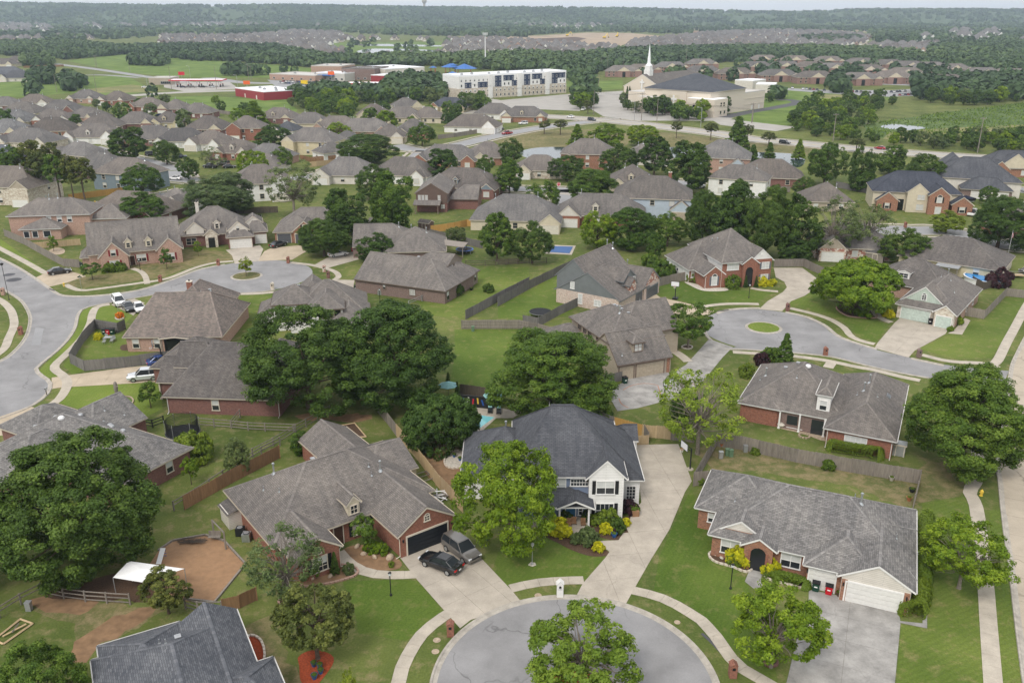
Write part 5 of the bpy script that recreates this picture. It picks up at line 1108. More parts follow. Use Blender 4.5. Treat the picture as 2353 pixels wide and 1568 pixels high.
tree('mid',1175,378,315,62,'dark','dark tree by the park pond');tree('mid',1248,488,412,88,'mid','spreading tree below the stop sign');tree('big',1360,468,382,120,'mid','wide tree right of the stop sign',v=0);tree('mid',1302,415,353,80,'dark','dark round tree beside the small cream gable');tree('mid',1422,402,325,88,'dark','dark tree beside the two storey brick gable');tree('tall',1502,402,308,78,'dark','tall dark tree above the light blue house');tree('tall',1580,442,318,102,'dark','tallest tree beside the quiet cul-de-sac',v=1)
tree('mid',1392,345,278,96,'bright','broad bright tree beside the park pond');tree('mid',1475,335,283,74,'bright','yellow green tree beside the arterial road');tree('cone',1325,335,283,42,'bright','pointed pale tree at the pond edge',name='conifer');tree('cone',1692,350,264,64,'mid','tall pyramid shaped conifer by the arterial road',name='conifer')
for i,(x,y,t_,w)in enumerate(((1250,308,276,30),(1287,310,272,36),(1553,318,277,26),(1632,322,280,36),(1716,330,284,30),(1765,335,302,34),(1966,350,315,34),(1350,262,228,24))):tree('tallpine',x,y,t_,w,'pine',['flat topped pine left of a pair by the pickup street','larger pine of the pair by the pickup street','thin pine on the arterial verge above the yellow green tree','spreading pine on the verge left of the pyramid conifer','pine right behind the pyramid conifer','low pine beside a dark car on the arterial road','pine on the verge left of a red car','slim pine by the church parking lot'][i],'roadside pines',name='pine_tree')
tree('cone',1727,382,330,36,'mid','pointed tree on the far pond bank, left of three','pond bank conifers',name='conifer');tree('cone',1765,380,325,36,'mid','pointed tree on the far pond bank, middle of three','pond bank conifers',name='conifer');tree('cone',1834,365,318,30,'bright','pointed tree on the far pond bank, right of three','pond bank conifers',name='conifer')
tree('mid',1892,425,322,88,'mid','two toned tree beside the narrow pond');tree('mid',1972,438,330,62,'dark','dark tree behind the grey fenced lot');tree('tall',2042,400,328,66,'mid','upright tree left of the dark roofed house');tree('big',2118,435,350,92,'dark','dark tree behind the blue slate roof',v=2);tree('mid',1978,440,382,62,'mid','rounded tree below the grey fence');tree('mid',1846,452,402,62,'dark','round dark tree beside the brick gable yard')
for i,(x,y,t_,w,c)in enumerate(((1612,560,432,92,'dark'),(1680,575,408,112,'dark'),(1755,590,420,120,'dark'),(1830,600,440,100,'dark'),(1668,560,470,90,'mid'))):tree('tall' if i%2 else 'big',x,y,t_,w,c,['left end tree of the dark grove behind the red brick house','second tree from the left in the dark grove','tall middle tree of the dark grove behind the red brick house','right end tree of the dark grove','lower front tree of the dark grove'][i],'dark grove trees')
tree('airy',1905,592,442,150,'grey','pale silvery poplar left trunk by the stone gable house',v=0);tree('airy',1985,585,455,120,'grey','pale silvery poplar right trunk by the stone gable house',v=1);tree('mid',2078,606,519,108,'dark','dark round tree before the yellow walled house');tree('big',2290,570,445,150,'dark','big dark tree on the street behind the yellow walled house',v=0);tree('mid',1820,605,545,72,'dark','dark bush like tree right of the red brick house');tree('mid',2172,535,482,78,'lime','pale small tree before the blue slate roof house')
tree('mid',1372,572,478,92,'bright','left tree of the row behind the grey gabled house');tree('big',1448,570,470,115,'mid','middle tree of the row behind the grey gabled house',v=1);tree('mid',1532,565,482,92,'mid','right tree of the row behind the grey gabled house');tree('mid',1505,598,535,46,'mid','slim tree in the grey gabled house yard');tree('tall',1142,600,482,82,'mid','bright upright tree above the blue pool cover',v=1);tree('mid',1222,605,502,92,'dark','round dark tree above the blue pool cover');tree('mid',1048,560,518,46,'grey','small tree behind the blue rimmed trampoline')
tree('tall',2180,420,372,40,'dark','dark tree left of the boat trailer drive');tree('mid',2268,470,425,44,'mid','dark shrub tree by the boat trailer drive');tree('tall',2338,400,355,40,'dark','tree at the right edge above the arched window house')
pines=((40,452,330,62),(82,448,318,70),(108,462,345,62),(142,470,350,56),(172,470,352,54),(198,475,360,58),(20,455,345,44),(128,440,325,56))
for i,(x,y,t_,w)in enumerate(pines):tree('tallpine',x,y,t_,w,'pine' if i%3 else 'mid','%s in the grove left of the gold fence'%['second pine from the left','third pine from the left','broad fourth pine from the left','sixth pine from the left','seventh pine from the left','rightmost pine','leftmost pine','fifth pine, set back,'][i],'pine grove',name='pine_tree',v=i)
def shrub(px,wpx,leaf,label,group='garden shrubs',h=None,name='shrub',z=None):
 b=G(*px);depth=b.y*math.cos(PITCH)+CAM_H*math.sin(PITCH);rad=wpx/2*depth/FOC*1.38
 return put_tree('shrub',(b.x,b.y+rad*.3),rad,h or rad*1.55,leaf,label,group,name,'shrub')
for i,(p_,w,c,l)in enumerate(((r3(770,740),42,'yellow','largest yellow shrub left of the front path of the white house'),(r3(815,755),26,'yellow','smaller yellow shrub beside the largest one'),(r3(1000,690),32,'hedge','green round shrub right of the porch'),(r3(1055,690),40,'hedge','wide green shrub under the twin window'),(r3(1100,725),32,'dark','dark round shrub behind the blue flower pot'),(r3(1045,735),25,'yellow','yellow shrub beside the pink flowers'),(r3(1150,690),20,'yellow','yellow shrub by the wooden planter'),(r3(1000,835),22,'yellow','low yellow shrub at the tip of the mulch bed'),(r3(940,800),40,'grey','open grey green shrub beside the front path'),(r3(880,790),24,'grey','pale variegated shrub in the mulch bed'),(r3(815,660),24,'dark','dark upright shrub at the left porch post'),(r3(945,660),26,'dark','dark upright shrub at the right porch post'),(r3(1168,620),34,'plum','leggy dark shrub by the flag'),(r4(500,900),56,'yellow','yellow green ball shrub left of the arched porch'),(r4(455,910),30,'hedge','dark low shrub beside the yellow ball shrub'),(r4(656,958),36,'yellow','yellow ball shrub right of the arched porch'),(r4(650,975),24,'hedge','small round shrub beside the front path of the ranch house'),(r4(755,925),18,'hedge','little round shrub under the ranch window'),(r4(830,950),18,'dark','dark shrub at the end of the ranch window'),(r4(985,380),24,'hedge','small shrub at the grey back fence'),(r4(570,292),16,'hedge','tiny shrub near the green utility boxes'),(r4(270,460),20,'hedge','shrub at the fence corner by the long driveway'),(r2(690,970),42,'mid','leafy shrub below the brick gable window'),(r2(1030,835),28,'bright','left bright shrub in the bare soil bed'),(r2(1090,845),26,'bright','right bright shrub in the bare soil bed'),(r2(905,955),22,'grey','spiky grey shrub at the stone edging'),(r2(1145,918),12,'hedge','tiny shrub near the driveway corner of the soil bed'),(r1(1080,330),70,'hedge','big yellow green bush behind the grey roofed house'),(r1(640,280),1,'hedge',''),(r2(640,290),38,'mid','round bush at the end of the cedar fence'),(m3(1400,460),22,'hedge','shrub at the left end of the red brick house'),(m3(1690,505),30,'hedge','hedge shrub under the red brick window'),(m3(1910,490),22,'yellow','long yellow shrub at the red brick house, left one'),(m3(1975,488),15,'yellow','long yellow shrub at the red brick house, right one'),(m3(1190,420),40,'mid','bush behind the grey gabled house'),(m3(1100,350),30,'mid','low bush against the grey gable roof'),(m4(1045,715),20,'yellow','yellow low shrub by the path of the mint garage house'),(m4(1545,770),20,'bright','bright shrub at the mint house corner'),(m4(1490,815),12,'bright','little shrub at the pale driveway edge'),(m4(1850,500),44,'plum','dark purple shrub by the above ground pool'),(m4(130,1065),30,'plum','purple red shrub behind the patio house'),(m4(20,1145),30,'hedge','round shrub left of the patio house'),(m4(190,1040),34,'mid','green shrub under the slim pointed tree'),(m2(1725,535),20,'dark','lone shrub on the mown back lawn'),(m2(1480,560),34,'dark','dark shrub at the corner of the long brown house'),(m1(1190,1130),34,'plum','purple shrub beside the silver suv'),(m2(65,765),14,'bright','bright shrub by the white sided house'),(m1(945,320),18,'hedge','left low shrub of the red shuttered porch'),(m1(1020,312),22,'hedge','right low shrub of the red shuttered porch'),(m1(780,395),22,'hedge','low shrub under the big red shuttered gable'),(m1(860,382),22,'hedge','low shrub right of the big red shuttered gable'),(m2(430,690),1,'hedge',''),(r4(1310,200),1,'hedge',''),(m1(960,940),14,'mid','leafy plant left in the vegetable bed'),(m1(1010,938),16,'mid','leafy plant middle in the vegetable bed'),(m1(1070,930),16,'grey','leafy plant right in the vegetable bed'),(m1(705,875),16,'yellow','yellow pile shrub in the fenced corner yard'))):
 if w>2:shrub(p_,w,c,l)
shrub(r3(1085,740),16,'plum','pink flowering plant in the blue pot');TREES[-1]
o=shrub(m1(858,722),14,'hedge','orange flowers in the ring by the left driveway');o.children[0].material_slots[0].material=MATS['flower_orange']
def hedge(zf,pts,wd,hh,leaf,label,seed):
 P=smooth_path(gp(zf,*pts),.35);rs=np.random.RandomState(seed);C=[];Nn=[]
 for p in P:
  for _ in range(int(560*wd)):
   a=rs.uniform(-math.pi*.08,math.pi*1.08);k=rs.uniform(.88,1.02);ny=rs.uniform(-.3,.3)
   C.append((p.x+math.cos(a)*wd*k+rs.normal()*.05,p.y+rs.uniform(-.3,.3)+ny*.2,max(.03,hh*(.28+.72*math.sin(a)**.6 if math.sin(a)>0 else .2)*k)));Nn.append((math.cos(a),ny,.3+abs(math.sin(a))))
 for e_,t_ in((P[0],P[0]-P[1]),(P[-1],P[-1]-P[-2])):
  t_=t_.normalized()
  for _ in range(int(2200*wd)):
   d=norm(rs.normal(size=3));d[2]=abs(d[2]);f_=d[0]*t_.x+d[1]*t_.y
   if f_<0:d[0]-=2*f_*t_.x;d[1]-=2*f_*t_.y
   k=rs.uniform(.88,1.02);C.append((e_.x+d[0]*wd*k,e_.y+d[1]*wd*k,max(.03,d[2]*hh*k)));Nn.append((d[0],d[1],d[2]+.2))
 V,Q=leaf_cards(rs,np.array(C),norm(np.array(Nn)+rs.normal(size=(len(C),3))*.35),.08)
 me=np_mesh('hedge',V,Q,np.clip(rs.normal(size=len(C))*.2+.5,0,1),['leaf_'+leaf]);o=link('hedge',me);tag(o,label,'hedge','trimmed hedges');return o
hedge(r4,[(1520,690),(1521,780),(1522,850)],.8,2.1,'hedge','trimmed hedge along the ranch house side, upper piece',1);hedge(r4,[(1512,905),(1512,1020)],.75,1.9,'hedge','trimmed hedge along the ranch house side, middle piece',2);hedge(r4,[(1504,1050),(1500,1110),(1488,1160)],.8,1.4,'hedge','trimmed hedge along the ranch house side, near piece',3);hedge(r4,[(1410,1185),(1440,1198),(1475,1190)],.75,1.7,'hedge','rounded hedge end at the corner of the stained driveway',4)
hedge(r4,[(1000,268),(1060,282),(1130,294),(1200,304),(1250,312)],.85,1.6,'hedge','long rounded hedge under the patio house windows',5);hedge(r4,[(700,990),(750,1000),(800,1015),(840,1030)],.75,.95,'hedge','low spreading hedge beside the front path of the ranch house',6)
for i,(p_,l)in enumerate(((r2(832,955),'slim columnar evergreen at the brick gable corner'),(m3(1780,500),'left columnar evergreen at the arched entrance'),(m3(1855,500),'right columnar evergreen at the arched entrance'),(m2(1500,1290),'columnar evergreen right of the left pool umbrella'),(m2(1435,1220),'columnar evergreen behind the left pool umbrella'),(m2(1770,1285),'columnar evergreen behind the right pool umbrella'),(t3(928,712),'left of two dark cypress at the church'),(t3(945,710),'right of two dark cypress at the church'))):
 b=G(*p_);put_tree('cone',(b.x,b.y),.5 if i<6 else 1.3,2.6 if i<6 else 8,'dark',l,'columnar evergreens','cypress','tree')
 # houses of the middle distance
LM=[]
for x,y,ph in((587,255,'the pointed bright tree'),(300,330,'the dark tree at the street bend'),(120,400,'the pine grove'),(608,212,'the red flat roofed building'),(223,305,'the white fronted double gable house'),(722,320,'the tan two storey house'),(845,340,'the wide dark tree'),(859,262,'the cream two storey house'),(970,305,'the tree by the dark garage gable'),(1165,303,'the red pickup'),(1250,350,'the park pond'),(1318,440,'the stop sign'),(1498,450,'the light blue house'),(1692,305,'the pyramid conifer'),(1580,380,'the tallest cul-de-sac tree'),(1800,375,'the narrow pond'),(2075,445,'the blue slate roof house'),(1010,460,'the brown two storey house'),(905,450,'the tall bright tree'),(676,430,'the pale open tree'),(510,445,'the wide grey green tree'),(300,395,'the grey blue gambrel house'),(1960,520,'the silvery poplars'),(365,190,'the left petrol station'),(40,170,'the left edge meadow'),(455,225,'the bright green field'),(720,370,'the new pale fence'),(1170,400,'the upright tree by the stop sign street')):
 LM.append((x,y,ph))
USED={}
def where(x,y):
 l=min(LM,key=lambda q:math.hypot(q[0]-x,(q[1]-y)*1.6));dx,dy=x-l[0],y-l[1]
 return('left of ' if dx<0 else 'right of ')+l[2]if abs(dx)>1.3*abs(dy)else('behind ' if dy<0 else 'in front of ')+l[2]
def uniq(base,x,y):
 s=base+' '+where(x,y);n=USED.get(s,0)+1;USED[s]=n
 if n>1:
  s=['','','next ','third ','fourth ','fifth ','sixth ','seventh ','eighth '][min(n,8)]+s
 return s
WN={'brick_red':'red brick','brick_dark':'dark brick','brick_orange':'orange brick','brick_pink':'pale brick','brick_brown':'brown brick','brick_white':'whitewashed brick','siding_white':'white','siding_cream':'cream','siding_tan':'tan','siding_offwhite':'off white','siding_lightblue':'light blue','siding_greyblue':'grey blue','siding_grey':'grey','siding_yellow':'yellow','stone_mixed':'mixed stone','stone_pale':'pale stone'}
def gen(x,y,L_,W_,th,roof='brown',wall='brick_dark',st=1,gab='siding_cream',g=1,garage=True,seed=0,label=None,pitch=.68,chim=False):
 rs=random.Random(seed+int(x*7+y*13));c=G(x,y,3.5 if st==1 else 5.0)
 lb=label or uniq('%s roofed %s %shouse'%({'brown':'brown','grey':'grey','tan':'light brown','dark':'dark','umber':'dark brown','mix':'mottled','charcoal':'blue black','slate':'slate blue'}[roof],WN[wall],'two storey ' if st==2 else ''),x,y)
 h=House((c.x,c.y),th,lb,roof='roof_'+roof,wall=wall,trim='trim_cream',gable=gab,fine=False,group='houses of the wider neighbourhood')
 ze=2.8 if st==1 else 5.3
 a=h.wing(-L_/2,L_/2,-W_/2,W_/2,ze,'u','hh',pitch)
 fr=[]
 if g>=1:fr.append((rs.choice((-1,1)),rs.uniform(5.5,7),2.2))
 if g>=2:fr.append((-fr[0][0],rs.uniform(4.5,6),1.4))
 for sd_,wd,ext in fr:
  u=sd_*(L_/2-wd/2-rs.uniform(0,1.2))
  w=h.wing(u-wd/2,u+wd/2,-W_/2-ext,0,2.8 if(st==1 or rs.random()<.5)else ze,'v','gh',rs.uniform(.75,.95))
  if garage and sd_==fr[0][0]:h.garage(w,0,(wd-.8)/2,min(4.8,wd-1.4),2.2,rs.choice(('door_white','door_white','door_cream','door_tan')),1,2)
  else:h.win(w,0,(wd-.8)/2,.8,1.7,1.5,2,2,'blind')
 if g==3:d=h.dormer(a,0,L_*.45,1.6,1.5,1.3,.9,gab)
 bw=h.wing(rs.uniform(-L_*.2,L_*.05)-3.5,3.5+rs.uniform(-2,2),0,W_/2+rs.uniform(1,3),2.8,'v','hh',.62)
 for t in(.22,.5,.75):
  if rs.random()<.8:h.win(a,0,(L_-.8)*t,.8,1.2,1.4,1,2,rs.choice(('half','blind','glass')))
  if st==2:h.win(a,0,(L_-.8)*t,3.5,1.1,1.3,1,2,rs.choice(('half','blind','glass')))
 for k in(1,3):
  h.win(a,k,W_*.35,.8,1.0,1.4);
  if st==2:h.win(a,k,W_*.5,3.5,1.0,1.3)
 for i in range(2):h.vent(rs.uniform(-L_*.3,L_*.3),rs.uniform(-1,W_*.2),'flue')
 if chim:h.chimney(L_*.2,2,3,ze+pitch*W_/2+.6)
 return h
GEN=[(200,222,20,15,-6,'brown','brick_pink',1,'siding_offwhite',2),(272,226,19,15,-12,'brown','brick_red',1,'siding_offwhite',2),(82,232,20,14,8,'brown','siding_white',1,'siding_offwhite',2),(16,238,18,14,0,'brown','brick_dark',1,'siding_cream',1),(55,254,22,16,-4,'grey','siding_cream',1,'siding_cream',1),(143,249,22,16,4,'brown','brick_dark',1,'brick_dark',1),(124,270,20,15,14,'brown','brick_red',1,'siding_white',2),(206,264,20,14,-20,'tan','brick_pink',1,'siding_cream',2),(234,284,20,16,6,'brown','brick_dark',1,'siding_cream',1),(36,272,22,15,-5,'grey','siding_cream',1,'siding_offwhite',3),(124,293,22,16,4,'umber','brick_orange',1,'siding_cream',1),(20,297,20,16,0,'grey','brick_dark',1,'siding_cream',1),(72,318,24,15,-8,'brown','stone_pale',1,'siding_offwhite',2),(317,277,20,15,4,'brown','brick_dark',1,'siding_cream',1),(343,240,20,14,-16,'tan','brick_red',1,'brick_red',2),(406,245,16,14,-8,'brown','brick_dark',1,'siding_cream',1),(456,254,18,14,-6,'brown','brick_dark',1,'siding_cream',1),(387,275,16,14,8,'umber','siding_yellow',1,'siding_yellow',3),(481,289,20,16,-5,'umber','brick_dark',1,'siding_cream',1),(352,311,22,15,10,'brown','brick_dark',1,'siding_white',1),(420,316,22,14,8,'umber','siding_white',1,'siding_white',2),(488,322,18,14,-14,'brown','siding_white',1,'siding_white',2),(568,292,16,14,0,'brown','brick_red',2,'brick_red',1),(552,342,17,13,-12,'brown','brick_red',1,'siding_offwhite',3),(620,352,18,13,-18,'tan','brick_pink',1,'siding_cream',1),(188,347,18,13,-25,'tan','siding_tan',1,'siding_cream',1),(238,380,20,15,-12,'tan','brick_brown',1,'siding_cream',1),(8,357,18,14,-20,'slate','siding_grey',1,'siding_grey',1),(32,422,22,15,-6,'tan','stone_pale',2,'siding_tan',1),(408,455,12,10,-10,'tan','siding_white',1,'siding_white',1),(597,415,18,14,18,'brown','siding_white',2,'siding_white',1),(642,265,20,14,-10,'brown','brick_dark',1,'siding_cream',3),(712,277,20,14,4,'brown','siding_cream',1,'siding_cream',2),(662,294,12,11,-20,'dark','siding_white',1,'siding_white',1),(776,286,22,14,0,'tan','brick_pink',1,'brick_pink',2),(840,294,26,15,-4,'tan','brick_pink',1,'brick_pink',2),(925,264,22,15,-6,'tan','siding_cream',1,'siding_cream',1),(982,264,17,14,-5,'tan','siding_cream',1,'siding_cream',1),(896,306,15,14,2,'tan','siding_cream',1,'siding_offwhite',1),(950,297,18,16,6,'tan','brick_orange',1,'siding_cream',2),(1088,284,26,15,-10,'tan','siding_white',1,'siding_white',1),(1138,256,22,15,-12,'tan','siding_white',1,'siding_white',1),(1205,262,24,14,-4,'tan','brick_orange',1,'siding_cream',3),(932,239,16,13,20,'brown','siding_cream',1,'siding_cream',1),(1034,240,22,14,-14,'dark','siding_yellow',1,'brick_orange',2),(800,390,21,15,-6,'tan','siding_offwhite',1,'siding_offwhite',1),(930,390,22,15,-16,'tan','siding_white',1,'siding_white',2),(615,372,13,11,-15,'tan','siding_offwhite',1,'siding_white',1),(798,317,13,11,-8,'brown','siding_white',1,'siding_white',1),(1030,357,24,14,-10,'brown','brick_orange',1,'brick_red',2),(1122,352,18,15,12,'brown','brick_orange',1,'siding_cream',1),(1068,417,24,15,-14,'umber','brick_dark',1,'siding_greyblue',3),(1190,486,24,16,-6,'brown','siding_cream',1,'siding_cream',1),(1352,350,20,14,-8,'brown','brick_orange',2,'brick_orange',2),(1240,380,18,13,-4,'tan','stone_pale',1,'siding_cream',1),(1490,352,18,14,-5,'brown','siding_offwhite',1,'siding_cream',1),(1452,408,15,15,-4,'brown','siding_tan',1,'siding_cream',3),(1380,478,24,14,-8,'brown','brick_red',1,'siding_offwhite',3),(1660,358,20,16,-16,'brown','brick_pink',2,'siding_lightblue',2),(1700,408,18,11,-24,'brown','siding_white',2,'siding_white',0),(1768,395,22,15,-12,'brown','brick_dark',1,'brick_red',1),(1895,448,14,13,-6,'tan','siding_tan',1,'siding_tan',0),(1955,548,18,13,-10,'brown','stone_mixed',1,'siding_tan',1),(2346,505,16,13,-10,'brown','brick_red',1,'brick_red',0),(12,145,26,16,0,'brown','siding_cream',1,'siding_cream',1),(40,138,22,15,4,'umber','siding_cream',1,'siding_cream',1),(20,168,30,18,8,'slate','siding_cream',1,'siding_offwhite',1),(42,176,24,16,10,'slate','siding_offwhite',1,'siding_offwhite',1)]
for e in GEN:gen(*e)
gen(223,307,24,15,0,'brown','siding_white',1,'siding_white',3,label='white fronted house with two white gables and a white garage')
gen(859,262,17,14,4,'umber','siding_cream',2,'siding_cream',1,label='cream two storey house beside the dark tree clump');gen(722,322,22,14,-12,'tan','siding_yellow',2,'siding_cream',1,label='tan two storey house with a dark lower roof and patio')
gen(760,342,12,10,40,'tan','siding_white',1,'siding_white',1,garage=False,label='small white gabled house beside the grey fence');gen(1500,447,22,15,-10,'brown','siding_lightblue',2,'siding_lightblue',1,label='light blue two storey house with a white chimney',chim=True)
gen(300,395,20,13,-18,'brown','siding_greyblue',2,'siding_white',0,label='grey blue gambrel house with a metal patio roof');gen(312,472,24,14,-14,'tan','brick_dark',1,'brick_dark',1,label='brown roofed brick house half hidden behind the tree by the gold fence')
# larger buildings
def block(A,B,depth,hgt,wall,roof,label,cat,name='building',parapet=.5,base=None,roofkind='flat',pitch=.45,group='large buildings'):
 d=(B-A);L_=math.hypot(d.x,d.y);th=math.degrees(math.atan2(d.y,d.x))
 h=House((A.x,A.y),th,label,cat,group,name,roof=roof,wall=wall,trim='trim_white',fine=False)
 h.L=L_;h.D=depth;h.Hh=hgt
 if roofkind=='flat':
  mb=MB();z=hgt
  mb.box((L_/2,depth/2,hgt/2),(L_,depth,hgt),wall);mb.build('wall',h.root)
  rb=MB();rb.box((L_/2,depth/2,hgt+.03),(L_-.5,depth-.5,.05),roof)
  for c_,s_ in(((L_/2,.15,hgt+parapet/2),(L_,.3,parapet)),((L_/2,depth-.15,hgt+parapet/2),(L_,.3,parapet)),((.15,depth/2,hgt+parapet/2),(.3,depth-.6,parapet)),((L_-.15,depth/2,hgt+parapet/2),(.3,depth-.6,parapet))):rb.box(c_,s_,roof)
  rb.build('roof',h.root)
 else:
  w=h.wing(-.6,L_+.6,-.6,depth+.6,hgt,'u' if L_>=depth else 'v',roofkind,pitch,oh=.6);h.main=w
 w=Wing();w.u0,w.u1,w.v0,w.v1,w.oh,w.ze=0,L_,0,depth,0,hgt;h.box=w
 return h
def units(h,pts,s=1.8):
 for u,v in pts:
  mb=MB();mb.box((0,0,.6),(s,s*.8,1.1),'metal_grey');mb.bar((0,0,1.1),(0,0,1.3),s*.3,'metal_dark',10);mb.build('roof_unit',h.root,(u,v,h.Hh))
plain('roof_white',(.82,.83,.85),.6,var=.04);plain('wall_red',(.28,.03,.035),.6);plain('roof_pale',(.5,.48,.45),.7);plain('wall_navy',(.02,.035,.075),.6);plain('roof_blue',(.03,.13,.4),.5);plain('canopy_red',(.5,.015,.03),.5);plain('sign_yellow',(.8,.55,.02),.5);plain('sign_orange',(.75,.13,.02),.5)
hb=block(G(*t1(1697,692)),G(*t2(110,725)),26,5.0,'wall_red','roof_white','long red walled building with a white flat roof','store');units(hb,[(hb.L*.3,12),(hb.L*.55,10),(hb.L*.85,12),(hb.L*.5,19)])
hb.door(hb.box,0,hb.L*.75,1.2,2.4,'door_white');hb.door(hb.box,0,hb.L*.35,1.2,2.4,'door_cream')
# apartment block
A,B=G(*t2(1515,720)),G(*t3(488,670));hb=block(A,B,20,14.2,'siding_white','roof_white','white and navy four storey apartment block with a stone base','apartments','apartment_building',1.0);L_=hb.L
mb=MB();mb.box((L_/2,-.12,3.4),(L_+.3,.3,6.8),'stone_pale');mb.box((-.12,10,3.35),(.3,20,6.7),'stone_pale');mb.build('stone_base',hb.root);units(hb,[(L_*k/9,9+(k%3)*3)for k in range(1,9)],1.6)
rs=random.Random(5);cols=26
for i in range(cols):
 u=L_*(i+.5)/cols
 for f in range(4):hb.win(hb.box,0,u,1.0+f*3.35,1.0,1.6,1,1,'half' if f%2 else 'glass',mat='trim_white').location.y-=.28 if f<2 else .0
for k,(i0,i1,f0,f1)in enumerate(((1,2,2,3),(4,6,2,3),(8,9,2,4),(10,12,3,4),(12,13,2,3),(15,16,2,4),(17,19,3,4),(19,20,2,3),(22,23,2,4),(23,25,3,4))):
 mb=MB();mb.box(((i0+i1)/2*L_/cols+L_/cols*.5,-.02,6.9+((f0-2)+(f1-2))/2*3.5),((i1-i0)*L_/cols+1.8,.08,(f1-f0)*3.5),'wall_navy');mb.build('navy_panel',hb.root)
for k in(7,14,21):mb=MB();mb.box((L_*k/cols,-.5,7.4),(3.2,1.2,14.8),'siding_white');mb.build('stair_bay',hb.root)
# school
SB=[((150,575),(480,590),30,4.5,'brick_pink','roof_pale','low brick school wing with a long white roof edge'),((450,545),(670,548),34,8,'brick_pink','roof_pale','tall brick school hall left of the gym'),((670,578),(908,582),34,9,'brick_brown','roof_brown','brown brick school gym with a plain front'),((985,578),(1265,560),45,8.5,'siding_offwhite','roof_white','pale ribbed school building at the right end'),((905,570),(985,578),40,5,'siding_offwhite','roof_white','low white link beside the school gym'),((488,580),(690,588),20,6,'roof_pale','roof_white','low grey school entrance block with a blue canopy')]
for a_,b_,d_,h_,w_,r_,l_ in SB:
 hb=block(G(*t2(*a_)),G(*t2(*b_)),d_,h_,w_,r_,l_,'school','school_building',.6);units(hb,[(hb.L*.3,d_*.5),(hb.L*.7,d_*.6)])
 for k in range(5):hb.win(hb.box,0,hb.L*(k+.5)/5,1.0,2.2,1.4,2,1,'glass')
 if 'canopy' in l_:mb=MB();mb.box((hb.L*.4,-2,4.6),(hb.L*.5,4,.8),'roof_blue');mb.build('canopy',hb.root)
def canopy(p,L_,W_,th,label):
 r_=empty('station_canopy',(p.x,p.y,0),R(th));tag(r_,label,'canopy','petrol stations');mb=MB();mb.box((0,0,5.2),(L_,W_,.25),'roof_white');mb.build('canopy_roof',r_)
 mb=MB()
 for c_,s_ in(((0,-W_/2,5.0),(L_+.2,.15,.8)),((0,W_/2,5.0),(L_+.2,.15,.8)),((-L_/2,0,5.0),(.15,W_-.2,.8)),((L_/2,0,5.0),(.15,W_-.2,.8))):mb.box(c_,s_,'canopy_red')
 mb.build('fascia',r_)
 for i in range(5):
  for j in(-1,1):
   u=-L_/2+L_*(i+.5)/5;mb=MB();mb.box((0,0,2.4),(.4,.4,4.8),'metal_white');mb.build('column',r_,(u,j*W_*.28,0));mb=MB();mb.box((0,0,.9),(.8,.5,1.8),'metal_dark');mb.box((0,0,1.9),(.85,.55,.3),'canopy_red');mb.build('pump',r_,(u+1.4,j*W_*.28,0))
canopy(G(*t2(880,650)),36,14,-3,'red edged petrol station canopy before the school');canopy(G(*t1(1430,625)),40,12,2,'red edged petrol station canopy beside the left meadow')
hb=block(G(*t1(1075,612)),G(*t1(1235,612)),18,5,'siding_tan','roof_pale','tan petrol station shop left of its canopy','shop');hb.win(hb.box,0,hb.L*.75,.6,8,2,5,1,'glass')
hb=block(G(*t2(1000,600)),G(*t2(1080,590)),16,5.5,'wall_red','roof_white','red petrol station shop right of its canopy','shop')
hb.win(hb.box,0,hb.L*.5,.6,8,2,5,1,'glass')
hb=block(G(*t2(1370,597)),G(*t2(1550,597)),20,3.5,'siding_cream','roof_blue','low building with a bright blue roof behind the trees','building',roofkind='hh');hb.win(hb.box,0,8,.8,1.5,1.4)
pg=empty('playground',G(*t2(1450,528)),0);tag(pg,'blue roofed school playground structure','playground','large buildings')
for i,(u,s_,hh)in enumerate(((-16,4,5),(0,9,5.5),(13,12,4.2),(2,5,7))):
 mb=MB();mb.lathe([(s_,hh),(.2,hh+s_*.35)],'roof_blue',8);mb.build('sun_roof',pg,(u,0,0));mb=MB()
 for q in range(4):mb.bar((s_*.7*math.cos(q*1.57+.78),s_*.7*math.sin(q*1.57+.78),0),(s_*.7*math.cos(q*1.57+.78),s_*.7*math.sin(q*1.57+.78),hh),.15,'canopy_red')
 mb.build('posts',pg,(u,0,0))
 # church
plain('wall_cream',(.62,.55,.46),.7,var=.05)
A=G(*t3(897,705));hb=House((A.x,A.y),-40,'cream church hall with a long brown roof and a white steeple','church','large buildings','church',roof='roof_tan',wall='wall_cream',trim='trim_white',gable='wall_cream',fine=False)
L_=29;w=hb.wing(0,L_,0,78,7.5,'v','gh',.55,oh=.6)
def cross(h_,u,v,z,s_,rz=0.0):
 mb=MB();mb.box((0,-.35,0),(s_*.16,.25,s_),'trim_white');mb.box((0,-.36,s_*.2),(s_*.55,.24,s_*.16),'trim_white');o=mb.build('cross',h_.root,(u,v,z));return o
cross(hb,L_/2,.12,9.3,6.0);hb.win(w,0,L_*.48,2.0,1.6,3.0,1,2,'dark');hb.win(w,0,L_*.2,2.2,1.6,2.6,1,2,'blind');mb=MB();mb.box((L_/2,.0,.9),(L_-1,.4,1.8),'brick_red');mb.build('brick_base',hb.root)
mb=MB();mb.box((0,0,3),(4.4,4.4,8),'siding_white');mb.box((0,0,8),(3.6,3.6,3),'siding_white');mb.lathe([(2.2,9.4),(1.9,10.2),(1.15,10.8),(1.0,13),(.05,23)],'roof_white',8);mb.build('steeple',hb.root,(L_*.5,7,w.zr-4.5))
K_=G(*t3(1520,838));th_=R(-43);A=K_-Vector((math.cos(th_),math.sin(th_),0))*43
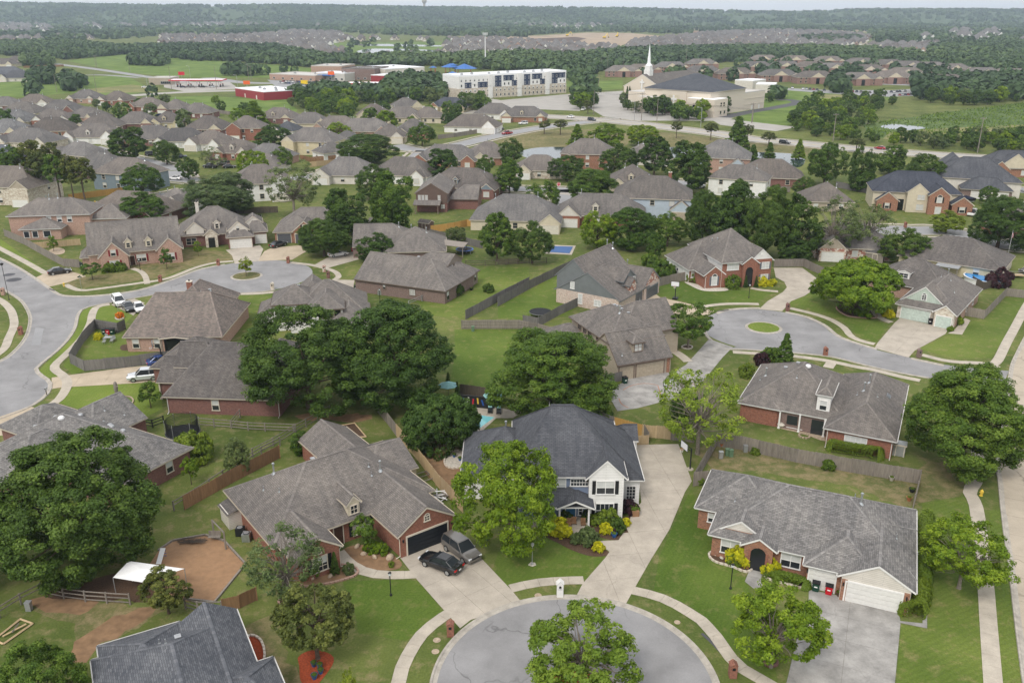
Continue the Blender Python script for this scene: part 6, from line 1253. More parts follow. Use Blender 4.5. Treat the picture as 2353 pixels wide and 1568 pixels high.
hb=House((A.x,A.y),-43,'cream church auditorium with a dark hip roof and a recessed cross','church','large buildings','church',roof='roof_dark',wall='wall_cream',trim='trim_cream',fine=False)
a=hb.wing(-.7,43.7,-.7,38,12.6,'u','hh',.4,oh=.7,top=((20,19,20.5),(24,19,20.5)))
for x_,y_,a_,b_,z_,m_ in((6,-4,11,8,8.4,'roof_pale'),(40,2,17,14,9.2,'roof_white'),(-6,8,12,14,10,'roof_pale')):
 mb=MB();mb.box((x_,y_,z_/2),(a_,b_,z_),'wall_cream');o=mb.build('side_block',hb.root);mb=MB();mb.box((x_,y_,z_+.1),(a_-.4,b_-.4,.2),m_);mb.build('side_roof',o)
for z_ in(3.2,6.2):mb=MB();mb.box((40,1.9,z_),(17.2,14.3,.35),'trim_cream');mb.build('string_course',hb.root)
mb=MB();mb.box((20,-.08,6.4),(16,.6,12),'wall_cream');mb.box((20,-.42,6.2),(7,.1,7.6),'siding_cream');mb.build('cross_panel',hb.root);cross(hb,20,-.2,6.4,6.8)
for u,v,z_,rz in((6,-8,3.4,0),(36,-5.05,4.6,0),(48.55,2,5.4,1.57),(48.55,5,5.4,1.57),(48.55,2,1.4,1.57),(48.55,6,1.4,1.57)):
 o=hb.win(a,0,3,1.4,1.6,2.0,1,1,'dark');o.location=(u,v,z_+1);o.rotation_euler=(0,0,rz)
mb=MB();mb.box((20,-.3,.8),(26,.5,1.6),'brick_red');mb.build('brick_base',hb.root)
B=K_+Vector((math.cos(th_+1.571),math.sin(th_+1.571),0))*37;C_=B+Vector((math.cos(th_+1.571),math.sin(th_+1.571),0))*24
hb=block(B,C_,26,9.8,'wall_cream','roof_pale','plain cream annex right of the church auditorium','church','church_annex');hb.door(hb.box,0,hb.L*.4,1.3,2.4,'door_white');hb.door(hb.box,0,hb.L*.75,1.3,2.4,'door_white')
for z_ in(3.3,6.6):mb=MB();mb.box((hb.L/2,-.05,z_),(hb.L-.2,.2,.3),'trim_cream');mb.build('string_course',hb.root)
hb=block(G(*t3(1700,640)),G(*t3(1830,648)),20,6,'siding_offwhite','roof_white','white flat roofed block behind the church','building');hb=block(G(*t3(1850,668)),G(*t3(1990,672)),18,5.5,'siding_offwhite','roof_white','second white flat roofed block behind the church','building')
# brick apartment rows
brickm('brick_apartment',(.24,.125,.1),(.3,.17,.14),(.34,.28,.25))
AP=[t4(*p)for p in((140,462),(360,466),(600,472),(830,487),(1030,500),(1180,513),(1330,522),(1490,537),(1700,570),(1900,578),(80,518),(290,515),(480,518),(640,530),(880,545),(240,585),(500,600),(820,612),(1060,600),(1150,570),(1430,630))]+[t3(*p)for p in((900,552),(1040,540),(1240,520),(1470,555),(1700,572),(1460,495))]
for i,p in enumerate(AP):
 c=G(*p);h=House((c.x,c.y),-6+(i*37)%9,uniq('brick apartment house with a pale hip roof',1700+i,190)if 0 else['%s brick apartment house with a tan roof in the %s row beside the church'%(o_,r_)for r_ in('back','middle','front')for o_ in('leftmost','second','third','fourth','fifth','sixth','seventh','eighth','ninth')][i],'apartments','brick apartment houses','apartment_house',roof='roof_tan',wall='brick_apartment',trim='trim_cream',gable='siding_cream',fine=False)
 a=h.wing(-16,16,-7.5,7.5,4.9,'u','hh',.62);b=h.wing(-6,6,-9.5,0,4.9,'v','gh',.62);h.wing(9,16,-8.5,0,4.9,'v','gh',.6)
 for t in(3,7,25,29):h.win(a,0,t,.9,1.3,1.5,1,1,'glass');h.win(a,0,t,3.4,1.3,1.5,1,1,'glass')
 mb=MB();mb.box((0,-9.42,2.2),(2.6,.1,4.4),'dark_glass_and_shade');mb.build('breezeway_shade_panel',h.root)  # dark panel on the gable wall paints the shade of a passage
 # fences
def panel_mesh(h_,mat,k):
 def f():
  rs=random.Random(k);mb=MB();n=16;w=2.4/n
  for i in range(n):
   hh=h_+rs.uniform(-.03,.03);mb.box((-1.2+w*(i+.5),rs.uniform(-.006,.006),hh/2+.03),(w-.012,.02,hh),mat,bottom=False)
  for z in(.35,h_*.55,h_-.25):mb.box((0,.045,z),(2.4,.05,.09),mat)
  return mb.mesh('fence_panel')
 return cached(('panel',h_,mat,k),f)
def post_mesh(h_,mat):
 def f():
  mb=MB();mb.box((0,0,(h_+.05)/2),(.1,.1,h_+.05),mat);return mb.mesh('post')
 return cached(('post',h_,mat),f)
def fence(zf,pts,label,mat='wood_old',h_=1.85,flip=False,group='wooden fences'):
 P=gp(zf,*pts);root=empty('fence',P[0]);tag(root,label,'fence',group);o=P[0];k=0
 for a,b in zip(P,P[1:]):
  d=b-a;L_=d.length;n=max(1,round(L_/2.4));ang=math.atan2(d.y,d.x)+(math.pi if flip else 0)
  for i in range(n):
   c=a+d*((i+.5)/n);k+=1
   q=link('fence_panel',panel_mesh(h_,mat,k%3),root,c-o,ang,(L_/n/2.4*.985,1,random.uniform(.97,1.03)))
   s_=a+d*(i/n);link('post',post_mesh(h_,mat),root,s_-o+Vector((0,.0,0)),ang)
 link('post',post_mesh(h_,mat),root,P[-1]-o);return root
def rail_fence(zf,pts,label,mat='wood_old',h_=1.25,rails=3,step=3.0,group='rail fences',mesh=False):
 P=gp(zf,*pts);root=empty('rail_fence',P[0]);tag(root,label,'fence',group);o=P[0]
 for a,b in zip(P,P[1:]):
  d=b-a;L_=d.length;n=max(1,round(L_/step));ang=math.atan2(d.y,d.x)
  for i in range(n+1 if b is P[-1]else n):
   s_=a+d*(i/n);link('post',cached(('rpost',h_,mat),lambda:(lambda m:(m.box((0,0,h_/2),(.13,.13,h_+.1),mat),m.mesh('post'))[1])(MB())),root,s_-o,ang)
  for i in range(n):
   for r_ in range(rails):
    c=a+d*((i+.5)/n);rm=cached(('rail',mat),lambda:(lambda m:(m.box((0,0,0),(1,.05,.11),mat),m.mesh('rail'))[1])(MB()))
    q=link('rail',rm,root,c-o+Vector((0,0,h_*(.95-r_*.36))),ang,(L_/n,1,1));q.rotation_euler[1]=random.uniform(-.012,.012)
 return root
fence(r1,[(1035,600),(1300,450),(1568,310)],'cedar brown privacy fence left of the brown brick house','wood_cedar',1.8)
fence(r2,[(1175,190),(1290,320),(1420,490),(1545,615)],'new pale wooden fence between the brick and white houses','wood_new',1.85);fence(r2,[(1060,45),(1120,115),(1175,190)],'short weathered fence continuing the new pale fence','wood_old',1.85)
fence(r1,[(1250,1172),(1345,1150),(1440,1105)],'short dark cedar gate fence at the corner of the play yard','wood_cedar',1.5)
fence(r4,[(350,245),(480,262),(800,335),(1100,390),(1485,455)],'long grey weathered fence behind the ranch house','wood_old',1.9);fence(r4,[(350,245),(290,350),(222,468),(300,460)],'grey fence on the left of the ranch back yard','wood_old',1.9);fence(r4,[(1485,455),(1470,520),(1450,595)],'grey fence on the right of the ranch back yard','wood_old',1.9)
fence(r3,[(1085,148),(1240,190)],'golden new fence behind the white house','wood_gold',1.8);fence(r3,[(1240,190),(1400,208)],'tan fence behind the long driveway','wood_new',1.8);fence(r3,[(1400,208),(1530,225)],'weathered fence end under the yellow green tree','wood_old',1.8);fence(r3,[(980,112),(1085,148)],'dark fence behind the slate roof','wood_grey',1.8);fence(r3,[(1172,240),(1276,234)],'small wooden gate at the top of the long driveway','wood_new',1.4);fence(r3,[(1250,190),(1276,234)],'short side fence beside the small wooden gate','wood_old',1.8)
fence(m2,[(1530,800),(1740,798),(1950,798)],'pale inside of the fence across the middle lawn','wood_old',1.7,True);fence(m3,[(150,798),(290,825),(380,850)],'pale fence bending toward the tan house','wood_old',1.7,True)
fence(m2,[(1560,732),(1800,600),(2016,485)],'left part of the long grey diagonal fence','wood_grey',1.85);fence(m3,[(0,637),(230,510),(480,385),(690,290)],'right part of the long grey diagonal fence','wood_grey',1.85)
fence(m3,[(180,765),(290,785),(430,705),(585,632)],'grey fence between the trampoline and the tan house','wood_grey',1.8);fence(m3,[(1140,498),(1240,472),(1342,450)],'grey fence left of the red brick house','wood_old',1.85);fence(m3,[(745,1205),(820,1190),(890,1172)],'dark fence beside the tan garage','wood_grey',1.6)
fence(m1,[(905,800),(850,828),(690,798),(600,900),(510,1048),(612,1102),(900,1078),(1245,1032)],'grey fence round the corner yard','wood_grey',1.85)
fence(m1,[(35,132),(180,195),(320,275),(465,352),(575,358)],'long grey fence at the upper left sidewalk','wood_old',1.85);fence(m1,[(250,222),(400,210),(580,195)],'pale new fence in the upper left yard','wood_new',1.5);fence(m1,[(1120,108),(1220,100),(1325,90)],'dark fence behind the cream gabled house','wood_dark',1.8);fence(m1,[(1180,200),(1215,268),(1312,268)],'dark fence between the red shuttered and cream houses','wood_grey',1.7)
fence(t1,[(500,1445),(640,1425),(890,1392)],'gold new fence beside the pine grove','wood_gold',1.9);fence(m2,[(1310,108),(1480,85),(1570,62)],'gold fence behind the blue rimmed trampoline, long piece','wood_gold',1.9);fence(m2,[(1570,62),(1665,66)],'gold fence behind the blue rimmed trampoline, short piece','wood_gold',1.9);fence(m2,[(1300,130),(1420,160),(1680,222)],'dark fence under the trampoline trees','wood_grey',1.8)
fence(t2,[(440,1203),(630,1185)],'new pale fence beside the wide dark tree','wood_new',1.9);fence(t2,[(345,1115),(510,1098)],'grey fence left of the small white gable','wood_grey',1.9);fence(t2,[(370,1150),(440,1165),(640,1150)],'brown fence above the new pale fence','wood_cedar',1.8);fence(t2,[(1360,1003),(1500,985),(1640,962)],'long pale fence by the red pickup street','wood_old',1.9)
fence(t4,[(170,1382),(330,1386)],'grey fence right of the white two storey wing','wood_old',1.9);fence(t4,[(660,1350),(800,1375),(930,1402)],'grey fence left of the blue slate roof house','wood_grey',1.9);fence(t4,[(1400,1440),(1480,1430)],'grey fence beside the boat trailer','wood_old',1.7)
fence(m4,[(215,355),(430,352),(500,385),(565,415)],'grey fence behind the curving driveway','wood_old',1.8);fence(m4,[(1590,705),(1725,728),(1810,640),(1885,562)],'grey fence round the mint house garden','wood_old',1.8);fence(m4,[(1885,562),(2030,580)],'weathered fence by the purple shrub','wood_old',1.6);fence(m4,[(1640,470),(1720,520),(1790,500)],'brown fence before the above ground pool','wood_dark',1.6);fence(m2,[(1520,1272),(1660,1290),(1800,1310)],'dark fence behind the swimming pool','wood_dark',1.7);fence(m1,[(1740,20),(1900,60),(1920,165)],'dark fence right of the cream gabled house','wood_grey',1.7)
fence(t1,[(1570,815),(1660,830)],'grey fence at the edge of the bright field','wood_old',1.9);fence(t1,[(1500,1520),(1760,1540),(2000,1530)],'dark fence under the wide grey green tree','wood_dark',1.8);fence(t1,[(170,490),(460,480)],'brown fence at the far left meadow','wood_cedar',2.0)
rail_fence(r1,[(235,1072),(360,1097),(480,1113),(600,1122),(730,1130)],'dark rail fence below the great tree');rail_fence(r1,[(1040,1155),(1110,1175),(1245,1172)],'rail fence below the small pine');rail_fence(r1,[(-80,1260),(0,1205),(120,1130),(235,1072)],'wire rail fence at the left edge',rails=2)
rail_fence(r1,[(975,605),(1100,530),(1250,430),(1465,295),(1568,240)],'rail fence beside the cedar fence',rails=2);rail_fence(r2,[(370,305),(485,245),(600,175),(735,100),(800,60)],'rail fence climbing behind the grey round tree');rail_fence(r2,[(60,130),(250,145),(345,155),(440,160),(610,165)],'rail fence right of the netted trampoline');rail_fence(r2,[(250,145),(300,85)],'short rail fence to the dark brick wall')
rail_fence(m2,[(1560,345),(1700,345),(1850,340),(2016,328)],'brown rail fence under the middle trees','wood_dark',1.2);rail_fence(m3,[(0,335),(150,330),(350,325)],'brown rail fence left of the blue pool cover','wood_dark',1.2);rail_fence(m3,[(1200,170),(1300,180),(1420,185)],'rail pen in the grove behind the red brick house','wood_dark',1.2);rail_fence(m1,[(1045,1500),(1100,1510),(1180,1480)],'black iron fence by the netted trampoline','metal_dark',1.2,3,1.5);rail_fence(m2,[(1150,640),(1245,600),(1300,585)],'chain fence at the long brown house','metal_grey',1.2,2)
# cars
def car_body(kind,paint):
 def f():
  if kind=='sedan':st=[(-2.38,.5,.72,.72),(-2.3,.32,.98,.82),(-1.75,.24,1.04,.9),(-.9,.22,.98,.92),(.9,.22,.96,.92),(1.7,.24,.88,.9),(2.2,.3,.76,.82),(2.38,.42,.6,.7)];gh=[(-1.85,1.0,.62,1.0),(-1.1,.98,.66,1.42),(.1,.97,.66,1.45),(1.05,.93,.7,.96)]
  elif kind=='suv':st=[(-2.4,.5,.9,.82),(-2.32,.34,1.12,.92),(-1.7,.28,1.14,.96),(-.9,.26,1.1,.97),(.9,.26,1.08,.97),(1.6,.28,1.06,.95),(2.25,.34,.98,.9),(2.42,.45,.8,.8)];gh=[(-2.3,1.1,.78,1.14),(-2.1,1.1,.76,1.76),(.35,1.08,.76,1.8),(1.2,1.04,.78,1.08)]
  else:st=[(-2.8,.6,.98,.92),(-2.72,.4,1.08,.97),(-1.8,.34,1.1,.99),(-.6,.32,1.1,.99),(.9,.32,1.12,.99),(1.8,.34,1.1,.98),(2.55,.4,1.02,.93),(2.72,.52,.82,.84)];gh=[(-.75,1.08,.8,1.1),(-.6,1.08,.76,1.82),(.7,1.08,.76,1.85),(1.45,1.06,.8,1.12)]
  mb=MB();rings=[]
  for x,zb,zt,w in st:rings.append([(x,-w*.86,zb),(x,-w,zb+.14),(x,-w,zt-.16),(x,-w*.9,zt-.03),(x,-w*.4,zt+.01),(x,w*.4,zt+.01),(x,w*.9,zt-.03),(x,w,zt-.16),(x,w,zb+.14),(x,w*.86,zb)])
  for a,b in zip(rings,rings[1:]):
   for i in range(10):j=(i+1)%10;mb.face([a[i],b[i],b[j],a[j]],paint)
  mb.face(rings[0],paint);mb.face(rings[-1][::-1],paint)
  if kind=='pickup':mb.box((-1.75,0,1.135),(1.7,1.62,.05),'plastic_black')
  body=mb.mesh('body');g=MB();r_=MB()
  q=[[(x,-w*1.12,zb-.03),(x,-w*(.92 if zt>zb+.2 else 1.1),zt),(x,w*(.92 if zt>zb+.2 else 1.1),zt),(x,w*1.12,zb-.03)]for x,zb,w,zt in gh]
  for a,b in zip(q,q[1:]):
   for i in range(3):g.face([a[i],b[i],b[i+1],a[i+1]],'glass')
  g.face(q[0],'glass');g.face(q[-1][::-1],'glass')
  x0,x1=gh[1][0],gh[2][0];zt=gh[1][3];w=gh[1][2]*.92
  r_.face([(x0-.08,-w,zt+.012),(x1+.06,-w,gh[2][3]+.012),(x1+.06,w,gh[2][3]+.012),(x0-.08,w,zt+.012)],paint);r_.box(((x0+x1)/2,0,(zt+gh[2][3])/2+.03),(x1-x0-.1,2*w-.14,.05),paint)
  for s_ in(-1,1):
   for a,b,d in((q[0],q[1],0),(q[3],q[2],0)):
    i0,i1=(0,1)if s_<0 else(3,2);r_.bar(Vector(a[i0])+Vector((0,s_*.01,0)),Vector(b[i1])+Vector((0,s_*.01,0)),.045,paint,4)
   r_.bar((x0+(x1-x0)*.48,s_*gh[1][2]*1.12,gh[1][1]),(x0+(x1-x0)*.46,s_*w*1.0,zt),.045,paint,4)
   r_.box((gh[3][0]-.25,s_*(gh[3][2]*1.12+.12),1.02),(.16,.2,.13),paint)
  return body,g.mesh('windows'),r_.mesh('cab_roof')
 return cached(('car',kind,paint),f)
def wheel_meshes():
 mb=MB();
 for a,b in(((0,-.11,0),(0,.11,0)),):mb.bar(a,b,.34,'rubber',16)
 rm=MB();rm.bar((0,-.118,0),(0,.118,0),.22,'galv',12);return mb.mesh('wheel'),rm.mesh('rim')
def car(zf,rear,front,kind,paint,label,group='parked cars',parts=True):
 a,b=G(*zf(*rear)),G(*zf(*front));c=(a+b)/2;root=empty({'sedan':'car','suv':'suv','pickup':'pickup_truck'}[kind],c,math.atan2(b.y-a.y,b.x-a.x));tag(root,label,{'sedan':'car','suv':'suv','pickup':'pickup truck'}[kind],group)
 bd,gl,rf=car_body(kind,'paint_'+paint);o=link('body',bd,root);link('windows',gl,root);link('cab_roof',rf,root)
 wx={'sedan':(1.42,-1.4),'suv':(1.45,-1.42),'pickup':(1.75,-1.7)}[kind];wy={'sedan':.82,'suv':.87,'pickup':.89}[kind];wm_,rm=cached('wheels',wheel_meshes);k=1.0 if kind=='sedan' else 1.1
 for x in wx:
  for y in(-wy,wy):w=link('wheel',wm_,root,(x,y,.34*k),0,k);link('rim',rm,w)
 if parts:
  hx={'sedan':2.28,'suv':2.32,'pickup':2.62}[kind];hz={'sedan':.66,'suv':.82,'pickup':.88}[kind]
  for y in(-1,1):
   mb=MB();mb.box((0,0,0),(.16,.34,.15),'lamp_clear');mb.build('headlight',root,(hx,y*.66,hz));mb=MB();mb.box((0,0,0),(.14,.34,.17),'lamp_red');mb.build('tail_light',root,(-hx-.03,y*.66,hz+.12))
  mb=MB();mb.box((0,0,0),(.05,.36,.14),'paper_white');mb.build('number_plate',root,(-hx-.1,0,hz-.05));mb=MB();mb.box((0,0,0),(.08,1.0,.16),'metal_dark');mb.build('grille',root,(hx+.08,0,hz-.06))
 return root
car(r2,(1498,948),(1352,890),'sedan','black','black sedan parked before the black garage door');car(r3,(160,795),(305,900),'suv','taupe','tan grey suv with roof rails parked beside the black sedan')
car(m1,(838,598),(880,648),'suv','white','white suv on the driveway at the left street');car(m1,(905,632),(955,690),'sedan','black','black sedan behind the white suv');car(m1,(985,640),(1022,690),'sedan','white','white sedan half hidden by the mottled roof')
car(m1,(1142,1152),(938,1170),'suv','silver','silver suv on the tan driveway');car(m1,(1098,1062),(1240,1038),'sedan','blue','blue sedan behind the silver suv');car(m1,(352,412),(508,390),'sedan','black','black sedan at the upper left corner house')
car(m2,(172,218),(252,195),'sedan','black','black sedan before the dark grey garage doors');car(m2,(578,284),(704,266),'sedan','white','white sedan on the driveway under the dark tree')
car(t2,(1888,965),(1825,972),'pickup','red','red pickup truck driving along the street','cars on the streets');car(t2,(1738,950),(1792,945),'suv','black','black suv parked left of another beyond the red pickup');car(t2,(1780,940),(1822,935),'suv','darkblue','dark blue suv parked right of the black one');car(t2,(1995,895),(1952,898),'suv','white','white suv before the gabled brick house by the red pickup street')
car(t1,(1170,838),(1122,836),'sedan','blue','blue car in the left neighbourhood');car(t1,(750,778),(805,776),'suv','black','black suv in front of the double gable house far left');car(t1,(1550,1212),(1478,1208),'pickup','black','black pickup in the row of three parked vehicles');car(t1,(1652,1192),(1566,1188),'suv','grey','grey suv in the row of three parked vehicles');car(t1,(1615,1212),(1688,1208),'sedan','black','black car right end of the row of three');car(t1,(1062,1122),(1120,1120),'suv','black','black suv left of the round tree on the left street');car(t1,(1262,1142),(1325,1138),'pickup','darkblue','dark pickup right of the round tree on the left street');car(t1,(1292,1295),(1234,1292),'sedan','white','white car on the side street by the wide grey tree')
car(t3,(545,850),(498,846),'sedan','white','white car on the arterial road near the church lot','cars on the streets');car(t3,(650,868),(700,874),'suv','darkblue','dark blue suv on the arterial road','cars on the streets');car(t3,(602,800),(628,790),'pickup','white','white truck at the church lot entrance','cars on the streets');car(t3,(1418,1358),(1468,1352),'suv','white','white suv on the quiet cul-de-sac');car(t4,(1010,1078),(950,1072),'sedan','red','red car on the arterial road at the right','cars on the streets');car(t4,(262,1034),(325,1040),'suv','black','black suv on the arterial road by the low pine','cars on the streets');car(t4,(1620,1568),(1670,1530),'pickup','white','white pickup near the boat trailer');car(m4,(2080,395),(2030,400),'suv','grey','grey vehicle at the right edge behind the trailer')
def far_car_mesh(paint):
 def f():
  mb=MB();rings=[]
  for x,zb,zt,w in((-2.3,.4,.9,.8),(-2.0,.25,1.0,.88),(2.0,.25,.9,.88),(2.3,.4,.7,.78)):rings.append([(x,-w,zb),(x,-w,zt),(x,w,zt),(x,w,zb)])
  for a,b in zip(rings,rings[1:]):
   for i in range(3):mb.face([a[i],b[i],b[i+1],a[i+1]],paint)
  mb.face(rings[0],paint);mb.face(rings[-1][::-1],paint);q=[[(x,-w,.95),(x,-w*.85,zt),(x,w*.85,zt),(x,w,.95)]for x,w,zt in((-1.7,.8,1.0),(-1.1,.78,1.5),(.3,.78,1.5),(1.1,.8,1.0))]
  for a,b in zip(q,q[1:]):
   for i in range(3):mb.face([a[i],b[i],b[i+1],a[i+1]],paint if(i==1 and a[1][2]==b[1][2])else 'glass')
  for x in(-1.4,1.4):
   for y in(-.8,.8):mb.bar((x,y-.1,.33),(x,y+.1,.33),.33,'rubber',8)
  return mb.mesh('car')
 return cached(('far_car',paint),f)
fr=random.Random(3)
def lot_cars(zf,pts,n,th,label,group):
 for i in range(n):
  t=(i+.5)/n*(len(pts)-1);k=int(t);a,b=pts[k],pts[min(k+1,len(pts)-1)];p=G(*zf(a[0]+(b[0]-a[0])*(t-k),a[1]+(b[1]-a[1])*(t-k)))
  if fr.random()<.15:continue
  o=link('car',far_car_mesh('paint_'+fr.choice(['white','white','silver','black','grey','red','darkblue','blue'])),None,p,R(th)+fr.choice((0,math.pi))+fr.uniform(-.04,.04));tag(o,label,'car',group)
lot_cars(t2,[(215,600),(480,615)],12,80,'small parked car in the school lot, left rows','school lot cars, left rows');lot_cars(t2,[(240,590),(500,600)],11,80,'small parked car in the school lot, left rows','school lot cars, left rows');lot_cars(t2,[(510,585),(620,600),(760,606)],13,85,'small parked car in the school lot, right rows','school lot cars, right rows');lot_cars(t2,[(380,655),(560,665)],8,20,'small car along the road below the school','cars below the school');lot_cars(t2,[(760,652),(980,640)],7,5,'small car under the red canopy before the school','canopy cars');lot_cars(t1,[(1300,632),(1580,630)],8,5,'small car under the left red canopy','left canopy cars');lot_cars(t1,[(1020,632),(1110,636)],2,0,'small car beside the tan petrol shop','shop cars');lot_cars(t1,[(385,560),(530,552)],4,10,'small car on the narrow meadow road','meadow road cars')
lot_cars(t4,[(335,638),(590,655)],10,75,'small parked car left of the lone round tree','apartment lot cars, left');lot_cars(t4,[(765,662),(920,672)],5,75,'small parked car right of the lone round tree','apartment lot cars, middle');lot_cars(t4,[(1030,668),(1190,660)],8,70,'small parked car at the right end of the apartment lot','apartment lot cars, right');lot_cars(t4,[(1070,692),(1210,684)],7,70,'small parked car at the right end of the apartment lot','apartment lot cars, right');lot_cars(t2,[(1430,672),(1500,690)],3,60,'small car left of the apartment block','apartment block cars')
# yard things
def thing(name,p,label,cat,group=None,rz=0.0):r_=empty(name,p,rz);tag(r_,label,cat,group);return r_
def part(name,root,fn,loc=None):mb=MB();fn(mb);return mb.build(name,root,loc)
def brick_mailbox(p,label,mat='brick_red',rz=0.0):
 r_=thing('mailbox',p,label,'mailbox','brick mailboxes',rz);part('pillar',r_,lambda m:(m.box((0,0,.65),(.62,.62,1.3),mat),m.face([(-.34,-.34,1.3),(.34,-.34,1.3),(0,-.34,1.55)],mat),m.face([(.34,.34,1.3),(-.34,.34,1.3),(0,.34,1.55)],mat),m.face([(.36,-.36,1.29),(.36,.36,1.29),(0,.36,1.56),(0,-.36,1.56)],mat),m.face([(-.36,.36,1.29),(-.36,-.36,1.29),(0,-.36,1.56),(0,.36,1.56)],mat)));part('mail_door',r_,lambda m:(m.box((0,-.33,1.0),(.26,.06,.24),'metal_dark')));return r_
for p,l,m_ in((r2(1477,1300),'red brick mailbox at the left rim of the foreground cul-de-sac','brick_red'),(r4(440,1530),'red brick mailbox at the right rim of the foreground cul-de-sac','brick_red'),(m4(585,990),'red brick mailbox behind the patio house','brick_red'),(m4(1258,1003),'weathered brick mailbox at the mint house driveway','brick_brown'),(m4(313,668),'red brick mailbox at the curving driveway','brick_dark'),(m1(1155,460),'red brick mailbox on the verge below the red shuttered house','brick_red'),(m1(1572,342),'red brick mailbox left of the cream house driveway','brick_red'),(m1(152,838),'red brick mailbox at the left edge road','brick_red'),(m2(283,325),'brick mailbox right of the left cul-de-sac','brick_red'),(m2(542,388),'stone mailbox near the white sedan drive','stone_mixed'),(m2(572,432),'dark brick mailbox right of the stone one','brick_dark'),(m2(170,515),'pale stone mailbox below the left cul-de-sac','stone_pale'),(m1(25,555),'pale brick mailbox at the left edge','brick_pink'),(m4(1160,70),'brick mailbox behind the round dark tree','brick_red'),(m3(1455,838),'brick mailbox at the right cul-de-sac by the open branched tree','brick_red')):brick_mailbox(G(*p),l,m_)
r_=thing('mailbox',G(*r3(782,1080)),'white house shaped mailbox on the verge of the foreground cul-de-sac','mailbox');part('body',r_,lambda m:(m.box((0,0,.75),(.62,.55,1.5),'trim_white'),m.face([(-.31,-.275,1.5),(.31,-.275,1.5),(0,-.275,1.8)],'trim_white'),m.face([(.31,.275,1.5),(-.31,.275,1.5),(0,.275,1.8)],'trim_white')));part('roof',r_,lambda m:(m.face([(.38,-.33,1.46),(.38,.33,1.46),(0,.33,1.84),(0,-.33,1.84)],'trim_white'),m.face([(-.38,.33,1.46),(-.38,-.33,1.46),(0,-.33,1.84),(0,.33,1.84)],'trim_white')));part('mail_door',r_,lambda m:(m.box((0,-.29,1.15),(.22,.04,.16),'metal_dark'),m.face([(.11*math.cos(math.pi*i/8),-.312,1.23+.11*math.sin(math.pi*i/8))for i in range(9)],'metal_dark')))
def text(parent,s_,size,loc,rot,mat):
 cu=bpy.data.curves.new('lettering','FONT');cu.body=s_;cu.size=size;cu.align_x='CENTER';cu.align_y='CENTER';cu.extrude=.004;cu.materials.append(MATS[mat]);o=link('lettering',cu,parent,loc);o.rotation_euler=rot;bpy.context.view_layer.update();me=bpy.data.meshes.new_from_object(o.evaluated_get(bpy.context.evaluated_depsgraph_get()));bpy.data.objects.remove(o);o=link('lettering',me,parent,loc);o.rotation_euler=rot;return o
text(r_,'13704',.17,(0,-.285,.92),(R(90),0,0),'metal_grey')
r_=thing('mailbox',G(*m1(338,1278)),'black post mailbox at the left road','mailbox');part('post',r_,lambda m:m.box((0,0,.5),(.1,.1,1.0),'wood_dark'));part('box',r_,lambda m:(m.box((0,0,1.1),(.22,.5,.2),'metal_grey'),m.bar((0,-.25,1.2),(0,.25,1.2),.11,'metal_grey',8)))
def lamp_post(p,label,h_=2.3,mat='metal_dark',head='lantern'):
 r_=thing('lamp_post',p,label,'lamp post','lamp posts');part('post',r_,lambda m:(m.bar((0,0,0),(0,0,h_),.05,mat,8),m.lathe([(.14,0),(.12,.15),(.06,.25)],mat,8)))
 if head=='lantern':part('lantern',r_,lambda m:(m.lathe([(.07,h_),(.15,h_+.05),(.17,h_+.3),(.05,h_+.42)],'lamp_clear',6),m.lathe([(.2,h_+.3),(.03,h_+.46)],mat,6)))
 else:part('lamp_head',r_,lambda m:m.lathe([(.1,h_),(.35,h_+.25),(.35,h_+.4),(.08,h_+.55)],mat,10))
lamp_post(G(*r2(1143,1078)),'black twisted lamp post on the brown house lawn');lamp_post(G(*r3(627,905)),'grey lamp post in a white gravel ring',2.2,'metal_grey');lamp_post(G(*r4(430,1040)),'black lamp post on the ranch house lawn',2.5);lamp_post(G(*m3(1252,910)),'black lamp post on the tan house lawn');lamp_post(G(*m3(1805,575)),'black lamp post on the red brick house lawn',2.5);lamp_post(G(*m4(38,575)),'lamp',2.5)if 0 else None;lamp_post(G(*m1(1010,375)),'black lamp post by the red shuttered house path',2.2);lamp_post(G(*m1(858,715)),'grey lamp post in the orange flower ring',2.4,'metal_grey');lamp_post(G(*m4(905,725)),'black lamp post at the round tree bed',2.2)
lamp_post(G(*m1(66,590)),'tall dark street lamp at the left road',7.0,'metal_dark','street');lamp_post(G(*m2(943,610)),'thin pole lamp above the great tree',2.5)
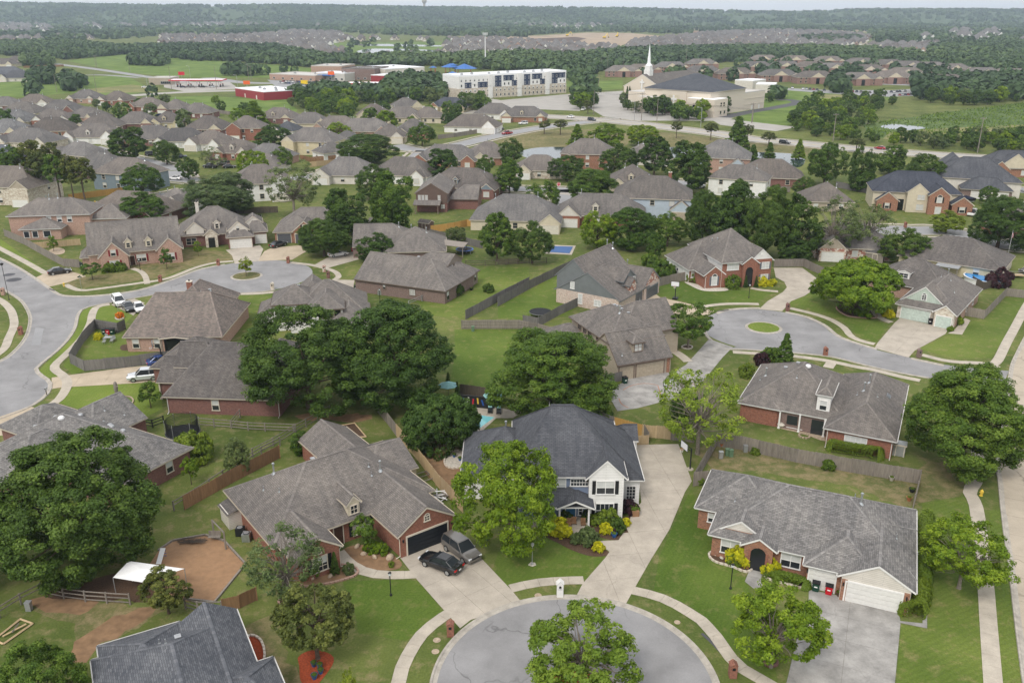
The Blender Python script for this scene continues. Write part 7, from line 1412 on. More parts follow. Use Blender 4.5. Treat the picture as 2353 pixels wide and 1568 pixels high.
def hoop(p,ang,label,portable=False,h_=3.05):
 r_=thing('basketball_hoop',p,label,'basketball hoop','basketball hoops',ang);part('pole',r_,lambda m:(m.bar((0,0,0),(0,0,h_-.2),.09,'metal_dark',8),m.bar((0,0,h_-.5),(0,-1.0,h_+.1),.05,'metal_dark',6),m.bar((0,0,h_-.2),(0,-1.0,h_+.5),.05,'metal_dark',6)))
 part('base',r_,lambda m:m.box((0,.2,.15),(1.0,1.2,.3),'plastic_black')if portable else m.lathe([(.45,.0),(.42,.08)],'concrete',12));b=part('backboard',r_,lambda m:(m.box((0,-1.05,h_+.4),(1.6,.04,.95),'lamp_clear'),*[m.box(c_,s_,'metal_dark')for c_,s_ in(((0,-1.08,h_-.08),(1.66,.05,.06)),((0,-1.08,h_+.88),(1.66,.05,.06)),((-.8,-1.08,h_+.4),(.06,.05,.95)),((.8,-1.08,h_+.4),(.06,.05,.95)))]));
 def rim(m):
  for i in range(14):
   a,b_=6.2832*i/14,6.2832*(i+1)/14;m.bar((.23*math.cos(a),-1.4+.23*math.sin(a),h_),(.23*math.cos(b_),-1.4+.23*math.sin(b_),h_),.015,'paint_orange',4);m.bar((.23*math.cos(a),-1.4+.23*math.sin(a),h_),(.14*math.cos(a+.3),-1.4+.14*math.sin(a+.3),h_-.42),.008,'cloth_white',3)
 part('rim',r_,rim)
hoop(G(*m3(1196,1320)),R(15),'black basketball hoop at the edge of the court');hoop(G(*m3(1274,585)),R(-20),'portable basketball hoop with a clear board on the front lawn',True);hoop(G(*r3(1510,372)),R(-70),'basketball hoop at the top corner of the long driveway');hoop(G(*m1(1168,1045)),R(-70),'dark basketball backboard behind the blue sedan')
def trampoline(p,rad,label,net=False,pad='mat_black',rimm='metal_grey'):
 r_=thing('trampoline',p,label,'trampoline','trampolines');z=.9;n=28
 part('mat',r_,lambda m:m.face([(rad*.86*math.cos(6.2832*i/n),rad*.86*math.sin(6.2832*i/n),z)for i in range(n)],'mat_black'))
 def pd(m):
  for i in range(n):
   a,b=6.2832*i/n,6.2832*(i+1)/n
   m.face([(rad*.85*math.cos(a),rad*.85*math.sin(a),z+.02),(rad*math.cos(a),rad*math.sin(a),z),(rad*math.cos(b),rad*math.sin(b),z),(rad*.85*math.cos(b),rad*.85*math.sin(b),z+.02)][::1],pad);m.face([(rad*math.cos(a),rad*math.sin(a),z-.1),(rad*math.cos(b),rad*math.sin(b),z-.1),(rad*math.cos(b),rad*math.sin(b),z),(rad*math.cos(a),rad*math.sin(a),z)],rimm)
 part('pad',r_,pd)
 for k in range(6):a=k*1.047+.3;part('leg',r_,lambda m:m.bar((rad*.96*math.cos(a),rad*.96*math.sin(a),0),(rad*.96*math.cos(a),rad*.96*math.sin(a),z+(1.9 if net else 0)),.04,'metal_grey',6))
 if net:
  def nt_(m):
   k=48
   for j in range(9):
    for i in range(k):a,b=6.2832*i/k,6.2832*(i+1)/k;m.bar((rad*.9*math.cos(a),rad*.9*math.sin(a),z+.05+j*.22),(rad*.9*math.cos(b),rad*.9*math.sin(b),z+.05+j*.22),.022,'net',3,caps=False)
   for i in range(k*2):a=6.2832*i/k/2;m.bar((rad*.9*math.cos(a),rad*.9*math.sin(a),z),(rad*.9*math.cos(a),rad*.9*math.sin(a),z+1.85),.02,'net',3,caps=False)
  part('safety_net',r_,nt_)
trampoline(G(*r1(1028,195)),2.25,'black trampoline with a safety net behind the dark brick wall',True);trampoline(G(*m3(305,705)),2.1,'round black trampoline on the middle lawn');trampoline(G(*m2(1552,250)),2.1,'blue rimmed trampoline behind the long brown house',False,'plastic_blue','plastic_blue');trampoline(G(*m1(1835,55)),2.0,'blue trampoline at the cream gabled house',True,'plastic_blue')
def cart(p,mat,label,rz=0.0):
 r_=thing('trash_cart',p,label,'trash can','wheeled rubbish carts',rz)
 def bd(m):
  b=[(-.28,-.28,.06),(.28,-.28,.06),(.28,.28,.06),(-.28,.28,.06)];t=[(-.34,-.38,1.0),(.34,-.38,1.0),(.34,.36,1.0),(-.34,.36,1.0)]
  for i in range(4):m.face([b[i],b[(i+1)%4],t[(i+1)%4],t[i]],mat)
  m.box((0,-.35,.62),(.3,.02,.12),'paper_white')
 part('bin',r_,bd);part('lid',r_,lambda m:(m.box((0,0,1.04),(.76,.84,.08),'plastic_black' if mat!='plastic_red' else 'plastic_black'),m.box((0,.42,1.0),(.5,.08,.08),'plastic_black')))
 for s_ in(-1,1):part('wheel',r_,lambda m:m.bar((s_*.3,.3,.12),(s_*.36,.3,.12),.12,'rubber',10))
cart(G(*r4(905,1050)),'plastic_green','dark green trash cart before the single garage door',R(-23));cart(G(*r4(978,1068)),'plastic_red','red trash cart before the single garage door',R(-23));cart(G(*m3(912,1190)),'plastic_green','green trash cart at the tan garage',R(22));cart(G(*m4(1340,765)),'plastic_black','black trash cart between the mint garage doors',R(-38))
for k,(x,m_,l)in enumerate(((755,'plastic_green','left'),(782,'plastic_red','red middle'),(812,'plastic_green','right'))):cart(G(*m1(x,838)),m_,l+' trash cart inside the corner fence')
cart(G(*m2(772,522)),'plastic_green','left trash cart at the long brown house');cart(G(*m2(806,525)),'plastic_black','right trash cart at the long brown house');cart(G(*m1(570,352)),'plastic_black','left trash cart beside the red shuttered house');cart(G(*m1(595,358)),'plastic_green','right trash cart beside the red shuttered house');cart(G(*m2(748,242)),'plastic_red','red trash cart near the white sedan');cart(G(*m1(1885,178)),'plastic_green','green trash cart at the cream house garage')
def ac(p,label,dark=False):
 r_=thing('air_conditioner',p,label,'air conditioner','outdoor air conditioners');part('casing',r_,lambda m:m.box((0,0,.45),(.85,.85,.9),'galv' if not dark else 'metal_dark'));part('fan_grille',r_,lambda m:(m.bar((0,0,.9),(0,0,.94),.36,'metal_dark',16),m.bar((0,0,.94),(0,0,.96),.3,'metal_grey',12)))
for p,l,d in((r2(302,738),'dark air conditioner left of a pair at the brown house',True),(r2(338,768),'pale air conditioner right of a pair at the brown house',False),(r4(1478,885),'air conditioner in the gap of the trimmed hedge',False),(m2(943,550),'air conditioner at the long brown brick wall',False),(m1(1672,705),'air conditioner right of the mottled roof house',False),(m3(1248,400),'left air conditioner at the red brick house',True),(m3(1268,405),'right air conditioner at the red brick house',True),(m1(1660,825),'air conditioner behind the small fenced nook',False)):ac(G(*p),l,d)
# flags
def flag(p,h_,label,pole=True,lean=0.0,s_=1.0):
 r_=thing('flag',p,label,'flag','flags');d=Vector((lean,-lean*.3,h_));part('pole',r_,lambda m:m.bar((0,0,0),d,.035,'metal_white',6))
 def cl(m):
  W_,H_=1.5*s_,.9*s_;top=d-Vector((0,0,.05));n=6
  pt=lambda i,j:(top.x+.25*s_*i/n*2*.6,top.y-.18*math.sin(i*1.1)*s_,top.z-H_*j/13-W_*.6*(i/n)**1.3)
  for j in range(13):
   for i in range(n):m.face([pt(i,j),pt(i,j+1),pt(i+1,j+1),pt(i+1,j)],'cloth_navy' if(i<3 and j<7)else('flag_red' if j%2==0 else 'cloth_white'))
 part('cloth',r_,cl)
plain('flag_red',(.45,.02,.04),.8)
flag(G(*r1(98,205)),2.6,'striped flag on a short pole at the left driveway');flag(G(*r3(1188,565)),2.7,'striped flag on the right wing of the white house');flag(G(*m4(1893,305)),7.0,'flag on a tall pole by the yellow walled house');
# play yard and canopy
A_=gp(r1,(640,1045),(800,1075),(1035,1000),(835,960));cz=[1.9,1.9,2.3,2.3];r_=thing('canopy_tent',A_[0],'white shade canopy over the play yard under the great tree','canopy')
q4=[G(*r1(*p),z)for p,z in(((632,978),1.9),((800,1005),1.9),((1032,928),2.4),((720,885),2.4))]
part('canopy_cloth',r_,lambda m:[m.face([q4[i]-A_[0],q4[(i+1)%4]-A_[0],(q4[0]+q4[1]+q4[2]+q4[3])/4-A_[0]+Vector((0,0,.35))],'cloth_white')for i in range(4)])
for q in q4:part('leg',r_,lambda m:m.bar((q.x-A_[0].x,q.y-A_[0].y,0),q-A_[0],.04,'metal_grey',6))
s0,s1=G(*r1(1200,750)),G(*r1(1265,820));r_=thing('swing_frame',s0,'wooden swing frame at the corner of the play yard','swing');dv=s1-s0
part('post',r_,lambda m:m.box((0,0,1.05),(.14,.14,2.1),'wood_old'));part('post',r_,lambda m:m.box((dv.x,dv.y,1.05),(.14,.14,2.1),'wood_old'));part('beam',r_,lambda m:m.bar((0,0,2.1),(dv.x,dv.y,2.1),.09,'wood_old',4));part('seat',r_,lambda m:(m.box((dv.x*.3-.3,dv.y*.3,.5),(1.3,.5,.06),'wood_old'),m.box((dv.x*.3-.3,dv.y*.3+.22,.8),(1.3,.05,.55),'wood_old')))
r_=thing('brush_pile',G(*r1(1075,782)),'pile of dry brush in the play yard','brush pile');rs=random.Random(2)
part('sticks',r_,lambda m:[m.bar((rs.uniform(-1.6,1.6),rs.uniform(-.5,.5),rs.uniform(0,.3)),(rs.uniform(-1.6,1.6),rs.uniform(-.5,.5),rs.uniform(.1,.5)),.02,'wood_dark',4)for _ in range(70)])
p0=G(*r1(85,1290));r_=thing('timber_planter',p0,'pale timber planter frame lying on the lawn at the left','planter');fr_=[g-p0 for g in gp(r1,(-30,1330),(115,1215),(185,1240),(20,1355))]
for a,b in zip(fr_,fr_[1:]+fr_[:1]):part('board',r_,lambda m:m.bar((a.x,a.y,.12),(b.x,b.y,.12),.11,'wood_new',4))
part('board',r_,lambda m:m.bar((fr_[0].x+.6,fr_[0].y+.3,.22),(fr_[2].x-.5,fr_[2].y-.2,.22),.09,'wood_new',4));part('board',r_,lambda m:m.bar((fr_[0].x+1.2,fr_[0].y+.8,.26),(fr_[1].x+.3,fr_[1].y-.8,.26),.08,'wood_old',4))
for x,l in((1355,'slide board'),):pass
r_=thing('play_slide',G(*r1(905,890)),'pale plastic slide half under the great tree','slide');part('chute',r_,lambda m:m.box((0,0,.7),(.5,1.8,.08),'cloth_white',M=Matrix.Rotation(.5,3,'X')));part('ladder',r_,lambda m:[m.bar((-.25,.8,.2+k*.3),(.25,.8,.2+k*.3),.03,'plastic_blue',5)for k in range(4)])
for p,l in((r1(165,1160),'small grey utility box near the left rail fence'),(r1(435,1035),'green utility cabinet under the great tree'),(m2(1612,815),'pale green utility pedestal by the middle fence'),(r4(375,310),'white utility pedestal near the fence corner'),(r4(412,295),'left green transformer box in the ranch back yard'),(r4(432,300),'right green transformer box in the ranch back yard'),(r4(512,275),'grey meter box at the back fence'),(m2(890,515),'electric meter box on the long brown wall')):
 r_=thing('utility_box',G(*p),l,'utility box','utility boxes');k='metal_grey' if 'grey' in l or 'white' in l or 'meter' in l else 'util_green';part('cabinet',r_,lambda m:m.box((0,0,.45),(.5,.45,.9),k));part('cap',r_,lambda m:m.box((0,0,.93),(.56,.5,.06),k))
for p,l in((r4(1832,520),'yellow fire hydrant by the winding sidewalk'),(m1(462,492),'yellow fire hydrant at the left road corner'),(t1(685,1462),'yellow fire hydrant below the gold fence')):
 r_=thing('fire_hydrant',G(*p),l,'fire hydrant','fire hydrants');part('barrel',r_,lambda m:m.lathe([(.2,0),(.2,.06),(.13,.08),(.13,.55),(.19,.57),(.17,.68),(.06,.78),(.04,.84)],'hydrant',10));part('nozzle',r_,lambda m:(m.bar((-.24,0,.45),(.24,0,.45),.06,'hydrant',8),m.bar((0,-.24,.42),(0,0,.42),.08,'hydrant',8)))
 # pots, planters, rocks
def pot(p,mat,label,r0=.25,z=0):
 r_=thing('flower_pot',p,label,'flower pot','flower pots');part('pot',r_,lambda m:m.lathe([(r0*.6,0),(r0,.45),(r0*1.12,.5),(r0*.95,.5),(r0*.9,.42)],mat,12));c=link('plant',PROTO['shrub'][0][0],r_,(0,0,.4),0,.3);c.material_slots[0].link='OBJECT';c.material_slots[0].material=MATS['leaf_hedge']
for p,m_,l,s_ in((r3(1085,752),'pot_blue','blue glazed pot with pink flowers',.32),(r3(190,305),'pot_blue','left blue pot in the white gravel bed',.22),(r3(222,325),'pot_blue','right blue pot in the white gravel bed',.22),(r3(372,765),'pot_blue','blue pot under the bright tree',.3),(r4(380,245),'terracotta','terracotta pot at the fence corner',.32),(r4(1445,500),'metal_dark','dark pot at the right yard fence',.35),(r4(1428,548),'terracotta','weathered pot below the dark one',.3),(r4(1035,1082),'mulch','brown pot at the garage pier',.28),(r2(712,1475),'pot_blue','upper blue pot on the red mulch bed',.25),(r2(745,1485),'pot_blue','right blue pot on the red mulch bed',.25),(r2(750,1515),'pot_blue','lower blue pot on the red mulch bed',.25),(r2(715,1545),'pot_blue','bottom blue pot on the red mulch bed',.28),(r4(1330,435),'rock_pale','stone birdbath at the back fence',.3),(m2(1600,520),'metal_dark','small black grill pit on the mown lawn',.4)):pot(G(*p),m_,l,s_)
for k,(p,s_)in enumerate(((r2(1138,872),.55),(r2(1050,868),.4),(r2(990,850),.35),(r2(955,808),.45),(r2(805,972),.4),(r2(700,985),.35),(r4(345,850),.3),(r4(380,870),.3),(r4(410,880),.25))):
 rr_=random.Random(k);mb=MB();n=8;prof=[(s_*.9,0),(s_,s_*.3),(s_*.75,s_*.7),(s_*.3,s_*.9)];mb.lathe(prof,'rock' if k<6 else 'rock_pale',n);o=mb.build('boulder',None,G(*p));o.scale=(1,rr_.uniform(.5,.8),rr_.uniform(.7,1.1));o.rotation_euler=(0,0,rr_.uniform(0,3));tag(o,['tan boulder nearest the driveway','tan boulder second from the driveway','flat boulder below the small tree','boulder by the front door','small boulder by the stone edging','boulder under the gable window','white stone ornament, left','white stone ornament, middle','white stone ornament, right'][k]+(' in the soil bed' if k<6 else ' in the ranch garden bed'),'boulder','garden rocks')
r_=thing('planter_box',G(*r3(1198,620)),'wooden raised planter box beside the white house driveway','planter',None,.1);part('box',r_,lambda m:m.box((0,0,.35),(.8,1.5,.7),'wood_cedar'));c=link('plant',PROTO['shrub'][1][0],r_,(0,0,.5),0,.7)
for k,x in enumerate((832,860,912)):
 r_=thing('porch_chair',G(*r3(x,690 if k!=1 else 682)),['left','middle wicker','right'][k]+' porch chair at the blue door','chair','porch chairs');r_.scale=(.8,.8,.8);part('seat',r_,lambda m:m.box((0,0,.4),(.7,.7,.1),'wood_cedar'));part('backrest',r_,lambda m:m.box((0,.32,.75),(.7,.08,.7),'wood_cedar'));[part('leg',r_,lambda m:m.box((sx*.3,sy*.3,.18),(.07,.07,.36),'wood_dark'))for sx in(-1,1)for sy in(-1,1)]
 # pool terrace of the white house
paved('pool_terrace',gp(m2,(1500,1480),(1520,1370),(1620,1350),(1800,1365),(1960,1400),(1900,1440),(1780,1440),(1640,1568),(1560,1600)),'pale concrete pool terrace','concrete',3,.3);sheet('pool_coping',gp(m2,(1600,1405),(1775,1432),(1640,1540),(1540,1500)),.052,'rock_pale','pale pool coping');sheet('water',gp(m2,(1612,1412),(1766,1436),(1640,1528),(1550,1498)),.058,'pool_water','turquoise swimming pool water')
def umbrella(p,label):
 r_=thing('patio_umbrella',p,label,'umbrella','teal patio umbrellas');part('pole',r_,lambda m:m.bar((0,0,0),(0,0,2.4),.03,'metal_dark',6));part('canopy',r_,lambda m:m.lathe([(1.45,1.95),(.75,2.25),(.05,2.5)],'cloth_teal',8));part('base',r_,lambda m:m.lathe([(.3,0),(.3,.1)],'metal_dark',10))
umbrella(G(*m2(1435,1290)),'left teal umbrella beside the pool');umbrella(G(*m2(1757,1365)),'right teal umbrella above the two loungers')
for k,x in enumerate((1735,1797)):
 r_=thing('lounger',G(*m2(x,1390+k*6)),['left','right'][k]+' dark wicker lounger by the pool','lounger','pool loungers');part('seat',r_,lambda m:m.box((0,-.3,.32),(.65,1.3,.1),'metal_dark'));part('backrest',r_,lambda m:m.box((0,.6,.58),(.65,.75,.08),'metal_dark',M=Matrix.Rotation(.7,3,'X')));part('cushion',r_,lambda m:m.box((0,.45,.55),(.55,.4,.08),'cloth_teal',M=Matrix.Rotation(.7,3,'X')));[part('leg',r_,lambda m:m.box((sx*.28,sy*.7-.2,.14),(.06,.06,.28),'metal_dark'))for sx in(-1,1)for sy in(-1,1)]
r_=thing('storage_wall',G(*m2(1620,1362)),'dark wall panel hung with colourful boards by the pool','wall panel',None,R(-14));part('panel',r_,lambda m:m.box((0,0,.9),(5.2,.12,1.8),'metal_dark'))
for k,(u,m_)in enumerate(((-1.8,'cloth_teal'),(-.9,'cloth_white'),(-.1,'flag_red'),(.6,'hydrant'),(1.3,'plastic_blue'),(2.1,'cloth_white'))):part('painted_board',r_,lambda m:m.box((u,-.09,.9+.2*(k%2)),(.22,.05,.9),m_,M=Matrix.Rotation(.5-.2*k,3,'Y')))
# other pools, sheds, shelters
r_=thing('pool_cover',G(*m3(440,230)),'bright blue covered swimming pool behind the grey gabled house','pool');c0=G(*m3(440,230));part('cover',r_,lambda m:m.face([g-c0+Vector((0,0,.12))for g in gp(m3,(350,215),(375,205),(540,210),(515,258),(360,248))],'cover_blue'));part('coping',r_,lambda m:m.face([g-c0+Vector((0,0,.06))for g in gp(m3,(330,205),(370,195),(560,202),(530,268),(340,258))],'path_pale'))
r_=thing('above_ground_pool',G(*m4(1735,462)),'round blue above ground pool by the yellow walled house','pool');part('wall',r_,lambda m:m.lathe([(4.1,0),(4.1,1.2),(4.3,1.22),(4.0,1.24)],'metal_white',36,cap=False));part('water',r_,lambda m:m.face([(4.0*math.cos(6.2832*i/36),4.0*math.sin(6.2832*i/36),1.08)for i in range(36)],'pool_blue'))
def shed(p,L_,W_,hh,wall,roof,th,label):
 h=House((p.x,p.y),th,label,'shed','garden sheds','shed',roof=roof,wall=wall,trim='trim_cream',fine=False);a=h.wing(-L_/2,L_/2,-W_/2,W_/2,hh,'u','gg',.5,oh=.15);h.door(a,0,L_/2,.9,min(1.8,hh-.2),wall)
shed(G(*r4(1368,290)),1.7,1.3,1.7,'metal_grey','galv',-25,'grey metal garden shed beside the patio house');shed(G(*m2(1275,85)),3.6,2.6,2.1,'siding_brown','roof_umber',-30,'small brown garden shed beyond the wide hip roof');shed(G(*m4(940,310)),4,3,2.2,'wood_old','roof_umber',-30,'small shed behind the round crowned tree');shed(G(*m2(915,80)),3.5,3,2.2,'siding_grey','roof_tan',-20,'grey shed under the dark trees')
r_=thing('pergola',G(*m2(1465,265)),'grey wooden pergola behind the long brown house','pergola',None,R(-10));part('roof',r_,lambda m:m.box((0,0,2.7),(6.5,4.6,.14),'wood_old',M=Matrix.Rotation(.08,3,'Y')));[part('post',r_,lambda m:m.box((sx*2.9,sy*2,1.3),(.15,.15,2.6),'wood_old'))for sx in(-1,1)for sy in(-1,1)]
r_=thing('boat',G(*t4(1580,1460)),'dark covered boat on a trailer at the dark roofed house','boat',None,R(8));part('hull',r_,lambda m:[m.face(f_,'metal_dark')for f_ in(lambda q:[[q[0][i],q[1][i],q[1][i+1],q[0][i+1]]for i in range(4)]+[[q[1][i],q[2][i],q[2][i+1],q[1][i+1]]for i in range(4)])([[(x,-w,1.3),(x,-w*.6,.7),(x,0,.5),(x,w*.6,.7),(x,w,1.3)]for x,w in((-3.5,1.2),(1,1.2),(3.8,.1))])]);part('cover',r_,lambda m:[m.face(f_,'cloth_navy')for f_ in([(-3.5,-1.2,1.3),(1,-1.2,1.3),(.5,0,2.2),(-3,0,1.8)],[(1,1.2,1.3),(-3.5,1.2,1.3),(-3,0,1.8),(.5,0,2.2)],[(1,-1.2,1.3),(3.8,0,1.3),(.5,0,2.2)],[(3.8,0,1.3),(1,1.2,1.3),(.5,0,2.2)])]);part('trailer',r_,lambda m:(m.box((0,0,.45),(6,1.4,.1),'metal_grey'),m.bar((-.6,-1.1,.35),(-.6,1.1,.35),.35,'rubber',12)))
r_=thing('trailer',G(*m4(1935,425)),'low utility trailer beside the yellow walled house','trailer',None,R(-8));part('deck',r_,lambda m:m.box((0,0,.55),(4.2,1.9,.1),'wood_new'));part('side_rail',r_,lambda m:[m.bar((-2.1,s_*.95,.95),(2.1,s_*.95,.95),.04,'metal_grey',5)for s_ in(-1,1)]);[part('wheel',r_,lambda m:m.bar((-.3,s_*.98,.35),(-.3,s_*1.18,.35),.35,'rubber',14))for s_ in(-1,1)]
# patio furniture of the patio house
for k,(x,y,m_,l)in enumerate(((720,110,'cloth_teal','teal covered patio chair left in the patio'),(760,115,'metal_dark','dark patio table in the covered patio'),(890,150,'terracotta','fire bowl on the patio paving'),(938,150,'metal_dark','dark patio rocking chair at the right'),(712,138,'rock_pale','pale egg shaped cooker on the patio'),(838,140,'terracotta','clay chimenea beside the patio post'),(850,100,'hydrant','yellow patio towel chair behind the post'))):
 r_=thing(['patio_chair','patio_table','fire_bowl','patio_chair','cooker','chimenea','patio_chair'][k],G(*r4(x,y)),l,['chair','table','fire pit','chair','grill','fire pit','chair'][k],'patio furniture')
 if k in(0,3,6):part('seat',r_,lambda m:m.box((0,0,.4),(.65,.65,.1),m_));part('backrest',r_,lambda m:m.box((0,.3,.8),(.65,.08,.75),m_));part('frame',r_,lambda m:[m.box((sx*.28,sy*.28,.18),(.05,.05,.36),'metal_dark')for sx in(-1,1)for sy in(-1,1)])
 elif k==1:part('table_top',r_,lambda m:m.box((0,0,.72),(1.6,1,.06),m_));[part('leg',r_,lambda m:m.box((sx*.7,sy*.4,.36),(.06,.06,.7),m_))for sx in(-1,1)for sy in(-1,1)]
 else:part('bowl',r_,lambda m:m.lathe([(.25,0),(.5,.35),(.52,.5),(.2,.75 if k==4 else .5),(.12,1.1 if k==5 else .8)],m_,12));part('stand',r_,lambda m:m.lathe([(.3,-.0),(.2,.1)],'metal_dark',8))
sheet('path',smooth_path(gp(r4,(660,120),(720,148),(800,165),(880,190),(960,215),(965,170),(960,150),(700,100)),.6,True),.02,'rock','flagstone patio of the patio house');r_=thing('fire_ring',G(*r4(843,188)),'round stone fire ring on the flagstones','fire pit');[link('stone',cached('frs',lambda:(lambda m:(m.box((0,0,.1),(.28,.2,.2),'rock'),m.mesh('stone'))[1])(MB())),r_,(.7*math.cos(a*.524),.7*math.sin(a*.524),0),a*.524+1.57)for a in range(12)]
r_=thing('garden_table',G(*m1(783,885)),'white garden table in the corner yard','table');part('table_top',r_,lambda m:m.box((0,0,.72),(1.3,.9,.05),'metal_grey'));[part('leg',r_,lambda m:m.box((sx*.55,sy*.35,.36),(.05,.05,.7),'metal_grey'))for sx in(-1,1)for sy in(-1,1)]
for k,(x,y)in enumerate(((750,905),(820,885),(765,872),(805,898))):r_=thing('garden_chair',G(*m1(x,y)),['left','right','rear','front'][k]+' garden chair round the white table','chair','garden chairs');part('seat',r_,lambda m:m.box((0,0,.42),(.5,.5,.05),'metal_grey'));part('backrest',r_,lambda m:m.box((0,.24,.7),(.5,.05,.5),'metal_grey'));part('frame',r_,lambda m:[m.box((sx*.22,sy*.22,.2),(.04,.04,.4),'metal_grey')for sx in(-1,1)for sy in(-1,1)])
r_=thing('carved_stump',G(*m1(850,1318)),'tall grey carved tree stump in an overgrown ring','stump');part('trunk',r_,lambda m:m.lathe([(.4,0),(.28,.3),(.24,1.5),(.3,2.2),(.22,2.9),(.1,3.1)],'wood_old',9));part('knot',r_,lambda m:m.bar((0,0,2.2),(.4,-.2,2.5),.12,'wood_old',6))
r_=thing('street_sign',G(*m1(590,525)),'green street name sign at the left corner','sign');part('pole',r_,lambda m:m.bar((0,0,0),(0,0,3),.035,'galv',6));part('sign_plate',r_,lambda m:(m.box((0,0,2.9),(.9,.03,.2),'plastic_green'),m.box((0,0,3.12),(.03,.9,.2),'plastic_green')))
r_=thing('stop_sign',G(*t3(436,1385)),'red stop sign on the verge','sign');part('pole',r_,lambda m:m.bar((0,0,0),(0,0,2.6),.05,'galv',6));part('sign_plate',r_,lambda m:(m.face([(.62*math.cos(math.pi/8+i*math.pi/4),-.06,2.6+.62*math.sin(math.pi/8+i*math.pi/4))for i in range(8)],'cloth_white'),m.face([(.56*math.cos(math.pi/8+i*math.pi/4),-.065,2.6+.56*math.sin(math.pi/8+i*math.pi/4))for i in range(8)],'flag_red')));text(r_,'STOP',.4,(0,-.08,2.6),(R(90),0,0),'cloth_white')
for k,(p,mt,hh,l)in enumerate(((t1(1778,625),'sign_orange',3,'orange banner sign before the red walled building'),(t2(403,655),'sign_yellow',6,'yellow roadside sign right of the red walled building'),(t2(597,615),'sign_orange',9,'orange petrol price sign by the canopy'),(t1(1313,590),'canopy_red',6.5,'red sign above the left petrol canopy'))):r_=thing('road_sign',G(*p),l,'sign','roadside signs');part('pole',r_,lambda m:m.bar((0,0,0),(0,0,hh),.15,'metal_grey',6));part('sign_plate',r_,lambda m:m.box((0,-.1,hh),(5,.3,2.6),mt))
# basketball markings on the court
mb=MB();pc_=[G(*m3(x,y))for x,y in((900,1240),(960,1205),(1060,1190),(1160,1205))];
for pts in(smooth_path(gp(m3,(900,1240),(960,1208),(1060,1192),(1150,1205)),.5),gp(m3,(1250,1125),(1420,1205)),smooth_path(gp(m3,(870,1300),(890,1340),(940,1368)),.5),gp(m3,(1150,1205),(1180,1300))):
 L1,R1_=inset_path(pts,.05),inset_path(pts,-.05)
 for i in range(len(pts)-1):mb.face([(R1_[i][0],R1_[i][1],.054),(R1_[i+1][0],R1_[i+1][1],.054),(L1[i+1][0],L1[i+1][1],.054),(L1[i][0],L1[i][1],.054)],'terracotta')
struct(mb.build('court_marking'),'faded red basketball lines on the court')
# person at the ranch porch, bending over the shrub
pp_=G(*r4(602,932));pr=empty('person',pp_,R(20));tag(pr,'person in a dark top and white shorts bending over the yellow ball shrub','person')
def skin(name,joints,edges,rad,mat,parent):
 me=bpy.data.meshes.new(name);me.from_pydata(joints,edges,[]);o=link(name,me,parent);me.materials.append(MATS[mat])
 md=o.modifiers.new('skin','SKIN');
 for i,r0 in enumerate(rad):me.skin_vertices[0].data[i].radius=(r0,r0)
 me.skin_vertices[0].data[0].use_root=True;sb=o.modifiers.new('sub','SUBSURF');sb.levels=2;sb.render_levels=2
 for p_ in me.polygons:p_.use_smooth=True
 return o
J=[(0,0,.93),(.14,0,1.12),(.3,0,1.3),(.36,0,1.4),(.4,.16,1.28),(.5,.2,1.02),(.58,.18,.82),(.4,-.16,1.28),(.52,-.2,1.04),(.62,-.18,.84),(0,.1,.86),(.03,.11,.48),(-.02,.11,.08),(.12,.12,.04),(0,-.1,.86),(.05,-.11,.48),(0,-.11,.08),(.14,-.12,.04),(.44,0,1.46),(.52,0,1.52)]
skin('body',J,[(0,1),(1,2),(2,3),(2,4),(4,5),(5,6),(2,7),(7,8),(8,9),(0,10),(10,11),(11,12),(12,13),(0,14),(14,15),(15,16),(16,17),(3,18),(18,19)],[.15,.14,.15,.06,.06,.045,.04,.06,.045,.04,.09,.06,.045,.04,.09,.06,.045,.04,.09,.1],'skin',pr)
skin('top',[(.03,0,1.0),(.14,0,1.12),(.3,0,1.3),(.4,.17,1.27),(.4,-.17,1.27)],[(0,1),(1,2),(2,3),(2,4)],[.165,.16,.17,.075,.075],'cloth_navy',pr);skin('shorts',[(0,0,.95),(0,.1,.86),(.015,.11,.62),(0,-.1,.86),(.025,-.11,.62)],[(0,1),(1,2),(0,3),(3,4)],[.17,.11,.095,.11,.095],'cloth_white',pr);skin('hair',[(.46,0,1.56),(.42,0,1.5)],[(0,1)],[.11,.1],'hair',pr)
# rubble beside the brick garage
r_=thing('timber_pile',G(*r2(1440,540)),'pile of white boards and timber beside the brick garage','timber pile');rs=random.Random(9)
for k in range(14):part('board',r_,lambda m:m.box((rs.uniform(-1.2,1.2),rs.uniform(-.9,.9),.1+.04*k),(rs.uniform(1,2.4),.15,.05),rs.choice(('cloth_white','wood_new','wood_old','metal_grey')),rs.uniform(0,3.1)))
r_=thing('garden_planter',G(*r2(1310,430)),'wooden garden bed frame behind the brick garage','planter',None,.6);[part('board',r_,lambda m:m.box(c_,s_,'wood_old'))for c_,s_ in(((0,-1,.3),(2.6,.08,.1)),((0,1,.3),(2.6,.08,.1)),((-1.3,0,.3),(.08,2,.1)),((1.3,0,.3),(.08,2,.1)),((0,0,.35),(2.6,.08,.08)))]
bb=gp(r2,(820,140),(940,118),(1005,195),(900,200));sheet('garden_bed',bb,.02,'mulch','dark unfinished slab behind the brown house roof');r_=thing('bed_frame',bb[0],'pale timber frame round the unfinished slab','planter');[part('board',r_,lambda m:m.bar((a-bb[0])+Vector((0,0,.12)),(b-bb[0])+Vector((0,0,.12)),.1,'wood_new',4))for a,b in zip(bb,bb[1:]+bb[:1])]
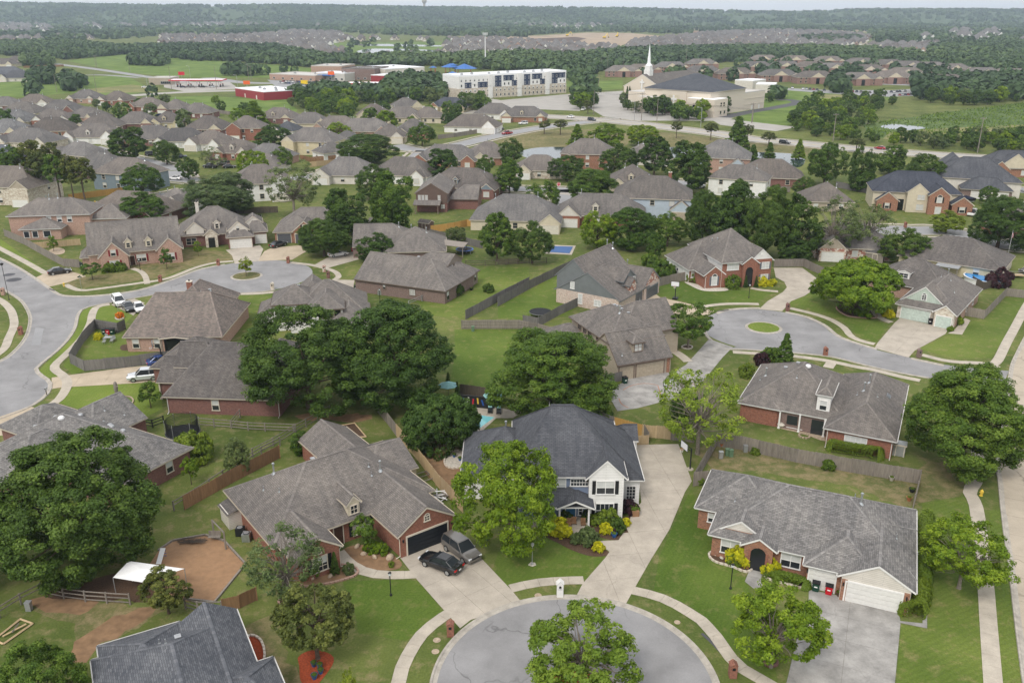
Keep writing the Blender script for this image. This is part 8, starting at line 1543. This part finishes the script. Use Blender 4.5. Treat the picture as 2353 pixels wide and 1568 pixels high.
# utility poles and wires
def pole(p,h_,label,arms=1,steel=False):
 r_=thing('utility_pole',p,label,'utility pole','utility poles');part('pole',r_,lambda m:m.bar((0,0,0),(0,0,h_),.2,'wood_old' if not steel else 'metal_grey',8,.13))
 for k in range(arms):part('crossarm',r_,lambda m:(m.box((0,0,h_-.6-k*1.2),(2.6,.14,.16),'wood_old'),*[m.bar((x,0,h_-.5-k*1.2),(x,0,h_-.15-k*1.2),.06,'metal_grey',5)for x in(-1.1,-.5,.5,1.1)]))
PL=[(t4(640,1020),12,'leaning wooden pole above the marsh thicket',1),(t4(1680,1100),14,'tall wooden pole at the right edge behind the dark roof',1),(t4(55,885),10,'pole on the slab drive east of the church',1),(t3(1143,882),12,'thick pole in front of the auditorium, right of two',0),(t3(1032,868),14,'pole with a crossarm before the auditorium, left of two',1),(t3(688,828),13,'pole with street lamp by the church lot',0),(t3(1830,880),9,'short pole by the arterial at the pyramid conifer',0),(t3(724,662),12,'pole left of the church gable',0),(t3(788,508),14,'left bare pole before the tree belt',0),(t3(902,506),15,'right bare pole before the tree belt',0),(t3(740,512),12,'thin pole left of the bare pair',0),(t3(1030,470),12,'pole behind the steeple',0),(t3(1350,508),22,'tall thin mast behind the church',0),(t2(1455,700),10,'pole with a crossarm left of the apartment block',1),(t1(1235,645),16,'tall pole before the left petrol station',0),(t1(1560,645),16,'pole right of the left petrol station',0),(t1(700,495),13,'pole of a pair on the far left meadow',1),(t1(690,490),12,'other pole of the pair on the far left meadow',1),(t1(470,430),12,'far pole at the left edge of the meadow',1),(t1(250,400),12,'far pole above the left edge houses',1),(t1(410,665),12,'pole beside the meadow bushes',0),(t1(695,665),12,'pole above the left neighbourhood',0),(t1(1790,580),13,'double pole left of the school, left one',1),(t1(1810,585),12,'double pole left of the school, right one',1),(t1(935,520),8,'short pole on the meadow road',0),(t4(1275,350),12,'far pole among the right hand roofs',1),(t4(1060,345),10,'far pole left among the right hand roofs',1),(t4(1465,320),10,'far pole right among the right hand roofs',1)]
PO=[]
for p,h_,l,k in PL:q=G(*p);pole(q,h_,l,k);PO.append((q,h_))
def wires(a,b,label):
 mb=MB();A,B=PO[a],PO[b]
 for s_ in(-1,0,1):
  pr_=None
  for i in range(13):
   t=i/12;p=A[0].lerp(B[0],t);z=A[1]*(1-t)+B[1]*t-.3-4*t*(1-t)*1.2;q=Vector((p.x+s_,p.y,z+s_*.2))
   if pr_ is not None:mb.bar(pr_,q,.025,'metal_dark',3,caps=False)
   pr_=q
 o=mb.build('power_line');tag(o,label,'power line','power lines')
wires(0,1,'power lines crossing the marsh at the right');wires(3,0,'power lines from the church to the marsh thicket');wires(4,3,'power lines in front of the auditorium');wires(5,4,'power lines along the church lot');wires(16,14,'power lines over the left meadow road');wires(18,16,'power lines at the far left meadow');wires(13,5,'power lines before the apartment block')
for p,l in((t3(1458,920),'street lamp before the church shrubs'),(t3(980,868),'street lamp by the church drive'),(t1(1065,650),'street lamp by the tan petrol shop'),(t1(1712,640),'street lamp right of the left petrol station'),(t1(1370,560),'street lamp above the left petrol canopy')):r_=thing('street_lamp',G(*p),l,'street lamp','arterial street lamps');part('pole',r_,lambda m:m.bar((0,0,0),(0,0,9.5),.12,'metal_grey',6));part('lamp_arm',r_,lambda m:(m.bar((0,0,9.4),(-1.8,0,9.8),.07,'metal_grey',5),m.box((-2,0,9.8),(.9,.35,.15),'metal_white')))
r_=thing('cell_tower',G(*t2(1702,482)),'tall white cell tower mast behind the apartment block','tower');part('mast',r_,lambda m:m.bar((0,0,0),(0,0,33),.8,'metal_white',10,.45));[part('antenna',r_,lambda m:m.box((2.2*math.cos(k*1.047),2.2*math.sin(k*1.047),32),(.5,.5,2.8),'metal_white'))for k in range(6)];part('platform',r_,lambda m:m.lathe([(2.3,30.8),(2.3,31)],'metal_grey',10))
# far neighbourhoods, woods, hills
fr=random.Random(11)
def far_house_mesh(k,light):
 rs=random.Random(k);mb=MB();L_,W_=rs.uniform(15,19),rs.uniform(12,15);ro=['roof_grey','roof_brown','roof_umber','roof_grey'][k%4];wa=['brick_pink','siding_offwhite','stone_pale','siding_white','brick_brown'][light];ze=3.0
 def hip(u0,u1,v0,v1,z,p,gable=False):
  mx=(u1-u0)/2 if(u1-u0)<(v1-v0)else(v1-v0)/2;zr=z+p*mx
  if u1-u0>=v1-v0:a,b=Vector((u0+mx,(v0+v1)/2,zr)),Vector((u1-mx,(v0+v1)/2,zr))
  else:a,b=Vector(((u0+u1)/2,v0+(0 if gable else mx),zr)),Vector(((u0+u1)/2,v1-mx,zr))
  c=[Vector((u0,v0,z)),Vector((u1,v0,z)),Vector((u1,v1,z)),Vector((u0,v1,z))]
  fs=[[c[0],c[1],b,a],[c[2],c[3],a,b],[c[3],c[0],a],[c[1],c[2],b]]if u1-u0>=v1-v0 else[[c[1],c[2],b,a],[c[3],c[0],a,b],[c[0],c[1],a],[c[2],c[3],b]]
  for i,f in enumerate(fs):mb.face(f,wa if(gable and i==2)else ro)
  i=.4;q=[(u0+i,v0+i),(u1-i,v0+i),(u1-i,v1-i),(u0+i,v1-i)]
  for k_ in range(4):A,B=q[k_],q[(k_+1)%4];mb.face([(A[0],A[1],0),(B[0],B[1],0),(B[0],B[1],z),(A[0],A[1],z)],wa)
 hip(-L_/2,L_/2,-W_/2,W_/2,ze,.95);u=rs.choice((-1,1))*L_*.25;hip(u-3.2,u+3.2,-W_/2-2,2,ze,1.05,True);u2=-u;hip(u2-2.5,u2+2.5,-W_/2-.8,1,ze+.6,1.1,True)
 mb.box((u,-W_/2-1.63,1.15),(4.2,.1,2.2),'door_white');mb.box((u2,-W_/2-.43,1.6),(2,.1,1.6),'glass')
 return mb.mesh('house')
OPEN=[]
FH=[far_house_mesh(k,k%5)for k in range(12)]
def area_pts(zf,poly,sx,sy,jit=.3,skip=.12):
 P=[(p.x,p.y)for p in gp(zf,*poly)];x0,x1=min(p[0]for p in P),max(p[0]for p in P);y0,y1=min(p[1]for p in P),max(p[1]for p in P);out=[];y=y0;row=0
 while y<y1:
  x=x0+(row%2)*sx*.4
  while x<x1:
   if in_poly(x,y,P)and fr.random()>skip:out.append((x+fr.uniform(-jit,jit)*sx,y+fr.uniform(-jit,jit)*sy,row))
   x+=sx
  y+=sy;row+=1
 return out
HA=[('far subdivision left of the ponds',area_pts(t2,[(-620,262),(-100,268),(0,262),(350,228),(650,240),(690,290),(600,330),(720,424),(560,424),(200,352),(0,335),(-600,330)],21,34)),('row of far houses beside the ponds',area_pts(t2,[(640,425),(1480,405),(1500,432),(640,440)],26,60,.15,.1)+area_pts(t2,[(700,275),(1500,285),(1500,310),(700,305)],30,90,.2,.3)),('far subdivision below the building site',area_pts(t2,[(1500,285),(1790,292),(2350,330),(2680,352),(2800,385),(2300,420),(1700,420),(1380,405),(1420,340)],22,38)),('dense grey roofed subdivision right of the building site',area_pts(t3,[(1000,300),(1400,262),(1480,245),(2016,225),(2330,235),(2650,262),(2620,330),(2350,348),(2080,378),(1500,372),(960,385),(930,330)],20,33,.3,.08)+area_pts(t4,[(880,330),(1400,322),(1420,355),(1250,390),(900,355)],22,40)),('scattered houses among the far left woods',area_pts(t1,[(0,280),(300,270),(320,320),(0,330)],24,45)+area_pts(t1,[(420,262),(720,262),(720,292),(420,285)],34,80,.3,.4)+area_pts(t1,[(1400,165),(2016,125),(2016,175),(1500,190)],60,220,.4,.5)+area_pts(t1,[(160,200),(800,210),(800,240),(160,240)],60,160,.4,.6)),('specks of white houses in the far woods',area_pts(t1,[(1440,152),(1760,152),(1760,190),(1440,190)],26,60,.4,.3)+area_pts(t1,[(0,175),(320,175),(320,250),(0,250)],40,80,.4,.35)+area_pts(t1,[(600,160),(2016,152),(2016,200),(600,220)],70,160,.4,.3)+area_pts(t2,[(0,152),(1000,160),(1000,200),(0,200)],90,260,.4,.5)+area_pts(t3,[(100,180),(800,190),(800,215),(100,205)],50,150,.4,.4)+area_pts(t4,[(1400,250),(2016,240),(2016,300),(1400,300)],50,120,.4,.5))]
allh=[(x,y,r_,g)for g,ps in HA for x,y,r_ in ps];allh.sort(key=lambda q:q[1])
CLEAR=[(x,y)for x,y,r_,g in allh]
for i,(x,y,r_,g)in enumerate(allh[:300]):
 o=link('house',FH[fr.randrange(12)],None,(x,y,0),fr.choice((0,0,math.pi,.15,-.15,1.57)));tag(o,'small far house in the '+g,'house',g)
 if g.startswith('specks'):o.data=FH[fr.choice((3,8))];o.scale=(2,1.6,1.7)
rest=allh[300:]
if rest:
 V,F,MI=[],[],[];base=FH[0];big=MB()
 for x,y,r_,g in rest:
  k=fr.choice((3,8))if g.startswith('specks')else fr.randrange(12);sc_=1.9 if g.startswith('specks')else 1.0;me=FH[k];c,s_=math.cos(fr.uniform(-.3,.3)),math.sin(fr.uniform(-.3,.3));m_=[m.name for m in me.materials]
  for pl in me.polygons:big.face([(x+me.vertices[i].co.x*sc_,y+me.vertices[i].co.y*sc_,me.vertices[i].co.z*sc_)for i in pl.vertices],m_[pl.material_index])
 o=big.build('distant_houses');tag(o,'mass of tiny grey roofs at the far end of the subdivisions','houses',None,'stuff')
print('far houses',len(allh))
for zf,poly,mt in((t2,[(720,150),(2016,152),(2016,160),(720,157)],'meadow_dry'),(t3,[(0,152),(700,165),(700,175),(0,163)],'meadow_dry'),(t1,[(150,215),(900,215),(900,225),(150,228)],'meadow'),(t2,[(1100,232),(1600,236),(1600,250),(1100,246)],'meadow'),(t4,[(300,225),(900,230),(900,238),(300,234)],'meadow_dry'),(t4,[(1200,205),(2016,205),(2016,214),(1200,214)],'dirt_pale')):sheet('field',gp(zf,*poly),.0032,mt);OPEN.append([(p.x,p.y)for p in gp(zf,*poly)])
# hills on the horizon
def hill_h(x,y):
 prof=np.interp(x,[-7000,-4500,-2600,-1200,0,700,1300,1500,1800,2600,4500,7000],[95,92,88,76,66,60,50,46,56,62,58,56])
 t=min(1,max(0,(y-3400)/1500));t=t*t*(3-2*t);return prof*t+2.5*math.sin(x*.004)*t+2*math.sin(y*.003+x*.001)*t-.5
mb=MB();nx,ny=70,22
P=[[(-7000+14000*i/nx,3400+4800*j/ny)for i in range(nx+1)]for j in range(ny+1)]
for j in range(ny):
 for i in range(nx):mb.face([(x,y,hill_h(x,y))for x,y in(P[j][i],P[j][i+1],P[j+1][i+1],P[j+1][i])],'far_land')
struct(mb.build('hills'),'low wooded hills on the horizon')
# woods: nearest trees one by one, the rest as one mass
WOODS=[(t1,[(0,330),(400,312),(900,365),(1400,345),(2016,352),(2016,452),(1400,440),(920,392),(480,432),(230,402),(0,405)],9,'tree belt behind the left meadow'),(t2,[(0,350),(230,372),(560,432),(620,478),(500,492),(0,452)],8,'tree belt behind the school, left part'),(t2,[(560,442),(900,430),(1150,425),(1500,425),(2016,402),(2016,515),(1560,500),(1280,478),(900,488)],9,'tree belt behind the school, right part'),(t3,[(0,402),(500,420),(1100,375),(2016,352),(2016,432),(1400,465),(1000,500),(720,515),(640,560),(500,590),(480,540),(0,505)],9,'tree belt behind the church'),(t4,[(0,368),(500,362),(1250,402),(1330,500),(900,462),(0,440)],9,'tree belt behind the brick apartments'),(t4,[(1350,345),(2016,322),(2300,330),(2300,560),(2016,560),(1350,490)],10,'wood at the far right'),(t4,[(320,850),(500,765),(900,722),(1100,742),(1000,800),(880,860),(760,960),(900,1010),(900,1030),(450,990),(320,930)],8.5,'thicket beside the marsh'),(t4,[(1240,650),(1600,595),(2016,582),(2300,590),(2300,700),(2016,720),(1700,768),(1450,760),(1240,720)],8,'wood beyond the marsh'),(t4,[(1300,1020),(1500,1010),(2016,1000),(2300,1010),(2300,1080),(2016,1105),(1300,1085)],6,'hedge of trees below the marsh'),(t4,[(930,1000),(1020,1000),(1020,1030),(930,1030)],8,'hedge of trees below the marsh'),(t4,[(1060,1015),(1280,1025),(1280,1060),(1060,1050)],7,'hedge of trees below the marsh'),(t2,[(350,690),(500,680),(780,690),(790,820),(540,850),(350,790)],8,'dark tree clump above the middle houses'),(t2,[(790,690),(1060,680),(1060,770),(800,755)],8,'dark tree clump below the red canopy'),(t2,[(1020,600),(1250,590),(1420,620),(1500,660),(1400,790),(1160,730),(1020,680)],9,'trees left of the apartment block'),(t2,[(1540,750),(1690,750),(1690,840),(1540,830)],8,'trees below the apartment block'),(t2,[(1320,820),(1500,820),(1480,920),(1330,910)],9,'trees by the pale fence street'),(t3,[(930,760),(1100,740),(1220,780),(1200,850),(950,810)],8,'clipped trees before the church'),(t3,[(1270,840),(1500,820),(1500,890),(1280,880)],8,'trees before the auditorium cross'),(t3,[(570,690),(680,690),(680,790),(570,800)],8,'tall trees in the church lot'),(t3,[(1430,790),(1600,800),(1590,850),(1450,830)],11,'trees at the auditorium corner'),(t3,[(500,600),(720,610),(720,660),(520,650)],14,'trees left of the church'),(t1,[(940,440),(1210,430),(1210,480),(950,475)],9,'bush row in the left meadow'),(t1,[(220,560),(360,540),(370,610),(230,610)],9,'tree pair in the left meadow, left'),(t1,[(420,600),(570,590),(570,660),(430,660)],9,'tree pair in the left meadow, right'),(t1,[(150,440),(380,440),(380,475),(160,475)],9,'trees at the far left houses'),(t1,[(1590,520),(1860,520),(1860,552),(1600,550)],12,'tree row above the red walled building'),(t1,[(1880,540),(2200,520),(2200,545),(1900,555)],22,'trees left of the school'),(t4,[(590,590),(740,590),(740,675),(600,670)],9,'lone round tree by the apartment lot'),(t4,[(165,690),(270,690),(270,735),(165,735)],12,'round tree right of the church annex'),(t4,[(0,480),(1250,510),(1650,570),(1500,640),(1200,620),(600,600),(0,560)],21,'young trees among the brick apartments'),(t3,[(900,540),(2016,540),(2016,600),(1500,590),(1000,570)],26,'young trees among the brick apartments'),(t1,[(0,640),(420,640),(420,720),(0,740)],26,'garden trees of the left neighbourhood'),(t1,[(0,770),(1000,700),(1700,760),(2016,880),(2016,1050),(1300,930),(500,960),(0,960)],30,'garden trees of the left neighbourhood'),(t2,[(0,860),(900,840),(1700,800),(1900,860),(1400,960),(600,960),(0,1020)],30,'garden trees of the middle neighbourhood'),(t2,[(640,300),(1500,300),(1500,400),(640,410)],75,'trees near the retention ponds'),(t4,[(380,280),(700,272),(860,290),(700,318),(400,310)],12,'tree strip among the right hand roofs')]
ind=[];mass=[]
for zf,poly,sp,g in WOODS:
 for x,y,r_ in area_pts(zf,poly,sp,sp,.42,.06):ind.append((x,y,sp,g))
FAR=[(t1,[(-300,62),(2016,62),(2016,248),(1400,258),(500,300),(-300,320)],26),(t2,[(0,62),(2016,84),(2016,272),(1500,265),(1000,255),(640,232),(340,226),(0,250)],24),(t3,[(0,88),(700,130),(1380,200),(1380,250),(1000,238),(700,228),(300,252),(0,258)],24),(t3,[(1000,205),(2016,196),(2016,222),(1500,240),(1400,215)],22),(t4,[(0,196),(2016,190),(2300,190),(2300,320),(1400,318),(900,322),(860,262),(300,240),(0,222)],20),(t4,[(0,152),(2300,152),(2300,175),(1000,165)],42)]
for zf,poly,sp in FAR:
 poly=[(a_,max(b_,152))for a_,b_ in poly]
 for x,y,r_ in area_pts(zf,poly,sp,sp*1.5,.45,.1):
  if y<5200 and not any(in_poly(x,y,q_)for q_ in OPEN):mass.append((x,y,sp))
for _ in range(4200):
 x,y=fr.uniform(-4200,4200),3400+1700*fr.random()**.8
 if abs(x)<y*.62:mass.append((x,y,41))
ind.sort(key=lambda q:q[1])
cl=np.array(CLEAR)
def blocked(x,y,d=9):return len(cl)and np.min(np.hypot(cl[:,0]-x,cl[:,1]-y))<d
HX=[(o.location.x,o.location.y)for o in bpy.data.objects if o.parent is None and o.name.split('.')[0]in('house','apartment_house')];hx=np.array(HX)
ROADS=[]
cnt=0
for x,y,sp,g in ind:
 if('garden' in g or 'among' in g)and np.min(np.hypot(hx[:,0]-x,hx[:,1]-y))<11:continue
 if cnt<300:
  s_=fr.uniform(.75,1.15);small='young' in g;kd='distant'
  H_={'thicket beside the marsh':7.0}.get(g,5.5 if small or 'bush' in g or 'hedge' in g else 8.2)*fr.uniform(.55,1.3);rd=H_*fr.uniform(.42,.56)
  put_tree(kd,(x,y),rd,H_,fr.choice(['dark','dark','mid','mid','grey','bright']if 'garden' in g or small else['dark','dark','mid','mid','grey','dark','bright']),'tree in the '+g if not g.startswith(('young','garden','trees','tall'))else 'one of the '+g,g);cnt+=1
 else:mass.append((x,y,12))
print('individual wood trees',cnt,'mass',len(mass))
rs=np.random.RandomState(4);VV=[];TT=[]
dn=np.array([[math.cos(a),math.sin(a)]for a in np.linspace(0,6.28,9)[:-1]])
for x,y,sp in mass:
 if blocked(x,y,12 if sp<20 else 26):continue
 tn=.42+.22*math.sin(x*.011+y*.002)+.16*math.sin(y*.007-x*.003)
 if sp>=20 and tn>.6 and rs.uniform()<.75:continue
 near_=y<1500;k=46 if near_ else(22 if y<2600 else 14);rad=rs.uniform(3.6,6.2)*(1 if sp<24 else 1.5 if sp<40 else 2.2);H_=rs.uniform(8,13)if sp>12 else rs.uniform(7,11);z0=hill_h(x,y)if y>3400 else 0
 d=norm(rs.normal(size=(k,3))+np.array([0,-.25,.25]));C=d*np.array([rad,rad,H_*.5])*rs.uniform(.75,1.0,(k,1))+np.array([x,y,max(z0,0)+H_*.52])
 nr=norm(d+rs.normal(size=(k,3))*.35+np.array([0,0,.2]));V,Q=leaf_cards(rs,C,nr,rad*(.42 if near_ else .62 if y<2600 else .8),.75);VV.append(V);TT.append(np.clip(tn+rs.uniform(-.3,.3)+rs.normal(size=k)*.15,0,1))
VV=np.concatenate(VV);TT=np.concatenate(TT);me=np_mesh('woodland',VV,np.arange(len(VV)).reshape(-1,4),TT,['leaf_far']);o=link('woodland',me);tag(o,'far woods that merge into one dark green mass','woods',None,'stuff');print('woodland quads',len(TT))
# reeds and rough growth on the marsh
mp=[(p.x,p.y)for p in gp(t4,(850,900),(1300,830),(2100,730),(2300,850),(2200,1010),(1300,1030),(930,990))];C=[];x0,x1,y0,y1=min(p[0]for p in mp),max(p[0]for p in mp),min(p[1]for p in mp),max(p[1]for p in mp)
cc=[(rs.uniform(x0,x1),rs.uniform(y0,y1),rs.uniform(5,26))for _ in range(70)]
pq=[(p.x,p.y)for p in gp(t4,(970,915),(1060,888),(1200,900),(1345,920),(1150,945))]
while len(C)<3600:
 q_=cc[rs.randint(70)];x,y=q_[0]+rs.normal()*q_[2]*1.3,q_[1]+rs.normal()*q_[2]
 if in_poly(x,y,mp)and not in_poly(x,y,pq):C.append((x,y,rs.uniform(.1,.6)))
C=np.array(C);V,Q=leaf_cards(rs,C,norm(rs.normal(size=C.shape)*np.array([1,1,.5])+np.array([0,-.4,.5])),.6,.5);o=link('reeds',np_mesh('reeds',V,Q,rs.uniform(0,1,len(C)),['leaf_hedge']));tag(o,'rough reeds and scrub on the marsh','reeds',None,'stuff')
# water tower, diggers
p=Vector((-470,5000,0));z0=hill_h(p.x,p.y);r_=thing('water_tower',Vector((p.x,p.y,z0)),'pale water tower on the horizon','water tower');part('stem',r_,lambda m:m.lathe([(9,0),(6,8),(6,26)],'concrete_road',14));part('tank',r_,lambda m:m.lathe([(6,26),(13,34),(13.5,42),(10,45)],'concrete_road',18))
for k,(x,y)in enumerate(((498,262),(765,278),(855,268))):r_=thing('excavator',G(*t3(x,y)),['yellow digger with a raised arm on the building site','yellow digger at the middle of the building site','yellow digger at the right of the building site'][k],'excavator','building site diggers',k*.6);part('tracks',r_,lambda m:m.box((0,0,.8),(6,4.4,1.6),'rubber'));part('cab',r_,lambda m:m.box((0,0,3),(5.5,4,2.8),'sign_yellow'));part('boom',r_,lambda m:(m.bar((2,0,4),(8,0,10),.6,'sign_yellow',5),m.bar((8,0,10),(12,0,3),.5,'sign_yellow',5)));part('bucket',r_,lambda m:m.box((12,0,2.4),(2,2,1.8),'metal_dark'))
# the air
hz=MB()
m=bpy.data.materials.new('air');m.use_nodes=True;MATS['air']=m;nt=m.node_tree;nt.nodes.clear();out=nt.nodes.new('ShaderNodeOutputMaterial');pv=nt.nodes.new('ShaderNodeVolumePrincipled');pv.inputs['Color'].default_value=(.72,.85,1.0,1);pv.inputs['Density'].default_value=1.2e-4;pv.inputs['Anisotropy'].default_value=.2;nt.links.new(pv.outputs[0],out.inputs['Volume'])
hz.box((0,4600,68),(18200,10200,138),'air');o=hz.build('haze');tag(o,'thin pale summer haze over the whole scene','haze',None,'stuff')
